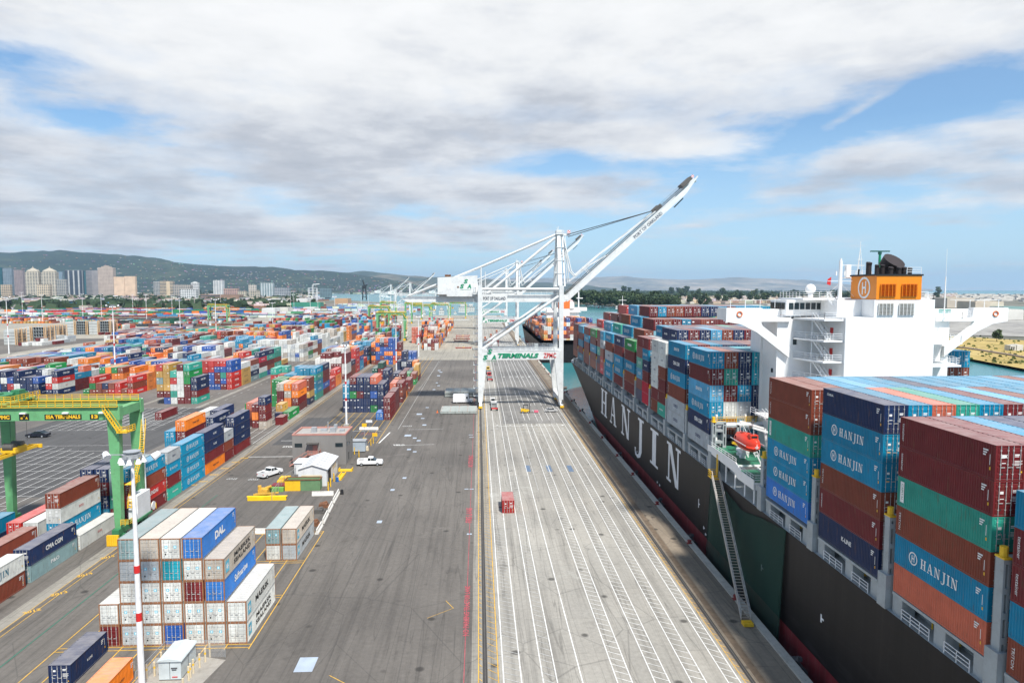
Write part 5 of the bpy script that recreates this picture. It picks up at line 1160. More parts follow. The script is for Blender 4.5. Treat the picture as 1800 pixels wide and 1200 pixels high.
def sts(name_label,y0,x0=0.62,detail=True,mirror=1,boom=42,group='ship cranes on the quay rails',W=CRANEW,scale=1.0):
    t=empty('quay_crane',name_label,'crane',(x0,y0,0),0,group)
    S=30.73; D=19.5; sW='-y'
    # legs (front pair and rear pair)
    for (x,sg) in ((0,1),(S,-1)):
        for y in (0,D):
            mb=MB(); a,b_=(-.85,.75)
            f=lambda q:x+(q if sg>0 else -q)
            mb.prism([(f(-.85),2.2),(f(.75),2.2),(f(2.5),18.3),(f(2.6),22.6),(f(.8),22.6),(f(.8),46.4),(f(-.85),46.4)],'y',y-.8,y+.8)
            mb.build('leg',[W],t)
    for x in (0,S):
        mb=MB(); mb.box(x-.7,.85,2.0,x+.7,D-.85,3.6); mb.build('sill_beam',[W],t)
        for y in (0,D):
            mb=MB()
            for k in (-3.4,-1.2,1.2,3.4):
                mb.tube((x-.28,y+k,.45),(x+.28,y+k,.45),.42,n=10,m=1); mb.box(x-.5,y+k-.85,.5,x+.5,y+k+.85,1.15)
            mb.box(x-.55,y-3.6,1.15,x+.55,y+3.6,1.5); mb.prism([(y-2.6,1.5),(y+2.6,1.5),(y+.8,2.2),(y-.8,2.2)],'x',x-.5,x+.5); mb.box(x-.7,y-4.5,.4,x+.7,y-4.1,1.2,2)
            mb.build('bogie',[W,STEELD,YELLOW],t)
    for y in (0,D):
        mb=MB(); mb.box(2.65,y-.75,18.3,S-2.65,y+.75,21.6); mb.box(.9,y-.9,21.62,S-.9,y+.9,21.8)
        pb=mb.build('portal_beam',[W],t)
        if y==0:
            sign_trefoil(3.4,-.9,20.0,3.1,GREENP,pb); text('TERMINALS',(14.0,-.9,19.8),1.85,sW,GREENP,pb,bold=.06,shear=.25,width=15.6); text('ZPMC',(26.4,-.9,19.8),1.9,sW,RED,pb,bold=.015,width=4.8)
        mb=MB(); mb.rail([(1,y+.85,21.8),(S-1,y+.85,21.8)],r=.05,post=2); mb.build('railing',[W],pb)
        mb=MB(); mb.tube((.9,y,22.4),(S-1.0,y,42.3),.55,n=10); mb.build('diagonal_brace',[W],t)
        mb=MB(); mb.tube((.8,y,45.0),(S-.8,y,45.0),.5,n=10); mb.build('top_tie',[W],t)
    mb=MB(); mb.box(20.6,.8,21.8,22.1,2.6,24.2); mb.build('cabinet',[GREY],t)
    for x in (0,S):
        mb=MB(); mb.box(x-.6,.82,44.0,x+.6,D-.82,46.0); mb.box(x-.5,.82,19.0,x+.5,D-.82,20.8); mb.build('cross_beam',[W],t)
        mb=MB(); mb.tube((x,1,23),(x,D-1,43.5),.3); mb.build('side_brace',[W],t)
    # trolley girder from the back reach to the boom hinge
    yc=D/2
    mb=MB()
    for y in (yc-3.2,yc+2.2): mb.prism([(-30.5,41.4),(-28,40.0),(33.0,40.0),(33.8,41.2),(33.0,42.9),(-15,42.9),(-16,42.2),(-27,42.2)],'y',y,y+1.0)
    for x in np.arange(-29,33,4.4): mb.box(x,yc-2.19,41.0,x+.4,yc+2.19,41.5)
    gd=mb.build('trolley_girder',[W],t)
    mb=MB(); mb.box(.7,yc-4.3,39.9,10.2,yc-4.1,42.9); mb.build('name_board',[W],gd); text('PORT OF OAKLAND',(5.5,yc-4.33,41.3),1.35,sW,NAVYP,gd,bold=.03,width=8.6)
    mb=MB()
    mb.rail([(-31,yc-4,42.3),(-15.5,yc-4,42.3)],r=.05,post=2.2); mb.rail([(-31,yc-4,42.3),(-31,yc+4,42.3)],r=.05); mb.rail([(11,yc-4.2,43),(32,yc-4.2,43)],r=.05,post=2)
    mb.build('railing',[W],gd)
    mb=MB(); mb.box(-33,yc-3,38.0,-30.6,yc+3,38.2); 
    for y in (yc-3,yc+3):
        for x in (-33,-30.7): mb.tube((x,y,38),(x,y,44.5),.1)
    mb.rail([(-33,yc-3,38.2),(-30.6,yc-3,38.2)],r=.05); mb.rail([(-33,yc-3,42.2),(-30.6,yc-3,42.2)],r=.05)
    for x in (-12,-22,-26): mb.tube((x,yc-3.8,40),(x,yc-3.8,33.2 if x==-12 else 36),.12)
    mb.box(-33.5,yc-3.9,33.0,-3.5,yc-3.7,33.15); mb.build('service_gantry',[W],t)
    # machinery house
    mb=MB(); mb.prism([(-16.2,42.95),(-13.0,42.95),(-12.6,42.2),(-1.6,42.2),(-1.0,43.0),(-1.0,50.2),(-16.2,49.4)],'y',yc-5.2,yc+5.2); mh=mb.build('machinery_house',[W],t)
    mb=MB(); mb.box(-16.6,yc-5.6,42.6,-12.8,yc-5.1,42.95); mb.box(-13.4,yc-5.0,49.7,-11.2,yc-2,50.5,1); mb.box(-8.7,yc-5.3,45.5,-8.1,yc-5.22,46.1,1); mb.build('house_fittings',[STEELD,RUST],mh)
    sign_trefoil(-5.6,yc-5.24,46.7,2.7,GREENP,mh)
    # A-frame mast
    mb=MB()
    for y in (1.2,D-1.2): mb.beam((S-.3,y,46),(S-.3,yc+(y-yc)*.28,66.2),1.5,1.5,w2=1.2,h2=1.2)
    for y in (1.2,D-1.2): mb.beam((S+1.5,y,46),(S+1.1,yc+(y-yc)*.28,66.2),.5)
    for z in (51,56,61):
        q=1-(z-46)/20.2*.72; mb.beam((S-.3,yc-(yc-1.2)*q,z),(S-.3,yc+(yc-1.2)*q,z),.5)
        mb.box(S-1.4,yc-(yc-1.2)*q-1.0,z-.1,S+1.5,yc-(yc-1.2)*q+1.0,z+.05)
    mast=mb.build('mast',[W],t)
    mb=MB(); mb.box(S-1.3,yc-3.6,66.0,S+1.6,yc+3.6,66.6); mb.box(S-1.0,yc-3,66.6,S+.8,yc+3,67.8); mb.box(S+1,yc-1,65.8,S+4.2,yc+1,66.5)
    for y in (yc-2,yc+2): mb.tube((S-.4,y,67.8),(S-.4,y,69.2),.1)
    mb.rail([(S-1.3,yc-3.6,66.6),(S+1.6,yc-3.6,66.6)],r=.06); mb.build('mast_head',[W],mast)
    mb=MB(); mb.box(S+3.2,yc-1.5,66.6,S+4.4,yc-1.3,67.8); mb.build('warning_board',[CHK],mast)
    # back stays
    for y in (yc-3,yc+3):
        mb=MB(); mb.tube((S-1,yc+(y-yc)*.8,66.2),(0,y*1.0,53.4),.38,n=8); mb.tube((0,y,53.4),(-27.6,y,42.4),.38,n=8); mb.build('back_stay',[W],t)
        mb=MB(); mb.tube((S-1,yc+(y-yc)*.8,65.2),(3.0,y,43.4),.48,n=8); mb.build('main_stay',[W],t)
        mb=MB(); mb.tube((.4,y,46),(.4,y,53.6),.25); mb.tube((2.0,y,43.2),(2.0,y,51.6),.16); mb.build('stay_post',[W],t)
    # raised boom
    hx,hz=S+2.6,40.9; L_=70*scale; ang=R(boom); dx,dz=math.cos(ang),math.sin(ang)
    def bp(u,v,y): return (hx+u*dx-v*dz,y,hz+u*dz+v*dx)
    mb=MB()
    for y in (yc-2.9,yc+1.9):
        pr=[(0,-1.1),(2,-.95),(62*scale,-.9),(L_,1.0),(L_,1.4),(63*scale,.95),(2,1.0),(0,1.2)]
        k=len(mb.v); n=len(pr); mb.v+=[bp(u,v,y) for u,v in pr]+[bp(u,v,y+1.0) for u,v in pr]
        for i in range(n): j=(i+1)%n; mb.f.append((k+i,k+j,k+n+j,k+n+i)); mb.m.append(0)
        mb.f.append(tuple(k+i for i in range(n))); mb.m.append(0); mb.f.append(tuple(k+n+i for i in range(n))); mb.m.append(0)
    for u in np.arange(1,L_,4.5): mb.beam(bp(u,.2,yc-1.89),bp(u,.2,yc+1.89),.5)
    bm_=mb.build('boom',[W],t)
    mb=MB()
    for s in (-1,1):
        mb.beam(bp(1,1.75,yc+s*3.1),bp(L_-4,1.75,yc+s*3.1),.12,.3)
        for u in np.arange(3,L_-4,4.0): mb.beam(bp(u,1.5,yc+s*3.1),bp(u,2.7,yc+s*3.1),.08)
        mb.beam(bp(3,2.7,yc+s*3.1),bp(L_-6,2.7,yc+s*3.1),.07)
    mb.build('boom_walkway',[STEELD],bm_)
    mb=MB(); mb.beam(bp(49*scale,2.5,yc-2.5),bp(52*scale,2.5,yc-2.5),1.0,1.3); mb.beam(bp(49*scale,2.5,yc+2.5),bp(52*scale,2.5,yc+2.5),1.0,1.3); mb.beam(bp(63*scale,2.4,yc),bp(68*scale,2.4,yc),4.5,1.4); mb.beam(bp(56*scale,-1.9,yc),bp(61*scale,-1.6,yc),.4); mb.build('sheave_block',[STEELD],bm_)
    mb=MB(); mb.cbox(bp(L_-1,2.4,yc-1.0),(1.0,.2,1.0)); mb.build('warning_board',[CHK],bm_)
    if detail: 
        o=text('PORT OF OAKLAND',bp(43,0,yc-2.93),1.3,sW,NAVYP,bm_,bold=.02,width=14.5,rot=(R(90),-ang,0))
    # folded fore stays and the luffing ropes
    for y in (yc-2.6,yc+2.6):
        mb=MB(); kx,kz=S+6.3,50.8
        mb.path([(S+1.4,y,65.8),(kx-1.6,y,kz+1.2),(kx,y,kz-.6),bp(22,4.2,y)],.26,n=6); mb.beam(bp(22,4.2,y),bp(50*scale,2.0,y),.45)
        mb.path([(S+2.2,y,65.6),(kx-2.4,y,kz-3.0),bp(16,3.6,y),bp(24,1.8,y)],.15,n=6)
        mb.beam(bp(14,1.5,y),bp(14,4.9,y),.2); mb.build('fore_stay',[W],t)
    for y in (yc-1.2,yc+1.2,):
        for dzz in (0,.9):
            mb=MB(); mb.tube((S+3.8,y,66.3-dzz),bp(49*scale,2.6,y),.10,n=5); mb.build('luffing_rope',[CABLE],t)
    # zig-zag stairs and lift on the landside leg
    mb=MB()
    for k in range(14):
        z=4+k*3.0; mb.box(-2.6,2.0,z,-.9,5.0,z+.08); mb.rail([(-2.6,2.0,z),(-2.6,5,z)],r=.05,bars=2); mb.stair((-1.8,2.2 if k%2 else 4.8,z),(-1.8,4.8 if k%2 else 2.2,z+3),.6,step=.8)
    mb.build('stairs',[W],t)
    mb=MB(); mb.box(-3.0,4.4,21.8,-.87,7,22.0); mb.box(-3,.0,21.9,2,.3,22.05); mb.tube((S+.9,2.5,7),(S+2.6,2.5,7),.6,n=12); mb.tube((S+.6,-1.5,2.6),(S+.6,-3.0,2.6),.5); mb.build('cable_reel',[STEELD],t)
    return t
c1=sts('grey white ship crane nearest the camera, its boom raised above the big ship',258)
c2=dup(c1,(.62,545,0),0,'white ship crane standing second along the quay, seen through the first crane')
c3=dup(c1,(.62,760,0),0,'white ship crane third along the quay, its boom low behind the second')
for i,(px,py,sy) in enumerate(((725,512,1250),(790,512,1500),(690,512,1700))):
    x,z=atD(px,py,sy); cc=dup(c1,(x-31,sy,-1),0,['small distant ship crane left of the near machinery house','small distant ship crane just over the machinery house roof','smallest distant ship crane far left of the machinery house'][i],'distant ship cranes'); cc.scale=(.85,.85,.85)
# ================================================================ rubber tyred gantry cranes
def rtg(label,xr,y0,span=23.6,wb=7.6,H_=24.6,num='13',detail=True,full=True):
    t=empty('yard_gantry_crane',label,'crane',(xr,y0,0),0,'green gantry cranes in the yard')
    xl=-span
    for x in (0,xl):
        s=1 if x==0 else -1
        for y in (0,wb):
            mb=MB(); mb.prism([(x-.55,2.6),(x+.55,2.6),(x+.9*1,H_-2.6) if s>0 else (x+1.1,H_-2.6),(x-1.1,H_-2.6) if s>0 else (x-.9,H_-2.6)],'y',y-.6,y+.6); mb.build('leg',[RTGG],t)
        mb=MB(); mb.box(x-.6,-1.6,1.6,x+.6,wb+1.6,2.6); mb.build('sill_beam',[RTGD],t)
        for y in (-.2,wb+.2):
            w_=MB()
            for k in (-.95,.95): w_.tube((x-.45,y+k,.78),(x+.45,y+k,.78),.78,n=14)
            wo=w_.build('wheels',[RUBBER],t)
            mb=MB(); mb.box(x-.55,y-1.2,1.0,x+.55,y+1.2,1.6); mb.box(x-.7,y-.4,.9,x+.9*s+ .0,y+.4,1.5) if s>0 else None; mb.build('bogie',[RTGD],t)
        mb=MB(); mb.box(x-1.0,-2.6,.1,x+1.0,-2.3,2.0); 
        for k in range(6): mb.box(x-1.0+k*.38,-2.7,.1,x-.92+k*.38,-2.6,2.0)
        mb.build('bumper_guard',[YELLOW],t)
    for y,m_ in ((0,0),(wb,1)):
        mb=MB(); mb.box(xl-1.1,y-.55,H_-2.55,1.1,y+.55,H_-.1)
        gd=mb.build('girder',[RTGG],t)
        mb=MB(); mb.rail([(xl-1,y-.9,H_-.1),(.9,y-.9,H_-.1)],r=.045,post=1.5); mb.box(xl-1,y-.95,H_-.2,.9,y-.56,H_-.12); mb.build('railing',[YELLOW],gd)
        mb=MB(); mb.tube((xl-1,y,H_+.0),(.9,y,H_+.0),.1) ; mb.build('trolley_rail',[RTGG],gd)
        if m_==0 and detail:
            mb=MB()
            for a,b_ in ((-19.4,-15.6),(-13.1,-11.2),(-6.8+-.0,1.9-2.5+.1)):
                pass
            for (a,b_) in ((-15.55,-12.7),(-11.1,-9.7),(-6.5,-.55+.0),(2.0,2.0)):
                pass
            mb.box(-20.3,-.58,H_-2.4,-17.4,-.56,H_-1.45); mb.box(-16.0,-.58,H_-2.45,-14.3,-.56,H_-1.3); mb.box(-11.7,-.58,H_-2.4,-5.4,-.56,H_-1.45); mb.box(-4.0,-.58,H_-2.4,-2.5,-.56,H_-1.45)
            mb.build('name_board',[BLACK],gd)
            text('ZPMC',(-18.85,-.6,H_-1.92),.68,'-y',YELLOW,gd,bold=.06,width=2.6); text('SSA TERMINALS',(-8.55,-.6,H_-1.92),.68,'-y',YELLOW,gd,bold=.05,width=5.9); text(num,(-3.25,-.6,H_-1.92),.68,'-y',YELLOW,gd,bold=.06,width=1.1)
            for ch,dx,dz in (('S',0,.22),('S',-.42,-.16),('A',.42,-.16)): text(ch,(-15.15+dx,-.6,H_-1.9+dz),.42,'-y',YELLOW,gd,name='emblem_letter',bold=.07,width=.42)
            for x in (-15.2,-8.0,-1.8): 
                mb=MB(); mb.box(x-.5,-1.0,H_-1.3,x+.5,-.56,H_-1.05); mb.build('floodlight',[WHITE],gd)
    for x in (.3,xl-.3):
        mb=MB(); mb.box(x-.7,.56,H_-2.0,x+.7,wb-.56,H_-.5); mb.build('end_tie',[RTGG],t)
    # trolley
    tx=-20.6
    mb=MB(); mb.box(tx-2.4,-.4,H_+.25,tx+2.4,wb+.4,H_+.6); tr=mb.build('trolley',[RTGG],t)
    mb=MB()
    for (a,b_,c_,d_,e_,f_) in ((-2,.2,.6,.2,2.4,2.0),(.4,.2,.6,2.0,1.8,1.8),(-1.9,3.2,.6,.3,5.6,1.7),(.8,3.4,.6,2.2,5.2,2.3),(-.2,5.8,.6,1.4,7.2,1.6)): mb.box(tx+a,b_,H_+c_,tx+d_,e_,H_+f_)
    mb.tube((tx-1.6,3,H_+1.4),(tx+1.6,3,H_+1.4),.6,n=12); mb.build('hoist',[RTGD],tr)
    mb=MB(); mb.rail([(tx-2.4,-.4,H_+.6),(tx+3.2,-.4,H_+.6),(tx+3.2,wb,H_+.6)],r=.045,post=1.0); mb.build('railing',[YELLOW],tr)
    mb=MB()
    for dx in (-1,1):
        for y in (wb/2-2.2,wb/2+2.2): mb.tube((tx+.5+dx,y,H_-.2),(tx+.5+dx,y,17.2),.03,n=4)
    mb.build('hoist_rope',[CABLE],tr)
    sp=MB(); yc=wb/2; sp.box(tx-.2,yc-5.8,15.2,tx+.0,yc+5.8,15.7); sp.box(tx+1.0,yc-5.8,15.2,tx+1.2,yc+5.8,15.7); sp.box(tx-.7,yc-6.1,15.0,tx+1.75,yc-5.8,15.7); sp.box(tx-.7,yc+5.8,15.0,tx+1.75,yc+6.1,15.7); sp.box(tx-.8,yc-1.6,15.72,tx+1.8,yc+1.6,16.6); so_=sp.build('spreader',[YELLOW],tr)
    mb=MB(); mb.tube((tx-.4,yc-1.1,16.7),(tx+1.4,yc-1.1,16.7),.7,n=12); mb.tube((tx-.4,yc+1.1,16.7),(tx+1.4,yc+1.1,16.7),.7,n=12); mb.build('sheave',[STEELD],so_)
    if detail: text('ZPMC',(tx+.5,yc-6.13,15.35),.42,'-y',BLACK,so_,bold=.05,width=1.5)
    cb=MB(); cb.box(tx+2.6,-1.6,H_-4.6,tx+4.0,.4,H_-2.75); cb.build('cab',[WHITE],tr) if False else None
    # stair, engine house, ladder on the right leg frame
    mb=MB(); mb.stair((-1.3,-1.15,H_-.6),(1.2,-1.15,H_-4.6),.8,step=.45); mb.box(.9,-1.6,H_-4.7,2.8,1.2,H_-4.6); mb.rail([(1,-1.6,H_-4.6),(2.8,-1.6,H_-4.6),(2.8,1.2,H_-4.6)],r=.045,post=.8)
    mb.stair((1.5,wb-.6,H_-4.8),(2.2,wb-3.2,H_-9.5),.7,step=.45); mb.stair((1.4,2.6,10.2),(1.4,wb-1.6,H_-9.8),.7,step=.45); mb.box(.7,.8,10.0,2.2,3.2,10.1); mb.rail([(2.2,.8,10.1),(2.2,3.2,10.1)],r=.045,post=.7)
    mb.stair((1.2,1.2,5.6),(1.2,3.4,10),.7,step=.45); mb.rail([(.7,-1.0,3.2),(2.2,-1.0,3.2),(2.2,1.0,3.2)],r=.045,post=.7); mb.rail([(.7,wb+1,3.2),(2.4,wb+1,3.2)],r=.045,post=.7)
    mb.build('stairs',[YELLOW],t)
    mb=MB(); mb.box(.62,1.9,3.4,2.3,wb-.9,7.6); mb.box(.62,1.5,3.0,2.5,wb-.6,3.38,1); eh=mb.build('engine_house',[WHITE,RTGD],t)
    mb=MB()
    for y in (.9,wb+.3): mb.tube((2.2,y,4.0),(2.35,y,4.0),.8,n=14)
    mb.build('reel_disc',[WHITE],eh)
    mb=MB(); mb.tube((1.3,3,7.6),(1.3,3,8.8),.22); mb.build('exhaust_pipe',[STEELD],eh)
    mb=MB(); mb.path([(.95,wb+.3,3),(.95,wb+.3,H_)],.12); mb.build('conduit',[WHITE],t)
    return t
r1=rtg('green gantry crane numbered thirteen at left, with yellow lettering and railings',-64.2,122.5)
r2=dup(r1,(-64.6,600,0),0,'dark green gantry crane straddling the far rows left of the near ship crane')
r3=dup(r1,(-325,900,0),0,'bright green gantry crane far off at upper left beyond the white boxes')
for i,(x,y) in enumerate(((-64,900),(-42,960),(-84,1010),(-107,820),(-130,1080),(-20,1060))): dup(r1,(x,y,0),0,'far green gantry crane under the near girder, '+ORD[i+1]+' by distance','far green gantry cranes')
# ================================================================ light masts
POLEW=paint('mast_white',(.76,.76,.77),.45,dirt=.2)
def light_mast(h):
    t=empty('light_mast','',"light mast",(0,0,0),0,'tall light masts in the yard')
    mb=MB(); mb.tube((0,0,.6),(0,0,h*.30),.36,.31,12); mb.tube((0,0,h*.335),(0,0,h*.50),.305,.27,12); mb.tube((0,0,h*.53),(0,0,h-.8),.265,.16,12); mb.build('pole',[POLEW],t)
    for a,b_ in ((.30,.335),(.50,.53)): 
        mb=MB(); mb.tube((0,0,h*a),(0,0,h*b_),.315,.305,12); mb.build('red_band',[RED],t)
    mb=MB(); mb.box(-.8,-.8,0,.8,.8,.6); mb.build('base',[RAILC],t)
    mb=MB(); mb.tube((0,0,h-.8),(0,0,h-.4),.95,1.0,12); mb.tube((0,0,h-.4),(0,0,h-.1),.5,.9,12); mb.beam((-2.4,0,h-.5),(2.4,0,h-.5),.09); mb.beam((0,-2,h-.5),(0,2,h-.5),.09); hd=mb.build('lamp_ring',[GALV],t)
    for k in range(8):
        a=2*math.pi*k/8+.2; mb=MB(); x,y=1.15*math.cos(a),1.15*math.sin(a); mb.tube((x,y,h-1.35),(x,y,h-.85),.32,.15,10); mb.build('lamp',[POLEW],hd)
    for s in (-1,1):
        mb=MB(); mb.tube((s*2.4,-.4,h-.75),(s*2.9,.1,h-.35),.42,.3,10); mb.build('lamp',[POLEW],hd)
    return t
RAILC=paint('mast_base_concrete',(.35,.34,.31),.85)
MASTS=[(250,1215,27.5,'striped light mast at lower left in front of the white stacks'),(609,748,27.8,'striped light mast behind the grey office building'),(697,668,29,'striped light mast left of the dark lane, beyond the navy block'),(736,628,28,'light mast in front of the block beyond the cross road'),(758,600,27,'light mast just beyond the block past the cross road'),
 (204,680,38,'tall light mast behind the green gantry crane, by navy boxes'),(16,623,40,'light mast at the far left edge of the yard'),(381,612,38,'light mast right of the turquoise stacks'),(480,587,32,'light mast among the far blue boxes'),(317,580,36,'light mast right of the dark green box'),(258,565,38,'light mast by the black rail wagons'),(179,560,38,'light mast behind the grey rack of boxes, right one'),(146,560,38,'light mast behind the grey rack of boxes, left one'),(75,567,38,'light mast between two grey box racks'),(546,567,34,'far light mast before the green car park building'),(589,560,34,'far light mast left of the far green gantry'),(635,542,38,'far light mast near the water, left one of a pair'),(648,545,38,'far light mast near the water, right one of a pair'),(559,545,40,'far light mast before the water at mid left'),(517,548,40,'far light mast by the white sheds'),(511,548,40,'thin far light mast beside the white sheds'),(388,535,42,'far light mast at the car lot, right'),(342,540,42,'far light mast at the car lot, left'),(40,555,40,'far light mast at left by the rail boxes'),(234,552,36,'far light mast behind the black wagons'),(303,556,36,'far light mast left of the tall pair'),(720,640,0,''),]
protos={}
for i,(px,py,h,lab) in enumerate(MASTS):
    if not h: continue
    x,y=G(px,py)
    if h not in protos: protos[h]=light_mast(h); o=protos[h]; o.location=(x,y,0); o['label']=lab
    else: dup(protos[h],(x,y,0),0,lab)
# ================================================================ office, sheds and clutter
CONCB=paint('office_grey',(.215,.205,.195),.8,var=.1,scale=.3,dirt=.2,streak=True); PINK=paint('pink_trim',(.42,.20,.165),.6); ROOFC=paint('flat_roof_grey',(.34,.32,.30),.85,dirt=.4,scale=.4)
ob=empty('office_building','grey concrete two storey office with flat roof and red stair beside the yard','building',(0,0,0))
def P4(pts,z0,z1,mb,m=0): mb.prism(pts,'z',z0,z1,m)
ox0,ox1,oy0,oy1=-47.8,-34.2,175.0,184.5
mb=MB(); mb.box(ox0,oy0,0,ox1,oy1,7.6); mb.build('walls',[CONCB],ob)
mb=MB(); mb.box(ox0+.4,oy0+.4,7.6,ox1-.4,oy1-.4,7.63); rf=mb.build('roof',[ROOFC],ob)
mb=MB(); mb.box(ox0-.05,oy0-.05,7.6,ox1+.05,oy0+.35,8.0); mb.box(ox0-.05,oy1-.35,7.6,ox1+.05,oy1+.05,8.0); mb.box(ox0-.05,oy0+.36,7.6,ox0+.35,oy1-.36,8.0); mb.box(ox1-.35,oy0+.36,7.6,ox1+.05,oy1-.36,8.0); mb.build('parapet',[PINK],ob)
for x,y,w_,h_ in ((-43.8,178.5,1.3,1.3),(-41.6,179.5,1.6,.7),(-39,178.4,1.5,1.2),(-38.6,181.5,.8,1.4),(-36.6,179,1.2,.6)):
    mb=MB(); mb.box(x,y,7.63,x+w_,y+1.1,7.63+h_); mb.build('roof_unit',[GALV],rf)
mb=MB(); mb.tube((-40.2,182,7.63),(-40.2,182,9.8),.14); mb.build('vent_pipe',[GALV],rf)
for x in (-47.2,-36.9):
    mb=MB(); mb.box(x,oy0-.06,4.6,x+1.9,oy0-.005,5.6); mb.build('window',[GLASS],ob)
for y,z in ((176.3,4.6),(179,4.3),(182.3,4.7),(178,.6)):
    mb=MB(); mb.box(ox1+.005,y,z,ox1+.05,y+.8,z+(1.8 if z<1 else .9)); mb.build('window',[GLASS],ob)
mb=MB(); mb.box(-42.6,oy0-.06,3.0,-41.4,oy0-.005,5.1); mb.build('door',[PINK],ob)
mb=MB(); mb.box(-44.0,oy0-1.4,5.6,-41.0,oy0-.01,5.8); mb.build('canopy',[STEELD],ob)
mb=MB(); mb.box(-43.6,oy0-1.8,2.8,-40.6,oy0-.06,2.95); mb.stair((-43.6,oy0-1.0,2.9),(-48.2,oy0-1.4,.1),1.2,step=.35); mb.rail([(-43.6,oy0-1.8,2.95),(-40.6,oy0-1.8,2.95),(-40.6,oy0-.1,2.95)],r=.05,post=.4)
for x in (-43.4,-40.8): mb.tube((x,oy0-1.7,0),(x,oy0-1.7,2.4),.08)
mb.build('outside_stair',[PINK],ob)
SHW=paint('shed_white',(.66,.67,.68),.5,dirt=.15,streak=True)
sh=empty('workshop_shed','white gabled metal shed with open side door in front of the grey office','shed',(0,0,0))
mb=MB(); mb.prism([(-41.3,0),(-34.9,0),(-34.9,3.9),(-38.1,4.9),(-41.3,3.9)],'y',155.5,167.5); mb.build('walls',[SHW],sh)
mb=MB(); mb.prism([(-41.6,3.86),(-38.1,4.97),(-34.6,3.86),(-34.6,3.96),(-38.1,5.07),(-41.6,3.96)],'y',155.2,167.8); rf=mb.build('roof',[SHW],sh)
for k in range(6):
    for s in (-1,1):
        mb=MB(); y=156.6+k*1.85; a,b_=(-38.1+s*.5,-38.1+s*2.6); za,zb=5.07-abs(.5)*.317+.012,5.07-2.6*.317+.012
        mb.face([(a,y,za),(b_,y,zb),(b_,y+.5,zb),(a,y+.5,za)]); mb.build('skylight',[paint('skylight_grey',(.28,.29,.30),.3)],rf)
mb=MB(); mb.box(-40.6,155.44,1.6,-36.0,155.495,2.6); mb.build('panel',[CREAM],sh)
mb=MB(); mb.box(-34.895,157.0,0,-34.85,159.8,3.2); mb.build('doorway',[paint('dark_interior',(.02,.015,.012),.9)],sh)
mb=MB(); mb.box(-34.895,162,2.2,-34.85,165.5,3.2); mb.build('window_panel',[CREAM],sh)
s2_=empty('small_shed','small white flat roofed shed left of the gabled shed','shed',(0,0,0)); mb=MB(); mb.box(-45.0,166,0,-40.8,170.5,2.7); mb.build('walls',[SHW],s2_); mb=MB(); mb.box(-45.2,165.8,2.7,-40.6,170.7,2.85); mb.build('roof',[SHW],s2_)
mb=MB(); mb.box(-41.5,165.93,.3,-40.9,165.99,2.3); mb.build('door',[STEELD],s2_)
ot=empty('open_skip_container','open top skip half orange and half green beside the white shed','skip',(0,0,0))
mb=MB()
for x0_,x1_,m in ((-43.4,-40.0,0),(-39.95,-35.7,1)):
    n=int((x1_-x0_)/.28)
    for k in range(n):
        p=(x1_-x0_)/n; x=x0_+k*p; mb.face([(x,152.0,0),(x+p*.5,152.0,0),(x+p*.5,152.0,2.4),(x,152.0,2.4)],m); mb.face([(x+p*.5,152.0,0),(x+p,152.06,0),(x+p,152.06,2.4),(x+p*.5,152.0,2.4)],m)
mb.box(-35.75,152.1,0,-35.68,154.4,2.4,1); mb.box(-43.4,152.1,0,-43.3,154.4,2.4,0); mb.box(-43.3,154.3,0,-35.8,154.4,2.4,1); mb.build('sides',[YELLOW,paint('faded_green',(.13,.24,.12),.6,dirt=.4)],ot)
mb=MB(); mb.box(-43.5,151.9,2.4,-35.6,152.12,2.56); mb.box(-43.5,154.3,2.4,-35.6,154.5,2.56); mb.box(-43.5,152.12,2.4,-43.28,154.3,2.56); mb.box(-35.82,152.12,2.4,-35.6,154.3,2.56); mb.face([(-43.3,152.1,1.9),(-35.8,152.1,1.9),(-35.8,154.3,1.9),(-43.3,154.3,1.9)]); mb.build('rim',[RUST],ot)
mb=MB(); mb.box(-49.4,145.2,0,-41.3,146.0,.8); mb.box(-49.6,145.3,.8,-41.1,145.9,.9); tag(mb.build('spreader_beam',[paint('bright_yellow',(.85,.55,.01),.45)]),'long bright yellow steel beam lying on the yard before the skip','beam')
mb=MB(); mb.box(-48.9,148.2,0,-44.4,149.0,.5); mb.box(-48.6,149.6,.0,-46.5,151.4,1.1); mb.tube((-48.3,150,1.1),(-48.3,150,1.9),.4); mb.tube((-47.2,150.8,1.1),(-46.0,150.8,1.5),.3); mb.beam((-48.9,147.6,.6),(-43.8,148.6,.7),.3); tag(mb.build('lifting_frame',[paint('tan_yellow',(.62,.36,.05),.6,dirt=.5)]),'tan yellow lifting frame heap left of the orange and green skip','lifting frame')
mb=MB(); mb.box(-46.4,151.4,.0,-43.6,152.4,.9); mb.beam((-47.0,151.8,.8),(-43.6,151.9,.7),.6,.5); tag(mb.build('loose_green_girder',[paint('lime_green',(.16,.36,.08),.5)]),'green steel arm on the ground beside the skip','steel arm')
mb=MB(); mb.box(-46.6,157,0,-43.2,160,.9); mb.box(-46.2,157.4,.9,-44,159.4,1.5); tag(mb.build('spare_parts_crate',[YELLOW]),'yellow crate of spare parts left of the gabled shed','crate')
mb=MB(); mb.box(-47,153.8,0,-43.9,156,.8,0); mb.box(-44.4,156,0,-42.6,156.8,.8,1); tag(mb.build('scrap_pile',[paint('maroon',(.2,.03,.04),.6),RTGD]),'maroon scrap pile behind the green steel arm','scrap')
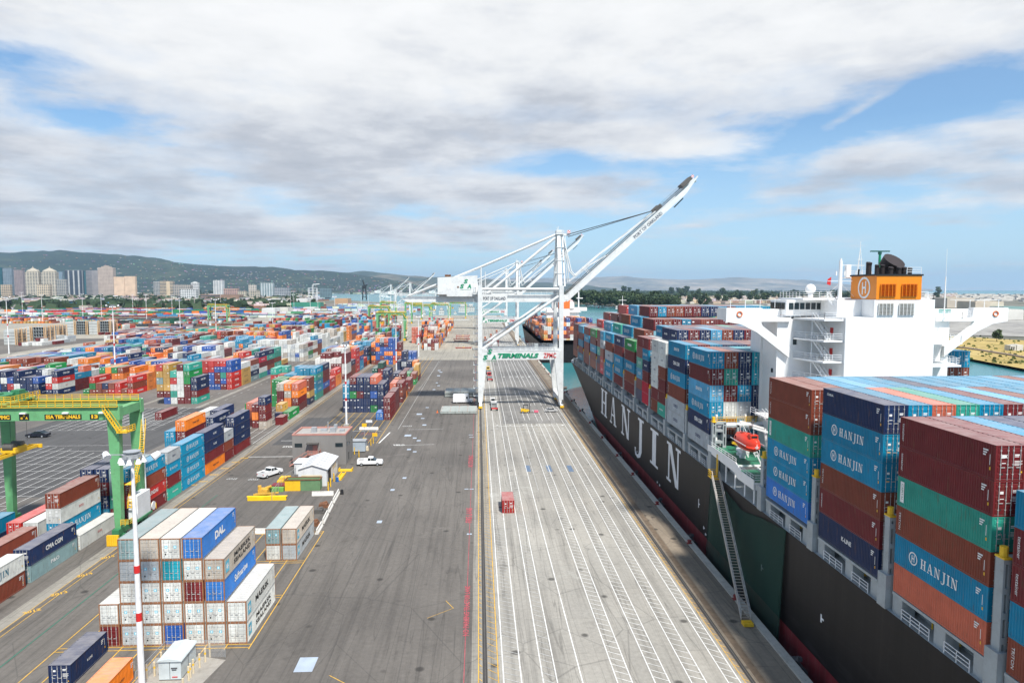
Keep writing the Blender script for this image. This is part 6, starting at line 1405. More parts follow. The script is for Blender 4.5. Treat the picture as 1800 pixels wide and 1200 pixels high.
def barrier(mb_,a,b_):
    a=Vector((*a,0));b_=Vector((*b_,0)); d=(b_-a).normalized(); n=Vector((-d.y,d.x,0)); k=len(mb_.v)
    pr=[(-.33,0),(-.33,.2),(-.12,.5),(-.09,.95),(.09,.95),(.12,.5),(.33,.2),(.33,0)]
    for p in (a,b_): mb_.v+=[tuple(p+n*u_+Vector((0,0,v_))) for u_,v_ in pr]
    for i in range(8): j=(i+1)%8; mb_.f.append((k+i,k+j,k+8+j,k+8+i)); mb_.m.append(0)
    mb_.f.append(tuple(k+i for i in range(8))); mb_.m.append(0); mb_.f.append(tuple(k+8+i for i in range(8))); mb_.m.append(0)
BAW=paint('barrier_white',(.68,.66,.62),.7,dirt=.5,scale=1)
for i,(a,b_,lb) in enumerate((((586,931),(631,931),'white concrete barrier in front of the skip'),((633,927),(624,945),'white barrier leaning away from the skip, uppermost of the row'),((623,947),(612,958),'white barrier, second down the slanting row'),((611,963),(601,980),'white barrier, third down the slanting row'),((600,983),(590,1000),'white barrier, fourth down the slanting row, by small white stack'),((588,1003),(578,1018),'white barrier at the foot of the slanting row'),((478,1038),(447,1038),'white barrier left of the small white stack'))):
    def fix(p): 
        x,y=p; return G(400+(x-400)*1.0, 640+(y-640)*1.0)
    pts={0:((546,871),(589,870)),1:((596,865),(585,885)),2:((584,887),(577,901)),3:((576,903),(567,921)),4:((566,923),(556,940)),5:((589,866),(590,866)),6:((441,937),(472,937))}[i]
    if i==5: continue
    pa,pb=Vector(G(*pts[0])),Vector(G(*pts[1])); dd_=(pb-pa)*.06; mb=MB(); barrier(mb,tuple(pa+dd_),tuple(pb-dd_)); tag(mb.build('concrete_barrier',[BAW]),lb,'barrier','white concrete barriers')
mb=MB(); barrier(mb,G(632,755),G(665,755)); tag(mb.build('concrete_barrier',[BAW]),'white barrier on the slot lines behind the office','barrier','white concrete barriers')
# pallets of junk behind the barriers
for i,(px,py,m_,lb) in enumerate(((570,890,RUST,'rusty crate beside the slanting barriers, nearest the skip'),(562,900,STEELD,'dark crate in the middle beside the slanting barriers'),(553,922,RUST,'rusty crate by the last slanting barrier'))):
    x,y=G(px,py); mb=MB(); mb.box(x-1,y-1,0,x+1,y+1,.25); mb.box(x-.9,y-.9,.25,x+.7,y+.6,.8); mb.tube((x-.4,y,.8),(x+.5,y+.4,.95),.2); tag(mb.build('junk_crate',[m_]),lb,'crate')
# equipment box with bollards at the bottom
tf=empty('transformer_cabinet','pale grey electrical cabinet with pitched lid inside guard posts, bottom left','cabinet',(0,0,0))
TG=paint('cabinet_pale',(.52,.57,.58),.5,dirt=.15)
mb=MB(); mb.box(-36.9,77.3,.2,-34.4,81.5,2.35); mb.build('cabinet_body',[TG],tf); mb=MB(); mb.prism([(-37.05,2.36),(-34.25,2.36),(-34.35,2.5),(-35.65,2.72),(-36.95,2.5)],'y',77.15,81.65); mb.build('lid',[TG],tf)
mb=MB(); mb.box(-35.67,77.26,.3,-35.63,77.295,2.3); mb.box(-34.395,79.3,.3,-34.37,79.34,2.3); mb.build('door_seam',[DGREY],tf)
mb=MB(); mb.box(-35.5,77.25,1.5,-34.8,77.29,1.62); mb.box(-35.4,77.25,1.3,-34.9,77.29,1.4); mb.build('plate',[DGREY],tf); mb=MB(); mb.box(-35.4,77.25,.45,-34.8,77.29,.55); mb.build('warning_label',[RED],tf)
mb=MB(); mb.prism([(-39.5,75),(-32.0,75),(-30.9,81.5),(-34,82.4),(-39.6,82.4)],'z',-.02,.06); struct(mb.build('cabinet_pad',[paint('pad_concrete',(.30,.28,.25),.85,dirt=.4)]))
pp=[(314,1191),(298,1176),(324,1192),(332,1196),(340,1183),(351,1173),(361,1163),(369,1154),(343,1154),(258,1192),(272,1188),(284,1170),(330,1215),(322,1218)]
gp=None
for i,(px,py) in enumerate(pp):
    if i in (1,2,12): continue
    x,y=G(px,py)
    if -37.3<x<-34.0 and 76.9<y<81.9: x=-33.6
    if gp is None:
        gp=empty('guard_post','', 'guard post',(x,y,0),0,'guard posts round the cabinet'); mb=MB(); mb.tube((0,0,0),(0,0,1.0),.12); mb.tube((0,0,1.25),(0,0,1.75),.12); mb.build('post',[CREAM],gp); mb=MB(); mb.tube((0,0,1.0),(0,0,1.25),.122); mb.build('yellow_band',[YELLOW],gp); g_=gp
    else: g_=dup(gp,(x,y,0),0,'')
    g_['label']='cream guard post with yellow band, '+ORD[i+1]+' round the pale grey cabinet'
def chainlink(pts,label,h=2.2):
    t=empty('chain_link_fence',label,'fence',(0,0,0)); mb=MB()
    for a,b_ in zip(pts,pts[1:]):
        n=max(1,int(math.hypot(b_[0]-a[0],b_[1]-a[1])/2.6))
        for i in range(n+1): x,y=a[0]+(b_[0]-a[0])*i/n,a[1]+(b_[1]-a[1])*i/n; mb.tube((x,y,0),(x,y,h),.035,n=6)
        mb.beam((*a,h),(*b_,h),.05)
    mb.build('posts',[GALV],t); mb=MB()
    for a,b_ in zip(pts,pts[1:]): mb.face([(*a,.05),(*b_,.05),(*b_,h-.05),(*a,h-.05)])
    mb.build('wire_mesh',[paint('wire_mesh',(.5,.52,.54),.5,alpha=.22)],t)
chainlink([G(478,880),G(500,852),G(520,838),G(519,828)],'chain link fence along the left of the white sheds')
chainlink([(-38.6,75.5),(-38.3,82.2),(-31.2,82.2)],'chain link fence round the pale grey cabinet')
# guard booth area right of the office
gb=empty('site_cabin','pale blue grey cabin right of the grey office','cabin',(0,0,0)); mb=MB(); mb.box(-35.3,188,0.2,-31.5,191,3.0); mb.build('walls',[paint('cabin_blue_grey',(.36,.42,.48),.5)],gb); mb=MB(); mb.box(-35.45,187.85,3.0,-31.35,191.15,3.15); mb.build('roof',[GALV],gb)
for i,(px,py) in enumerate(((616,800),(623,798),(631,803),(634,792),(640,787),(652,783),(656,779))):
    x,y=G(px,py); mb=MB(); mb.tube((x,y,0),(x,y,1.9),.13); tag(mb.build('guard_post',[YELLOW]),f'plain yellow guard post beside the cabin, {ORD[i+1]} from the office','guard post','yellow posts by the cabin')
mb=MB(); x,y=G(642,792); mb.prism([(-.5,0),(.9,0),(.7,1.1),(-.3,1.1)],'y',0,1.2); o=mb.build('crash_block',[CREAM]); o.location=(x,y,0); tag(o,'cream concrete crash block with yellow posts behind it','barrier')
for i,(px,py,h_,s_) in enumerate(((641,788,7.2,1.3),(659,776,2.6,1.5))):
    x,y=G(px,py); t=empty('yellow_sign',['tall post with yellow boxes right of the office','low yellow sign board by the crash block'][i],'sign',(x,y,0)); mb=MB(); mb.tube((0,0,0),(0,0,h_),.07); mb.build('post',[GALV],t); mb=MB(); mb.box(-s_/2,-.1,h_-1.0,s_/2,.1,h_); mb.build('board',[YELLOW],t)
    if i==0: mb=MB(); mb.box(-.5,-.1,1.6,.5,.1,3.0); mb.build('board',[YELLOW],t)
x,y=G(649,760); t=empty('road_sign','small white sign on a post over the white barrier behind the office','sign',(x,y,0)); mb=MB(); mb.tube((0,0,0),(0,0,3.2),.05); mb.build('post',[GALV],t); mb=MB(); mb.box(-1.0,-.05,3.2,1.0,0,4.0); mb.build('board',[WHITE],t)
for i,(px,py,w_,d_,h_,lb) in enumerate(((608,827,3.4,1.6,.7,'yellow steel tray right of the shed door'),(600,838,1.2,6,.5,'yellow beams stacked by the shed door'),(594,845,.8,.9,.9,''))):
    if not lb: continue
    x,y=G(px,py); mb=MB(); mb.box(x-w_/2,y-d_/2,0,x+w_/2,y+d_/2,h_*.4); mb.box(x-w_/2,y-d_/2,h_*.4,x-w_/2+.2,y+d_/2,h_); mb.box(x+w_/2-.2,y-d_/2,h_*.4,x+w_/2,y+d_/2,h_); tag(mb.build('steel_tray',[YELLOW]),lb,'steel tray')
x,y=G(593,846); mb=MB(); mb.tube((x,y,0),(x,y,.95),.35,n=12); mb.tube((x,y,.95),(x,y,1.0),.37,n=12); tag(mb.build('oil_drum',[paint('drum_blue',(.02,.12,.4),.4)]),'blue drum by the shed door','drum')
x,y=G(601,868); mb=MB(); mb.tube((x,y,0),(x,y,.95),.4,.33,10); mb.tube((x,y,.95),(x,y,1.05),.2,n=8); tag(mb.build('waste_bin',[BLACK]),'black bin right of the white barrier','bin')
for i,(px,py) in enumerate(((577,862),(581,855),(587,846))):
    x,y=G(px,py); mb=MB(); mb.tube((x,y,0),(x,y,2.0),.15); tag(mb.build('guard_post',[YELLOW]),f'yellow guard post at the shed side door, {ORD[i+1]} from the camera','guard post','yellow posts by the shed')
# writing painted on the ground
def gtext(s_,px,py,h_,w_,m_,rz=0,xy=None):
    x,y=xy or G(px,py); o=text(s_,(x,y,.022),h_,'up',m_,None,name='road_lettering',rot=(0,0,rz),width=w_,bold=.03); struct(o)
gtext('YIELD',701,782,1.6,3.4,LANEW); gtext('STOP',716,748.5,1.6,3.2,LANEW2,R(180)); gtext('STOP',507,785,1.6,3.2,LANEW); gtext('STOP',408,841,1.4,2.4,LANEW2,R(180)); gtext('STOP',446,842,1.4,2.4,LANEW2,R(180))
for k,(px,py,s_) in enumerate(((56,1074,'2012'),(104,1043,'2013'),(149,1010,'2014'),(189,979,'2015'),(338,852,'2023'),(357,846,'2024'),(376,834,'2025'),(395,823,'2026'),(414,812,'2027'),(429,805,'2028'))): gtext(s_,px,py,.9,2.1,LANEY,R(38 if py>900 else 0))
gtext('NO PARKING TRACTOR LANE',821,1070,.8,15,LANER,R(90)); gtext('FIRE LANE',825,905,1.2,9,LANER,R(90)); gtext('NO STOPPING',828,810,1.3,12,LANER,R(90))
for k in range(6): gtext(str(6-k),874+k*23,747,1.3,.7,LANEW); gtext(str(6-k),874+k*23,753,1.3,.7,LANEW2)
for k in range(5): gtext(str(5-k),886+k*11,662,2,1.1,LANEW)
line_o=MB(); xa,ya=G(868,749); xb,yb2=G(990,749); line_o.box(xa,ya,.014,xb,ya+.25,.022); struct(line_o.build('cross_line',[LANEW]))
# ================================================================ vehicles
CARW=paint('car_white',(.78,.78,.78),.25,var=.03)
def wheels(t,xs,y,r=.36,w=.24):
    for x in xs:
        for s in (-1,1):
            mb=MB(); mb.tube((x,s*y-w/2,r),(x,s*y+w/2,r),r,n=14); o=mb.build('wheel',[RUBBER],t); mb=MB(); mb.tube((x,s*y-w/2-.01,r),(x,s*y+w/2+.01,r),r*.55,n=10); mb.build('rim',[GALV],o)
def pickup(label,loc,rz,scale=1.15):
    t=empty('pickup_truck',label,'pickup truck',(*loc,0),rz,'white pickup trucks'); t.scale=(scale,)*3
    mb=MB(); mb.prism([(-2.7,.45),(2.75,.45),(2.8,.85),(2.65,1.08),(1.35,1.18),(-2.7,1.15)],'y',-.95,.95); mb.build('body',[CARW],t)
    mb=MB(); mb.face([(-2.5,-.8,1.16),(-.55,-.8,1.16),(-.55,.8,1.16),(-2.5,.8,1.16)]); mb.build('load_bed',[DGREY],t)
    mb=MB(); mb.box(-2.7,-.95,1.15,-.5,-.85,1.38); mb.box(-2.7,.85,1.15,-.5,.95,1.38); mb.box(-2.7,-.85,1.15,-2.6,.85,1.38); mb.build('bed_side',[CARW],t)
    mb=MB(); mb.prism([(-.45,1.19),(1.45,1.19),(.75,1.72),(-.3,1.76)],'y',-.86,.86); cbn=mb.build('cab',[GLASS],t)
    mb=MB(); mb.prism([(-.36,1.74),(.78,1.70),(.72,1.80),(-.3,1.84)],'y',-.82,.82)
    for x0_,x1_ in ((-.46,-.36),(.25,.34)): 
        for s in (-1,1): mb.box(x0_,s*.87-.015,1.18,x1_,s*.87+.015,1.76)
    mb.build('cab_roof',[CARW],cbn)
    for s in (-1,1):
        mb=MB(); mb.box(2.74,s*.72-.15,.75,2.81,s*.72+.15,.95); mb.build('headlight',[GALV],t)
        mb=MB(); mb.box(-2.73,s*.82-.08,.8,-2.68,s*.82+.08,1.05); mb.build('tail_light',[RED],t)
    mb=MB(); mb.box(2.6,-.9,.4,2.9,.9,.62); mb.build('bumper',[GALV],t)
    wheels(t,(-1.75,1.75),.88); return t
pickup('white pickup truck driving toward the sheds on the left road',(-50.5,164.8),R(62)); pickup('white pickup truck parked right of the grey office, side on',(-28.0,174.0),R(2))
def sedan(label,loc,rz,col,scale=1.0,name='parked_car'):
    t=empty(name,label,'car',(*loc,0),rz); t.scale=(scale,)*3
    mb=MB(); mb.prism([(-2.35,.35),(2.3,.35),(2.35,.65),(2.1,.85),(1.1,.95),(-1.7,.98),(-2.3,.9)],'y',-.88,.88); mb.build('body',[col],t)
    mb=MB(); mb.prism([(-1.75,.98),(1.1,.95),(.35,1.36),(-.95,1.40)],'y',-.78,.78); cb=mb.build('cab',[GLASS],t); mb=MB(); mb.prism([(-.98,1.38),(.38,1.345),(.3,1.42),(-.9,1.46)],'y',-.7,.7); mb.build('car_roof',[col],cb)
    for s in (-1,1):
        mb=MB(); mb.box(2.28,s*.65-.15,.6,2.345,s*.65+.15,.75); mb.build('headlight',[GALV],t)
    wheels(t,(-1.4,1.4),.8,.33); return t
sedan('black sedan driving across the empty marked area at left',(-134.5,212.5),R(180),paint('car_dark',(.015,.018,.028),.2),1.35)
sedan('small grey car on the crane lanes under the near crane',(26.6,247.5),R(0),paint('car_silver',(.42,.42,.42),.25),1.0)
vn=empty('delivery_van','white step van between the two stacks of hatch covers','van',(-6.4,268.8,0),0); vn.scale=(1.05,1.1,1.1)
mb=MB(); mb.prism([(-3.6,.5),(2.2,.5),(2.2,3.1),(2.0,3.25),(-3.4,3.2),(-3.6,3.0)],'y',-1.15,1.15); mb.prism([(2.21,.5),(3.6,.5),(3.65,1.3),(2.6,1.6),(2.21,2.6)],'y',-1.05,1.05); mb.build('body',[CARW],vn)
mb=MB(); mb.face([(2.28,-.95,2.45),(2.66,-.95,1.62),(2.66,.95,1.62),(2.28,.95,2.45)]); mb.box(1.3,-1.17,1.7,1.9,-1.155,2.5); mb.build('window',[GLASS],vn); wheels(vn,(-2.2,2.7),1.0,.42)
fk=empty('forklift','yellow forklift carrying a pink load on the crane lanes','forklift',(17.2,246.0,0),R(0)); fk.scale=(1.25,)*3
mb=MB(); mb.prism([(-1.5,.4),(.9,.4),(.9,.9),(.1,1.0),(-.4,1.25),(-1.5,1.2)],'y',-.65,.65); mb.build('body',[YELLOW],fk)
mb=MB()
for x in (-.9,.6):
    for s in (-1,1): mb.beam((x,s*.55,.9),(x*.8,s*.5,2.3),.07)
mb.box(-.85,-.6,2.3,.6,.6,2.38); mb.build('overhead_guard',[BLACK],fk)
mb=MB(); mb.box(1.0,-.45,.1,1.12,-.35,2.9); mb.box(1.0,.35,.1,1.12,.45,2.9); mb.box(1.12,-.4,.5,1.2,.4,.6); mb.build('mast',[BLACK],fk)
mb=MB(); mb.box(1.2,-.3,.12,2.6,-.15,.18); mb.box(1.2,.15,.12,2.6,.3,.18); mb.build('forks',[STEELD],fk); mb=MB(); mb.box(-.5,-.3,1.0,0,.3,1.2); mb.box(-.62,-.3,1.2,-.5,.3,1.7); mb.build('seat',[BLACK],fk); wheels(fk,(-1.0,.7),.62,.32)
mb=MB(); mb.box(-.8,-.6,0,.8,.6,.12); mb.box(-.75,-.55,.12,.75,.55,.6); o=tag(mb.build('pallet_load',[paint('pink_load',(.62,.13,.2),.6)]),'pink load held on the forklift tines','load'); o.location=(20.9,246,.24)
def tractor(label,loc,rz=0,load=None,s=1.0):
    t=empty('terminal_tractor',label,'truck',(*loc,0),rz,'yard trucks on the crane lanes'); t.scale=(s,)*3
    mb=MB(); mb.box(-1.2,-7.4,1.05,-.9,4.6,1.3); mb.box(.9,-7.4,1.05,1.2,4.6,1.3)
    for y in (-7.2,-4,-1,2,4.3): mb.box(-.9,y,1.06,.9,y+.25,1.28)
    mb.build('trailer_frame',[paint('trailer_grey',(.22,.24,.25),.6)],t)
    mb=MB(); mb.box(-1.2,5.6,.6,1.2,8.2,1.1); mb.box(-1.15,5.5,1.1,.5,7.2,2.7); cbn=mb.build('cab',[load or CARW],t); mb=MB(); mb.box(-1.0,5.44,1.7,.4,5.49,2.5); mb.build('window',[GLASS],cbn)
    mb=MB(); mb.box(-1.1,-7.6,.7,1.1,-7.45,1.2); mb.build('rear_board',[RED],t)
    for y in (-6.5,-5.2,5.4,7.6):
        for s_ in (-1,1): mb=MB(); mb.tube((s_*1.15-.2,y,.5),(s_*1.15+.2,y,.5),.5,n=12); mb.build('wheel',[RUBBER],t)
    return t
tractor('yard truck with an empty trailer under the near crane, left lane',(5.8,258)); tractor('yard truck with a red board far up the left lane beyond the crane',(5.6,340),0,RED); tractor('yard truck just behind the red board truck on the left lane',(5.4,366),0,YELLOW)
for i,(x,y) in enumerate(((6.1,600),(8,540),(12,640),(19,700))): tractor(['far yard truck seen through the portal, orange cab','far yard truck through the portal, left of the red carrier','far yard truck through the portal beyond the red carrier','farthest yard truck seen through the portal'][i],(x,y),0,ORANGE)
# red straddle/ top-handler under second crane
th=empty('straddle_carrier','dark red and white tall carrier machine seen through the crane portal','carrier',(11.2,470,0)); mb=MB()
for x in (-2.6,2.6):
    for y in (0,6): mb.beam((x,y,.5),(x*.9,y,9),.7)
    mb.box(x-.5,-.8,.5,x+.5,6.8,1.4)
mb.box(-2.8,-.5,9,2.8,6.5,9.8); mb.build('frame',[paint('carrier_maroon',(.13,.02,.02),.5)],th); mb=MB(); mb.box(-1.2,-1.4,6.8,1.2,-.4,8.9); mb.box(-1.5,1,9.8,1.5,4,11.2); mb.build('cab',[WHITE],th)
for x in (-2.6,2.6):
    for y in (0,6): mb=MB(); mb.tube((x-.3,y,.6),(x+.3,y,.6),.6,n=12); mb.build('wheel',[RUBBER],th)
# hatch covers on the yard, flat racks, lone box
HC=paint('hatch_cover_grey',(.33,.36,.34),.6,dirt=.5,dirtcol=(.16,.15,.12),scale=.5)
def hatch(label,x0_,y0_,w_,d_,n=2):
    t=empty('hatch_cover_stack',label,'hatch covers',(x0_,y0_,0),0,'stacked hatch covers')
    for k in range(n):
        mb=MB(); z=k*1.15; mb.box(0,0,z+.2,w_,d_,z+1.05); 
        for i in range(4): mb.box(.3+i*(w_-1)/3,.2,z,.7+i*(w_-1)/3,d_-.2,z+.2)
        c_=mb.build('cover',[HC],t)
        mb=MB()
        for i in range(5):
            for j in range(4): mb.box(.2+i*(w_-.6)/4,.3+j*(d_-.9)/3,z+1.05,.5+i*(w_-.6)/4,.6+j*(d_-.9)/3,z+1.13)
        mb.build('lashing_socket',[paint('socket_red',(.4,.12,.06),.7)],c_)
        mb=MB()
        for i in range(1,5): mb.box(i*w_/5,-.02,z+.22,i*w_/5+.12,.0,z+1.03)
        mb.build('stiffener',[STEELD],c_)
hatch('pair of grey hatch covers on the dark lane, behind the white van',-14.2,283.5,12.8,11.5); hatch('wide grey hatch covers on the dark lane, in front of the white van',-13.9,244.5,13.2,11.5,1)
mb=MB(); mb.tube((-15.2,248,0),(-15.2,248,.9),.25,.08,8); mb.box(-15.6,247.6,0,-14.8,248.4,.05); tag(mb.build('traffic_cone',[ORANGE]),'orange traffic cone left of the near hatch covers','cone')
fr=None
for i,(x,y,z) in enumerate(((-15,588,0),(-15.5,588,1.5),(-14,612,0),(-14.5,612,1.5),(-14,612,3.0),(-11.5,520,0))):
    mb=MB(); mb.box(-6,-1.2,.3,6,1.2,.75); mb.box(-6,-1.2,.75,-5.8,1.2,1.45); mb.box(5.8,-1.2,.75,6,1.2,1.45); mb.box(-5.9,-1.1,0,-5.2,1.1,.3); mb.box(5.2,-1.1,0,5.9,1.1,.3); mb.box(-.8,-1.25,.76,.8,1.25,.82,1)
    o=mb.build('flat_rack',[paint('rack_red',(.33,.04,.025),.6),YELLOW]); o.location=(x,y,z); tag(o,['dark red flat rack at the bottom of the far pair','dark red flat rack on top of the far pair','dark red flat rack at the bottom of the farthest three','dark red flat rack in the middle of the farthest three','dark red flat rack on top of the farthest three','single orange red flat rack lying nearest, left of crane leg'][i],'flat rack','red flat racks by the crane leg')
# ================================================================ land beyond the port
MLAND=land_mat('city_land',[(.30,(.055,.075,.045)),(.48,(.13,.125,.095)),(.60,(.21,.195,.165)),(.74,(.30,.28,.25))],.004,.03)
MGRASS=land_mat('dry_grass',[(.30,(.14,.14,.04)),(.46,(.34,.25,.07)),(.68,(.44,.33,.12))],.02,.25)
MPALE=land_mat('pale_airfield',[(.35,(.36,.34,.29)),(.65,(.50,.48,.43))],.006,.05)
MTAR=land_mat('airfield_tarmac',[(.35,(.21,.20,.19)),(.65,(.34,.33,.30))],.012,.08)
MRAIL=land_mat('rail_yard_ground',[(.32,(.085,.075,.065)),(.55,(.20,.18,.155)),(.72,(.30,.275,.24))],.010,.08)
def wpts(l,z=0.0): return [G(a,b,z) for a,b in l]
# west and city side
sheet('city_ground',[(-2590,1179),(-20000,-3000),(-24000,9000),(-12000,21000),(2500,26500),(1000,16000),(-300,9300),*wpts([(735,514.6),(560,516.5),(552,522),(575,526.8),(640,529.5),(700,533)],-1.2),(-330,1179)],-1.2,MLAND)
struct(sheet('rail_yard',[(-2590,640),(-340,640),(-330,1179),(-420,2200),(-2590,2200)],-.35,MRAIL,False))
sheet('west_yard_paving',rect(-700,-100,-330.5,640),-.012,ASPH)
sheet('lane_dark',[G(250,612),G(500,546),G(470,546),G(215,590)],-.001,ASPHD)
# island across the channel
isl=[*wpts([(1002,533.5),(1040,535),(1090,539),(1150,548),(1200,556),(1300,570),(1430,583),(1560,602),(1800,647),(2100,712)],-2.0),(700,-100),(9000,-100),(9000,6500),*wpts([(1900,518.2),(1700,517.6),(1560,517.3)],-2.0),(5400,14500),(9000,24000),(2600,26000),(900,8000)]
sheet('island_ground',isl,-2.0,MLAND)
mb=MB()
def shorestrip(pts,w_,z0,z1,mat_name,m):
    for a,b_ in zip(pts,pts[1:]): pass
sheet('shore_grass',[*wpts([(1090,539.5),(1200,557),(1300,571),(1430,584),(1560,603),(1800,648),(2100,713)],-1.7),(900,100),*wpts([(1900,592),(1800,598),(1700,592),(1660,590),(1400,561),(1230,552.5),(1150,546),(1090,537.5)],-1.7)],-1.7,MGRASS)
sheet('runway',wpts([(1900,594),(1700,589),(1640,584),(1640,566),(1770,562),(1900,566)],-1.5),-1.5,MTAR)
sheet('pale_field',wpts([(1145,547),(1200,553),(1265,556.5),(1420,560.5),(1640,565),(1640,553),(1250,545),(1180,543)],-1.45),-1.45,MPALE)
sheet('lawn',wpts([(1205,543),(1258,544.5),(1258,538),(1215,537.5)],-1.3),-1.3,land_mat('lawn_green',[(.3,(.05,.10,.03)),(.7,(.09,.14,.05))],.02,.1))
mb=MB(); lv=wpts([(1400,579),(1560,598),(1700,612),(1800,628),(1950,660)],-1.5)
for a,b_ in zip(lv,lv[1:]): mb.beam((*a,-1.2),(*b_,-1.2),2.2,1.0)
struct(mb.build('shore_levee',[paint('levee_stone',(.32,.25,.20),.9,dirt=.4)]))
# ---------------------------------------------------------------- hills
def ridge(name,prof,D0,D1,mat,seed,amp):
    rng=random.Random(seed); xs=[p[0] for p in prof]; ys=[p[1] for p in prof]; cols=np.arange(xs[0],xs[-1]+1,5.0); rows=16
    ph=[rng.uniform(0,6.28) for _ in range(12)]
    V=[];Fc=[]
    for r in range(rows):
        t=r/(rows-1); D=D0+(D1-D0)*t
        for i,px in enumerate(cols):
            py=np.interp(px,xs,ys); top=(508-py)*D1/1200+CAMH
            s=math.sin(min(1,t*1.0)*math.pi/2)**1.25 if t<1 else 1
            n=sum(math.sin(px*.021*(k+1)*(.7+.1*k)+ph[k]+t*(3+k)*1.7)/(k+1.2) for k in range(8))
            h=max(-3,top*s*(1+0*n)+amp*n*(1 if t<.98 else .35)*min(1,t*3)*(1-.2*t))
            d=_fw+_rt*((px-900)/FPX)-_up*((508-600)/FPX); dd=Vector((d.x,d.y)).normalized()
            lat=Vector((d.x,d.y))/ (Vector((d.x,d.y,0)).dot(Vector((_fw.x,_fw.y,0)).normalized()))
            V.append((lat.x*D,lat.y*D,h if t>0 else -6))
    nc=len(cols)
    for r in range(rows-1):
        for i in range(nc-1): Fc.append((r*nc+i,r*nc+i+1,(r+1)*nc+i+1,(r+1)*nc+i))
    # back slope
    b0=len(V)
    for i in range(nc): x,y,z=V[(rows-1)*nc+i]; V.append((x*1.15,y*1.15,-6))
    for i in range(nc-1): Fc.append(((rows-1)*nc+i,(rows-1)*nc+i+1,b0+i+1,b0+i))
    me=bpy.data.meshes.new(name); me.from_pydata(V,[],Fc); me.update(); me.materials.append(mat)
    for p in me.polygons: p.use_smooth=True
    o=bpy.data.objects.new(name,me); C.objects.link(o); struct(o); return V,nc,rows
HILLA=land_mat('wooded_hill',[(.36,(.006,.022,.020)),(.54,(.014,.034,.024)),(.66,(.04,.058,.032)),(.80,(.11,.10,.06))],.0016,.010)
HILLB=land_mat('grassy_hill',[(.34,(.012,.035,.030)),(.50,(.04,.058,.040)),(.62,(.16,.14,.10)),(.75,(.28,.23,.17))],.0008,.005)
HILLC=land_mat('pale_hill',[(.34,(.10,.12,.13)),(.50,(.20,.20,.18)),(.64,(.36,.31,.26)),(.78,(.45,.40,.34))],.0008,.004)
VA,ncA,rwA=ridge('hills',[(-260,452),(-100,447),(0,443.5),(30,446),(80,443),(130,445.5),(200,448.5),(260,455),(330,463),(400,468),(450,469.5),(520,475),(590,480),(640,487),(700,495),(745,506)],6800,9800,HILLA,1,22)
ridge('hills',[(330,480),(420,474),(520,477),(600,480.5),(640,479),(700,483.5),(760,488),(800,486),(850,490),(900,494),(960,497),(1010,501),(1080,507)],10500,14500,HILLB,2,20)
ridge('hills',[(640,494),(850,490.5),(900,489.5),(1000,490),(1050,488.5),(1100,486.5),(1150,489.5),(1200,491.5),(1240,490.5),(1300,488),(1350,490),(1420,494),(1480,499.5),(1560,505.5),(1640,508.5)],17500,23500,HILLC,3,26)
# ---------------------------------------------------------------- town: countless small roofs as one mass
rng=random.Random(77)
TCOL=[(.55,.53,.49),(.42,.36,.29),(.30,.28,.27),(.62,.60,.57),(.36,.24,.19),(.20,.21,.22),(.48,.43,.36),(.25,.19,.15)]
TOWN=bpy.data.materials.new('town_walls'); TOWN.use_nodes=True; nt=TOWN.node_tree; a=N(nt,'ShaderNodeAttribute',attribute_name='Col'); n=N(nt,'ShaderNodeTexNoise',ins={'Scale':.05,'Detail':4.0}); g=N(nt,'ShaderNodeNewGeometry'); L(nt,g.outputs['Position'],n.inputs['Vector'])
L(nt,mix(nt,1.0,a.outputs['Color'],ramp(nt,n.outputs[0],[(.3,.8),(.7,1.15)]),'MULTIPLY'),nt.nodes['Principled BSDF'].inputs['Base Color']); nt.nodes['Principled BSDF'].inputs['Roughness'].default_value=.8
def boxmass(name,items,label,mat=TOWN):
    V=[];Fc=[];Cl=[]
    for (x,y,z,wx,wy,h,rz,c,gab) in items:
        b=len(V); cs,sn=math.cos(rz),math.sin(rz)
        def P(u_,v_,w_): return (x+u_*cs-v_*sn,y+u_*sn+v_*cs,z+w_)
        V+= [P(-wx,-wy,-2),P(wx,-wy,-2),P(wx,wy,-2),P(-wx,wy,-2),P(-wx,-wy,h),P(wx,-wy,h),P(wx,wy,h),P(-wx,wy,h)]
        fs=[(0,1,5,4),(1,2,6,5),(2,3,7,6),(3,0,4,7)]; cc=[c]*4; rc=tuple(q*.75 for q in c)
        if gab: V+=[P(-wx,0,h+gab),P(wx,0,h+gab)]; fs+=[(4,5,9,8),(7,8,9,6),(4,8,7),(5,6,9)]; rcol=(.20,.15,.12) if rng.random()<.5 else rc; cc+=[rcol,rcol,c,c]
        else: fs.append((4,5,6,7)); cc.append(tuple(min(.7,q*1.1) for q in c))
        for f,c2 in zip(fs,cc): Fc.append(tuple(b+j for j in f)); Cl.extend([c2]*len(f))
    me=bpy.data.meshes.new(name); me.from_pydata(V,[],Fc); me.update(); me.materials.append(mat)
    at=me.color_attributes.new('Col','FLOAT_COLOR','CORNER'); at.data.foreach_set('color',np.c_[np.array(Cl),np.ones(len(Cl))].astype(np.float32).ravel())
    o=bpy.data.objects.new(name,me); C.objects.link(o); o['kind']='stuff'; o['label']=label; return o
def ray2(px,D): d=_fw+_rt*((px-900)/FPX)-_up*((508-600)/FPX); k=D/d.y; return d.x*k,D
items=[]
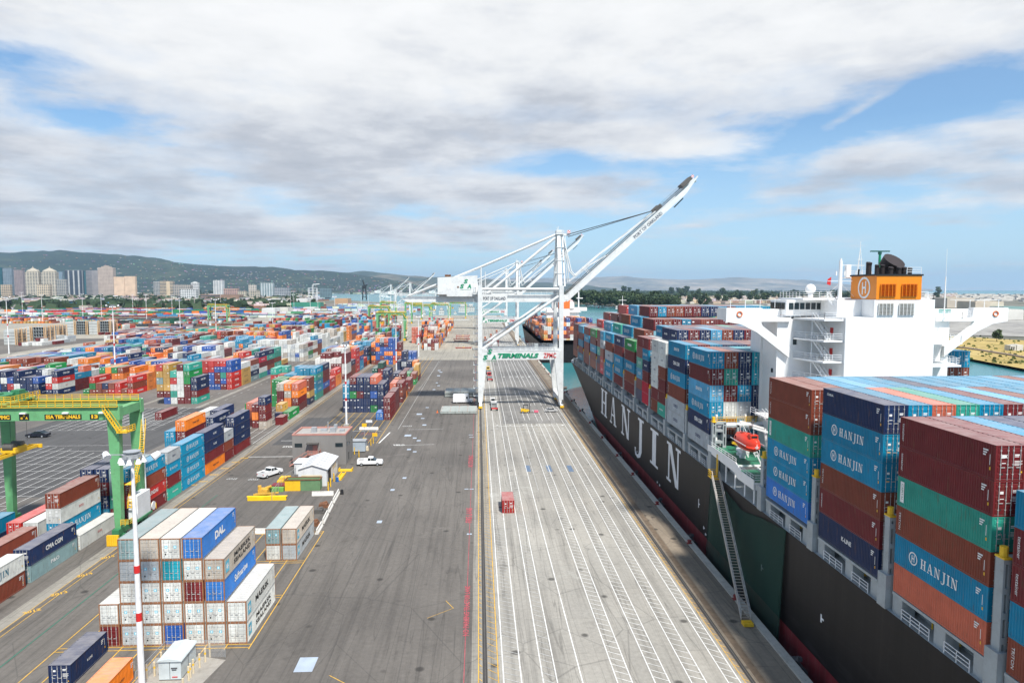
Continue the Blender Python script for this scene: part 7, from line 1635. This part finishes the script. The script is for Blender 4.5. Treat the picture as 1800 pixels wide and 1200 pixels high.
for _ in range(3600):
    D=2300*(3.1**rng.random()) ; px=rng.uniform(-120,760)
    if px>545 and D<6600: continue
    if D<3000 and px<420 and rng.random()<.5: continue
    x,y=ray2(px,D); s=rng.uniform(6,19)*(1+D/9000); items.append((x,y,-1,s,s*rng.uniform(.5,1.4),rng.choice((4,5,6,7,9,13)) ,rng.uniform(0,3),tuple(q*rng.uniform(.8,1.15) for q in rng.choice(TCOL)),rng.choice((0,0,2))))
for _ in range(1900):                                # roofs climbing the slopes
    i=rng.randrange(ncA); r=int(rng.triangular(1,12,1)); v=VA[r*ncA+i]; f=rng.random()
    if i<ncA*.42 and rng.random()<.55: continue
    s=rng.uniform(4,10); jx,jy=rng.uniform(-45,45),rng.uniform(-90,90); items.append((v[0]+jx,v[1]+jy,v[2]+2,s,s*.8,rng.choice((3,5,6)),rng.uniform(0,3),tuple(q*rng.uniform(.3,.8) for q in rng.choice(TCOL[:5])),2))
boxmass('town_houses',items,'far town of small pale roofs spread over the plain and up the hills')
items=[]
for _ in range(1300):
    D=2150*(3.0**rng.random()); px=rng.uniform(1000,1680)
    if px>1400 and D<3000: continue
    x,y=ray2(px,D); s=rng.uniform(7,15); c=rng.choice([(.50,.40,.30),(.55,.46,.36),(.60,.57,.52),(.42,.33,.26)]); items.append((x,y,-2,s,s*.7,rng.choice((6,7,9)),rng.uniform(0,3),tuple(q*rng.uniform(.85,1.15) for q in c),3))
for _ in range(260):
    x,y=ray2(rng.uniform(1540,1850),rng.uniform(2400,5600)); s=rng.uniform(8,30); items.append((x,y,-2,s,s*.6,rng.choice((5,7,9)),0,(.55,.52,.47),0))
boxmass('island_houses',items,'far rows of tan houses behind the waterside trees')
# ---------------------------------------------------------------- named buildings
def wallmat(name,wall,glass,fl=3.6,bay_=3.0,amt=.6,vert=False):
    m=bpy.data.materials.new(name); m.use_nodes=True; nt=m.node_tree; b=nt.nodes['Principled BSDF']
    t=N(nt,'ShaderNodeTexCoord'); s=N(nt,'ShaderNodeSeparateXYZ'); L(nt,t.outputs['Object'],s.inputs[0])
    fz=mth(nt,'FRACT',mth(nt,'DIVIDE',s.outputs[2],fl)); zz_=mth(nt,'GREATER_THAN',fz,1-amt)
    fx=mth(nt,'FRACT',mth(nt,'DIVIDE',mth(nt,'ADD',s.outputs[0],s.outputs[1]),bay_)); xx=mth(nt,'GREATER_THAN',fx,.3)
    msk=xx if vert else mth(nt,'MULTIPLY',zz_,xx)
    g=N(nt,'ShaderNodeNewGeometry'); sn=N(nt,'ShaderNodeSeparateXYZ'); L(nt,g.outputs['Normal'],sn.inputs[0]); side=mth(nt,'LESS_THAN',mth(nt,'ABSOLUTE',sn.outputs[2]),.5); msk=mth(nt,'MULTIPLY',msk,side)
    n=N(nt,'ShaderNodeTexNoise',ins={'Scale':.04}); L(nt,t.outputs['Object'],n.inputs['Vector'])
    c=mix(nt,msk,wall,glass); c=mix(nt,1.0,c,ramp(nt,n.outputs[0],[(.3,.85),(.7,1.12)]),'MULTIPLY'); L(nt,c,b.inputs['Base Color']); b.inputs['Roughness'].default_value=.45
    return m
def bld(label,px0,px1,D,ytop,wall,glass=(.05,.07,.09),kind='office_tower',cat='building',roof=None,fl=7.5,bayw=9,amt=.55,depth=None,vert=False,z0=-1.0,group=None):
    x0_,_=ray2(px0,D); x1_,_=ray2(px1,D); zt=(507-ytop)*D*1.0/1200*math.sqrt(1)+CAMH; h=zt-z0; dp=depth or (x1_-x0_)*.35
    t=empty(kind,label,cat,((x0_+x1_)/2,D,z0),0,group); w2=(x1_-x0_)/2
    m=wallmat('facade_'+label[:18].replace(' ','_'),wall,glass,fl,bayw,amt,vert)
    mb=MB(); mb.box(-w2,0,0,w2,dp,h); mb.build('walls',[m],t)
    mb=MB(); rm_=paint('roof_'+str([round(q,2) for q in wall]),tuple(q*.8 for q in wall),.8)
    if roof=='pyramid': 
        mb.box(-w2*.8,dp*.1,h,w2*.8,dp*.9,h*1.04); k=len(mb.v); mb.v+=[(-w2*.8,dp*.1,h*1.04),(w2*.8,dp*.1,h*1.04),(w2*.8,dp*.9,h*1.04),(-w2*.8,dp*.9,h*1.04),(0,dp*.5,h*1.17)]
        for f in ((0,1,4),(1,2,4),(2,3,4),(3,0,4)): mb.f.append(tuple(k+j for j in f)); mb.m.append(0)
        mb.tube((0,dp*.5,h*1.16),(0,dp*.5,h*1.22),2,n=6)
    elif roof=='plant': mb.box(-w2*.6,dp*.2,h,w2*.6,dp*.8,h*1.04); mb.box(-w2*.3,dp*.3,h*1.04,w2*.3,dp*.7,h*1.07)
    elif roof=='gable': mb.prism([(-w2-1,h-.02),(0,h+(zt-z0)*.35+2),(w2+1,h-.02)],'y',-1,dp+1)
    else: mb.box(-w2*.98,dp*.02,h,w2*.98,dp*.98,h+1.2)
    mb.build('roof',[rm_],t); return t
D=3900
bld('teal glass tower at the far left edge of the skyline',-14,5,D,471,(.02,.10,.12),(.01,.06,.09))
bld('grey blue glass tower second from the left edge',6,22,D,472,(.20,.25,.29),(.10,.14,.18))
bld('mauve brown tower left of the twin peaked towers',22.5,41,D+200,475,(.30,.25,.25),(.18,.15,.16))
bld('left one of the twin cream towers with pointed roofs',45,69,D-200,478,(.52,.47,.38),(.08,.09,.09),roof='pyramid',bayw=14)
bld('right one of the twin cream towers with pointed roofs',73,99,D-200,478,(.52,.47,.38),(.08,.09,.09),roof='pyramid',bayw=14)
bld('pale blue glass tower behind the right twin tower',97,110,D+400,478,(.22,.30,.36),(.12,.18,.24))
bld('white framed dark glass tower right of the twin towers',115,143,D-100,475.5,(.42,.44,.44),(.05,.07,.10),vert=True,bayw=26)
bld('dark teal tower behind the white framed one',143,152,D+300,477,(.03,.12,.14),(.02,.07,.09))
bld('grey banded slab tower left of the tall tan tower',152,172.5,D,475.5,(.28,.27,.28),(.14,.15,.17),bayw=400,amt=.5)
bld('tall tan round shouldered tower in the skyline centre',173,200,D-100,470.5,(.44,.37,.32),(.28,.22,.19),roof='plant',bayw=8,amt=.45)
bld('peach coloured block with plain walls right of tall tower',200.5,219,D-300,486.5,(.62,.46,.33),(.55,.40,.29),bayw=500,amt=.2); bld('peach coloured block, right hand twin of the pair',219.5,238,D-300,485.5,(.62,.46,.33),(.55,.40,.29),bayw=500,amt=.2)
bld('low cream building below the twin towers',65,87,D-700,499.5,(.60,.50,.36),kind='low_building'); bld('low tan building at left below the mauve tower',1,18,D-700,500,(.50,.40,.28),kind='low_building')
bld('beige low block below the grey towers',100,116,D-400,491,(.35,.34,.31),kind='low_building'); bld('grey block behind the tan cube building',270,281,D,494.5,(.38,.38,.37),kind='low_building'); bld('tan cube shaped building right of the peach blocks',281,304,D-300,494,(.56,.45,.31),bayw=60,kind='low_building')
bld('long beige building right of the tan cube',304,335,D-500,500,(.42,.38,.33),kind='low_building'); bld('white building with cupola at centre left',336,349,D-400,496,(.66,.66,.64),kind='low_building',roof='plant'); bld('white tower block alone right of the white cupola building',375,393,D-200,492.5,(.60,.60,.58),(.35,.37,.38),vert=True,bayw=14)
bld('low white modern office above the car lot',316,345,D-1000,507.5,(.66,.67,.66),kind='low_building'); bld('brown brick long building right of the car lot',352,420,D-1300,517,(.26,.17,.12),bayw=400,kind='low_building'); bld('white tower slab right of the small cream block',457,480,3300,497,(.56,.60,.60),(.20,.26,.28),vert=True,bayw=12)
bld('small cream block left of the white slab',437,450,3600,500,(.62,.56,.48),kind='low_building'); bld('sand coloured low block at centre',418,433,2900,511,(.52,.47,.36),kind='low_building'); bld('sand coloured low block right of its twin',438,456,2900,510.5,(.48,.43,.34),kind='low_building'); bld('long grey building right of the white slab',480,508,3500,505,(.32,.34,.36),kind='low_building'); bld('glassy dark building near the water at centre',562,582,3800,506,(.16,.22,.24),kind='low_building')
bld('pink low block at right of the city plain',393,418,3500,506.5,(.50,.32,.26),kind='low_building')
# sheds and depots in the middle distance
def shed(label,px0,px1,ybase,ytop,wall,dp,roof=None,glass=(.1,.1,.1),kind='warehouse',amt=.0,bayw=30,z=-.3,yoff=0):
    _,Dd=G((px0+px1)/2,ybase,z); return bld(label,px0,px1,Dd,ytop,wall,glass,kind,'building',roof,40,bayw,amt,dp,False,z)
shed('long bright blue depot building at left middle distance',92,118,536.5,531,(.02,.16,.30),60); shed('right half of blue depot, longer and paler blue',119,192,535,530.5,(.05,.24,.40),50)
shed('long open shed with grey blue roof behind the blue depot',72,195,529,523,(.14,.19,.24),90,amt=.45,bayw=24,glass=(.03,.03,.03)); shed('white hall with wide white roof at left',60,98,525,520,(.62,.62,.60),120); shed('pale grey hall joined to the white hall',98,128,524.5,520,(.34,.37,.38),110)
shed('small cream building by the rail boxes',137,153,545,536,(.46,.43,.36),18,kind='small_building',glass=(.04,.04,.04),amt=.4,bayw=9)
shed('white shed cluster at centre, left one',459,482,551,541,(.68,.68,.66),35); shed('white shed cluster at centre, right one',483,505,549,540,(.62,.60,.54),35); shed('white warehouse behind the white shed cluster',470,492,534,524.5,(.60,.60,.58),60); shed('white warehouse beside the green car park',493,510,536.5,527.5,(.64,.63,.60),40); shed('white flat building above the green car park',520,540,533,524,(.62,.62,.60),60)
shed('dark green striped car park building',511,562,541,531,(.05,.25,.17),40,kind='car_park',glass=(.02,.03,.03),amt=.5,bayw=600).children[0].data.materials[0]
shed('tan brick warehouse near the water',588,611,534,524,(.48,.30,.17),60); shed('green roofed low shed by the far rows',510,530,551,547,(.08,.28,.14),25); shed('white long roofs at centre right of the car park',532,552,543,539.5,(.66,.65,.62),40)
shed('dark green steel box building behind the far rows',280,304,572,559,(.012,.085,.05),14,kind='steel_box')
for i,(a,b_,yb,yt) in enumerate(((255,273,543.5,537.5),(245,262,533.5,530),(331,346,536,530.5),(0,26,519,514),(47,65,521,516),(200,228,527,521.5),(150,175,541,537),(205,222,520,516),(1766,1802,562,545.5),(1716,1766,544,530.5),(1767,1812,545,540),(1666,1714,541,524),(1723,1744,521.5,516.5),(1300,1345,543,536.5),(1350,1392,541.5,535.5),(1252,1273,547,536.5),(1390,1404,533,529),(1405,1440,531,526),(1560,1600,528,523),(1610,1660,530,523))):
    lb=['grey flat hall by the rail yard, near the green box','pale hall left of the car lot','white hall beside the car lot','low grey hall at far left','small dark hall beside the raised road','grey flat hall beyond the blue depot','small blue grey hall left of the pole pair','low hall under the tall tan tower',
     'white hangar with dark windows at the right edge','tan hangar behind the right wing of the ship','teal roofed long hangar at right edge','cream hangar just right of the orange funnel','small cream block on the sea horizon','pale flat building behind the left wing, left','pale flat building behind the left wing, right','old white barracks by the green lawn','small white hall left of the ship dome','white hall behind the satellite dome','long low hall behind the funnel','low hall right of the funnel'][i]
    c_=[(.34,.33,.31),(.5,.48,.45),(.6,.6,.58),(.3,.29,.28),(.06,.07,.1),(.34,.32,.29),(.25,.33,.42),(.45,.4,.33),(.62,.61,.57),(.56,.48,.38),(.22,.36,.34),(.52,.46,.38),(.6,.55,.48),(.58,.56,.52),(.55,.52,.48),(.46,.44,.40),(.6,.6,.58),(.58,.56,.53),(.5,.48,.44),(.5,.46,.41)][i]
    shed(lb,a,b_,yb,yt,c_,(b_-a)*1.2,amt=.45 if i in(8,15) else .0,bayw=14,z=-1.5,kind='hangar' if i>7 else 'warehouse')
# ruined hut on the grass
x,y=G(1776,616,-1.7); hut=empty('concrete_hut','small white concrete hut with dark openings on the yellow grass','hut',(x,y,-1.7)); mb=MB(); mb.box(0,0,0,9,6,4.0); mb.box(4.6,-.6,0,9.6,6.5,4.4); mb.build('walls',[paint('hut_white',(.55,.54,.50),.8,dirt=.4)],hut); mb=MB(); mb.box(.5,-.05,.3,1.6,-.01,3); mb.box(2.2,-.05,.3,3.2,-.01,3); mb.build('opening',[BLACK],hut)
# raised road at far left
mb=MB(); pr=[G(-30,545),G(10,535),G(45,525),G(110,518.5),G(200,514)]
for a,b_ in zip(pr,pr[1:]): mb.beam((*a,12),(*b_,12),16,2.2); mb.beam((*a,13.6),(*b_,13.6),16.4,.4)
for k in range(len(pr)-1):
    a,b_=pr[k],pr[k+1]
    for q in np.linspace(0,1,5)[:-1]: x=a[0]+(b_[0]-a[0])*q; y=a[1]+(b_[1]-a[1])*q; mb.beam((x,y,-1),(x,y,11),3)
tag(mb.build('raised_road',[paint('viaduct_concrete',(.33,.32,.29),.8)]),'long concrete raised road on piers at the far left','viaduct')
# grey box racks with tan towers
GB=paint('rack_box_grey',(.44,.46,.45),.5,var=.15,scale=.1,dirt=.3); RT=paint('rack_tower_tan',(.60,.40,.22),.6)
def rack(label,px0,px1,yb,yt,n):
    _,Dd=G((px0+px1)/2,yb); x0_,_=ray2(px0,Dd); x1_,_=ray2(px1,Dd); h=(508-yt)*Dd/1200+CAMH; t=empty('reefer_rack',label,'container rack',(x0_,Dd,0),0,'grey box racks with tan towers'); W=x1_-x0_
    step=W/n
    for k in range(n):
        mb=MB(); nt_=5; th=h/nt_
        if k%2==0:
            for j in range(nt_): mb.box(k*step+.8,0,j*th+.1,(k+1)*step-2.2,12,(j+1)*th-.15)
            mb.build('grey_boxes',[GB],t)
        else:
            for j in range(nt_+1): mb.box(k*step+.3,0,j*th,(k+1)*step-2.2,11.5,j*th+.25)
            for q in range(5): mb.box(k*step+.3+q*(step-2.7)/4,.0,0,k*step+.5+q*(step-2.7)/4,11.5,h)
            mb.box(k*step+.4,11.6,.0,(k+1)*step-2.2,12,h); mb.build('service_gallery',[GREY],t)
        mb=MB()
        for q in (-1.9,-.5):
            for yy in (-1,5,11): mb.box((k+1)*step+q,yy,0,(k+1)*step+q+.5,yy+.6,h+1.2)
        for j in range(6): mb.box((k+1)*step-1.35,-.3,j*h/5,(k+1)*step-.55,11,j*h/5+.2)
        mb.build('tower',[RT],t)
rack('grey box rack with tan towers at the left edge',0,27,606,577,1); rack('grey box rack, second from the left edge',29,78,604,573,2); rack('open grey rack left of the dark gap',79,101,597,571,2); rack('long grey box rack right of the dark gap',110,193,588,563,4)
# black rail wagons
WG=paint('wagon_black',(.02,.02,.025),.7,dirt=.5)
for i in range(9):
    px=202+i*8.2; py=570.5-i*.55; x,y=G(px,py); t=empty('rail_wagon',f'black hopper wagon in the line before the yellow kerb, {ORD[i+1]} from the left','rail wagon',(x,y,0),0,'black rail wagons'); mb=MB(); mb.prism([(-6.2,1.2),(6.2,1.2),(5.6,4.6),(-5.6,4.6)],'y',-1.6,1.6); mb.build('hopper',[WG],t)
    for s in (-4.5,4.5): mb=MB(); mb.box(s-1.2,-1.3,.1,s+1.2,1.3,1.1); mb.build('bogie',[BLACK],t)
mb=MB(); a=G(200,575); b_=G(290,566); mb.beam((*a,.4),(*b_,.4),.8,.8); a=G(197,572); 
for k in range(30): 
    t_=k/29; x=G(200,575)[0]*(1-t_)+G(290,566)[0]*t_; y=G(200,575)[1]*(1-t_)+G(290,566)[1]*t_; mb.box(x-1,y-1,.8,x+1,y+1,2.0)
tag(mb.build('yellow_barrier_line',[YELLOW]),'long yellow barrier line in front of the black wagons','barrier')
# car lot: countless parked cars far away
items=[]
for _ in range(420):
    px=rng.uniform(326,406); py=rng.uniform(525,533); x,y=G(px,py,-.3); c=rng.choice([(.6,.6,.6),(.5,.5,.52),(.05,.05,.06),(.3,.05,.04),(.1,.15,.3),(.35,.35,.36)]); items.append((x,y,-.3,2.4,1.1,1.6,rng.choice((0,1.57)),c,0))
boxmass('parked_cars','' or items,'mass of tiny parked cars in the far car lot')
items=[]
def rowmass(n,pxr,pyr,L2,W2,h,cols,gapp=1.12,ang=None,ln=12):
    for _ in range(n):
        px=rng.uniform(*pxr); py=rng.uniform(*pyr); x,y=G(px,py,-.4); a=rng.choice((0,.12,-.2,1.45)) if ang is None else ang; k=rng.randint(3,ln); lead=rng.choice(cols)
        for j in range(k):
            c=lead if rng.random()<.6 else rng.choice(cols); items.append((x+math.cos(a)*j*2*L2*gapp,y+math.sin(a)*j*2*L2*gapp,-.4,L2,W2,h,a,tuple(q*rng.uniform(.8,1.15) for q in c),0))
WAG=[(.10,.05,.04),(.05,.05,.055),(.16,.07,.05),(.22,.2,.18),(.03,.04,.05),(.3,.12,.06)]; TRL=[(.62,.62,.6),(.55,.55,.53),(.4,.42,.44),(.6,.6,.6),(.2,.05,.04),(.1,.2,.4)]
rowmass(75,(0,440),(528,545),7.5,1.6,3.8,WAG,ln=16,ang=.05); rowmass(80,(0,460),(541,560),6.2,1.4,3.4,TRL+[(.5,.05,.04),(.05,.2,.35),(.7,.2,.03),(.02,.2,.08)],ln=9,ang=0.0); rowmass(60,(120,560),(519,530),7,1.6,4,TRL+WAG,ln=8); rowmass(40,(0,420),(545,552),6.2,1.3,5.2,[(.45,.04,.04),(.6,.6,.58),(.03,.09,.3),(.6,.17,.03),(.02,.2,.08)],ln=10,ang=0.0)
rowmass(30,(470,700),(535,552),6.2,1.3,3.2,TRL,ln=8,ang=.3); rowmass(25,(190,330),(560,575),6.2,1.3,3.0,WAG,ln=8,ang=.03)
boxmass('parked_trailers_and_wagons',items,'far rows of parked trailers, boxes and rail wagons between the yard and the city')
items=[]
for _ in range(150):
    px=rng.uniform(-20,560); py=rng.uniform(513.5,533) if px<430 else rng.uniform(515,540); x,y=G(px,py,-.6); w_=rng.uniform(14,52)*(y/3000)
    items.append((x,y,-.6,w_,w_*rng.uniform(.3,.6),rng.choice((5,7,8,10)),rng.choice((0,.1,-.15)),tuple(q*rng.uniform(.8,1.15) for q in rng.choice([(.55,.54,.5),(.4,.38,.34),(.30,.31,.32),(.6,.58,.54),(.33,.22,.16),(.18,.24,.30),(.45,.40,.32)])),rng.choice((0,0,2.5))))
boxmass('industrial_roofs',items,'far mass of low industrial roofs before the city')
# old dark crane silhouette and lattice tower by the water
x,y=ray2(640,2900); t=empty('old_dark_crane','old black dockside crane silhouette by the far water','crane',(x,y,-1)); mb=MB()
for dx in (-8,8):
    for dy in (0,14): mb.beam((dx,dy,0),(dx*.7,dy,48),2.2)
mb.box(-8,0,46,8,14,60); mb.beam((0,7,60),(-6,7,84),5); mb.beam((0,7,58),(14,7,66),4); mb.beam((-10,7,14),(10,7,14),2.5); mb.build('frame',[BLACK],t)
x,y=ray2(549,2700); t=empty('lattice_tower','pale lattice gantry tower at centre left skyline','tower',(x,y,-1)); mb=MB()
for dx in (-16,0,16):
    for dy in (0,16): mb.beam((dx,dy,0),(dx,dy,62 if dx==0 else 50),1.6)
for z in (10,20,30,40,50): mb.beam((-16,0,z),(16,0,z),1.3); mb.beam((-16,16,z),(16,16,z),1.3)
mb.beam((0,8,64),(26,8,66),3); mb.build('frame',[CRANEW],t)
# boats in the far water
for i,(px,py) in enumerate(((671,521.5),(681,523))):
    x,y=G(px,py,WZ); t=empty('motor_boat',['white boat on the far water, left of the near crane','second white boat on the far water'][i],'boat',(x,y,WZ)); mb=MB(); mb.prism([(-18,0),(16,0),(22,5),(-18,4)],'y',-4,4); mb.build('hull',[WHITE],t); mb=MB(); mb.box(-10,-3,4,6,3,9); mb.build('cabin',[WHITE],t)
x,y=G(1052,541,WZ); t=empty('channel_buoy','small red channel marker buoy on the water','buoy',(x,y,WZ)); mb=MB(); mb.tube((0,0,0),(0,0,2),1.5,n=10); mb.tube((0,0,2),(0,0,8),.5,.2,8); mb.build('float',[RED],t)
x,y=G(1205,552,-1.4); t=empty('parked_aircraft','small grey aircraft on the pale field beyond the ship','aircraft',(x,y,-1.4)); mb=MB(); mb.tube((-9,0,2),(9,0,2.2),1.4,.5,10); mb.prism([(-1,2),(2,2),(2,2.3),(-1,2.3)],'y',-11,11); mb.prism([(7,2.2),(9,2.2),(9,5.4),(8,5.4)],'y',-.2,.2); mb.box(-4,-.3,0,-3.6,.3,1.5); mb.box(1,-2,0,1.4,-1.6,1.5); mb.box(1,1.6,0,1.4,2,1.5); mb.build('airframe',[GREY],t)
# white truck cabs and machines at the far end of the quay
for i,(px,py,w_,h_) in enumerate(((762,552,7,9),(776,553,9,12),(800,552,5,5),(815,549,18,14),(828,548,12,13),(745,553,6,8))):
    x,y=G(px,py); s_=45/((py-508)) *1.0; W=w_*y/1200*1.0; Hh_=h_*y/1200
    t=empty('quay_building',['white plant building at the far end of the lane, left','white silo block at the far end of the lane','white cabin at the far end of the lane','large white stacked block at the end of the quay','white stacked block at the quay end, right','small white house at the far end, leftmost'][i],'building',(x,y,0)); mb=MB(); mb.box(-W/2,0,0,W/2,W,Hh_*.7); mb.box(-W*.3,W*.1,Hh_*.7,W*.25,W*.8,Hh_); mb.build('walls',[wallmat('quay_block_%d'%i,(.62,.60,.56),(.2,.22,.22),4,4,.35)],t); mb=MB(); mb.box(-W*.52,-.4,Hh_*.66,W*.52,W+.4,Hh_*.70); mb.build('roof',[GREY],t)
for i,(px,py) in enumerate(((763,586),(778,571))):
    x,y=G(px,py); tractor(['white truck beside the orange stacks','white truck behind the orange stacks'][i],(x,y),R(90),CARW)
# ---------------------------------------------------------------- trees
LEAF=bpy.data.materials.new('foliage'); LEAF.use_nodes=True; nt=LEAF.node_tree; b=nt.nodes['Principled BSDF']; oi=N(nt,'ShaderNodeObjectInfo'); t_=N(nt,'ShaderNodeTexCoord'); n=N(nt,'ShaderNodeTexNoise',ins={'Scale':.35,'Detail':4.0}); L(nt,t_.outputs['Object'],n.inputs['Vector'])
f=mth(nt,'ADD',mth(nt,'MULTIPLY',oi.outputs['Random'],.5),mth(nt,'MULTIPLY',n.outputs[0],.6)); L(nt,ramp(nt,f,[(.2,(.018,.040,.016)),(.55,(.034,.066,.022)),(.9,(.075,.105,.032))]),b.inputs['Base Color']); b.inputs['Roughness'].default_value=.8
BARK=paint('bark',(.06,.045,.032),.9)
def tree_proto(seed,h,wd,kind):
    rng=random.Random(seed); t=empty(kind,'','tree'); mb=MB(); mb.tube((0,0,0),(.2,0,h*.5),h*.028,h*.014,7)
    for k in range(5): a=rng.uniform(0,6.28); z=h*rng.uniform(.3,.5); mb.tube((0,0,z),(math.cos(a)*wd*.35,math.sin(a)*wd*.35,z+h*.22),h*.012,h*.005,5)
    mb.build('trunk',[BARK],t); mb=MB()
    lobes=[(rng.uniform(-.55,.55)*wd/2,rng.uniform(-.55,.55)*wd/2,h*rng.uniform(.38,.85),wd*rng.uniform(.2,.34)) for _ in range(9)]+[(0,0,h*.62,wd*.36)]
    for (lx,ly,lz,lr) in lobes:
        for _ in range(46):
            v=Vector((rng.gauss(0,1),rng.gauss(0,1),rng.gauss(0,1))).normalized()*lr*rng.uniform(.75,1.08); c=Vector((lx,ly,lz))+Vector((v.x,v.y,v.z*.85))
            if c.z<h*.12: continue
            s=lr*rng.uniform(.16,.34); q=Vector((rng.gauss(0,1),rng.gauss(0,1),rng.gauss(0,1))).normalized(); a=q.cross(Vector((.3,.5,.8))).normalized()*s; b2=q.cross(a).normalized()*s
            mb.face([c-a-b2,c+a-b2*.6,c+a*.7+b2,c-a*.8+b2*.7])
    mb.build('crown',[LEAF],t); return t
protoT=[tree_proto(s,h,w_,k) for s,h,w_,k in ((1,26,20,'broadleaf_tree'),(2,30,22,'broadleaf_tree'),(3,22,20,'broadleaf_tree'),(4,32,15,'tall_tree'),(5,12,12,'small_tree'))]
usedp=set()
def put_tree(i,x,y,z,s,label,group):
    p=protoT[i]
    if i not in usedp: usedp.add(i); t=p; t.location=(x,y,z)
    else: t=copy_tree(p); t.location=(x,y,z)
    t.scale=(s,)*3; t.rotation_euler=(0,0,rng.uniform(0,6)); t['label']=label; t['group']=group; t['category']='tree'
k=0
for px in np.arange(1008,1190,1.9):
    k+=1; py=537.5+(px-1012)*.045+rng.uniform(-4.5,1); x,y=G(px,py,-2); h=rng.uniform(1.0,1.5)*(y/1900); i=rng.choice((0,1,1,3)); put_tree(i,x,y,-2,h,f'dark tree in the dense waterside belt beyond the channel','trees in the waterside belt')
for j,(px,py,s,i) in enumerate(((1752,600,1.0,0),(1707,593,.22,2),(1723,592,.15,4),(1145,549,.55,4),(1165,538,.6,2),(1175,539,.7,2),(1186,541,.5,4),(1150,536,.6,0),(1160,537,.6,0),(1193,539,.7,2),(1232,540,.9,1),(1240,541,.7,0),(1237,533,1.1,1),(1224,533,1.1,3),(1212,534,1.0,0),(1246,535,.9,0),(1262,532,1,1),(1275,533,1,0),(1292,546,.6,4),(1345,534,1.2,1),(1385,535,1.1,2),(1376,536,1.2,1),(1392,533,1,0),(1332,532,1.2,2),(1318,530,1.1,0),(1300,531,1.1,1),(1284,529,1.2,1))):
    x,y=G(px,py,-1.7)
    if j==0: s=21*y/1200/26
    put_tree(i,x,y,-1.7,s,['lone dark round tree on the yellow grass at right','small shrub left of the lone tree','tiny shrub beside the lone tree','dark bush on the pale shore beyond the channel'][j] if j<4 else f'tree near the pale field beyond the channel','' or ('single trees' if j<4 else 'trees behind the pale field'))
for j in range(110):
    px=rng.uniform(1190,1660) if j<70 else rng.uniform(1005,1200); py=rng.uniform(518,529); x,y=G(px,py,-2); put_tree(rng.choice((0,1,2,3)),x,y,-2,rng.uniform(.8,1.4)*max(1,y/3200),'dark tree among the far island houses','far island trees')
for j in range(75):
    px=rng.uniform(-10,560); py=rng.choice((rng.uniform(511,516),rng.uniform(514,524),rng.uniform(530,541) if px>440 else 518)); x,y=G(px,py,-1.2); put_tree(rng.choice((0,2,2)),x,y,-1.2,rng.uniform(.6,1.1)*max(.7,y/3800),'dark green tree on the city plain at left','trees on the city plain')
# far woods that read as one dark mass
mb=MB(); 
for _ in range(6800):
    q0=rng.random()
    if q0>.93: D_=rng.uniform(1500,3000); px=rng.uniform(-60,520)
    elif q0<.48: D_=rng.uniform(3800,11000); px=rng.uniform(990,1560)
    else:
        D_=rng.uniform(3000,6800); px=rng.uniform(-60,740)
        if rng.random()<.55: continue
    if 545<px<760 and D_<6600: continue
    x,y=ray2(px,D_); r_=rng.uniform(7,15)*(1+D_/16000); z=-1.5; 
    for s in range(2):
        c=Vector((x+rng.uniform(-r_,r_),y+rng.uniform(-r_,r_),z+r_*.45)); a=Vector((rng.gauss(0,1),rng.gauss(0,.5),rng.gauss(0,.3))).normalized()*r_; b2=Vector((rng.gauss(0,.4),rng.gauss(0,.4),1)).normalized()*r_*.6
        mb.face([c-a-b2,c+a-b2,c+a*.7+b2,c-a*.5+b2*.9])
o=mb.build('distant_woods',[LEAF]); o['kind']='stuff'; o['label']='far dark tree cover scattered over the plain beyond the port and the island'
mb=MB()
for _ in range(600):
    px=rng.uniform(1150,1810); py=rng.uniform(592+ (px-1650)*.02,640) if px>1640 else rng.uniform(548,556); 
    if px<1640: continue
    x,y=G(px,py,-1.7); r_=rng.uniform(.4,1.6)
    for s in range(3):
        a=rng.uniform(0,3.14); mb.face([(x-math.cos(a)*r_,y-math.sin(a)*r_,-1.7),(x+math.cos(a)*r_,y+math.sin(a)*r_,-1.7),(x+math.cos(a)*r_*.5,y+math.sin(a)*r_*.5,-1.7+r_*.9),(x-math.cos(a)*r_*.6,y-math.sin(a)*r_*.6,-1.7+r_*.8)])
o=mb.build('shore_scrub',[paint('scrub_green',(.10,.13,.03),.9,var=.4,scale=.1)]); o['kind']='stuff'; o['label']='low yellow green scrub tufts on the dry shore grass'
# ---------------------------------------------------------------- the air
hz=MB(); hz.box(-31500,-31500,-10.5,31500,31500,760); hzm=bpy.data.materials.new('haze'); hzm.use_nodes=True; nt=hzm.node_tree
for n_ in list(nt.nodes):
    if n_.type=='BSDF_PRINCIPLED': nt.nodes.remove(n_)
pv=N(nt,'ShaderNodeVolumePrincipled'); pv.inputs['Color'].default_value=(.48,.72,1,1); pv.inputs['Density'].default_value=.000032; pv.inputs['Anisotropy'].default_value=.2
out=[n_ for n_ in nt.nodes if n_.type=='OUTPUT_MATERIAL'][0]; L(nt,pv.outputs[0],out.inputs['Volume'])
o=hz.build('haze',[hzm]); o['kind']='stuff'; o['label']='thin pale blue air haze over the bay'
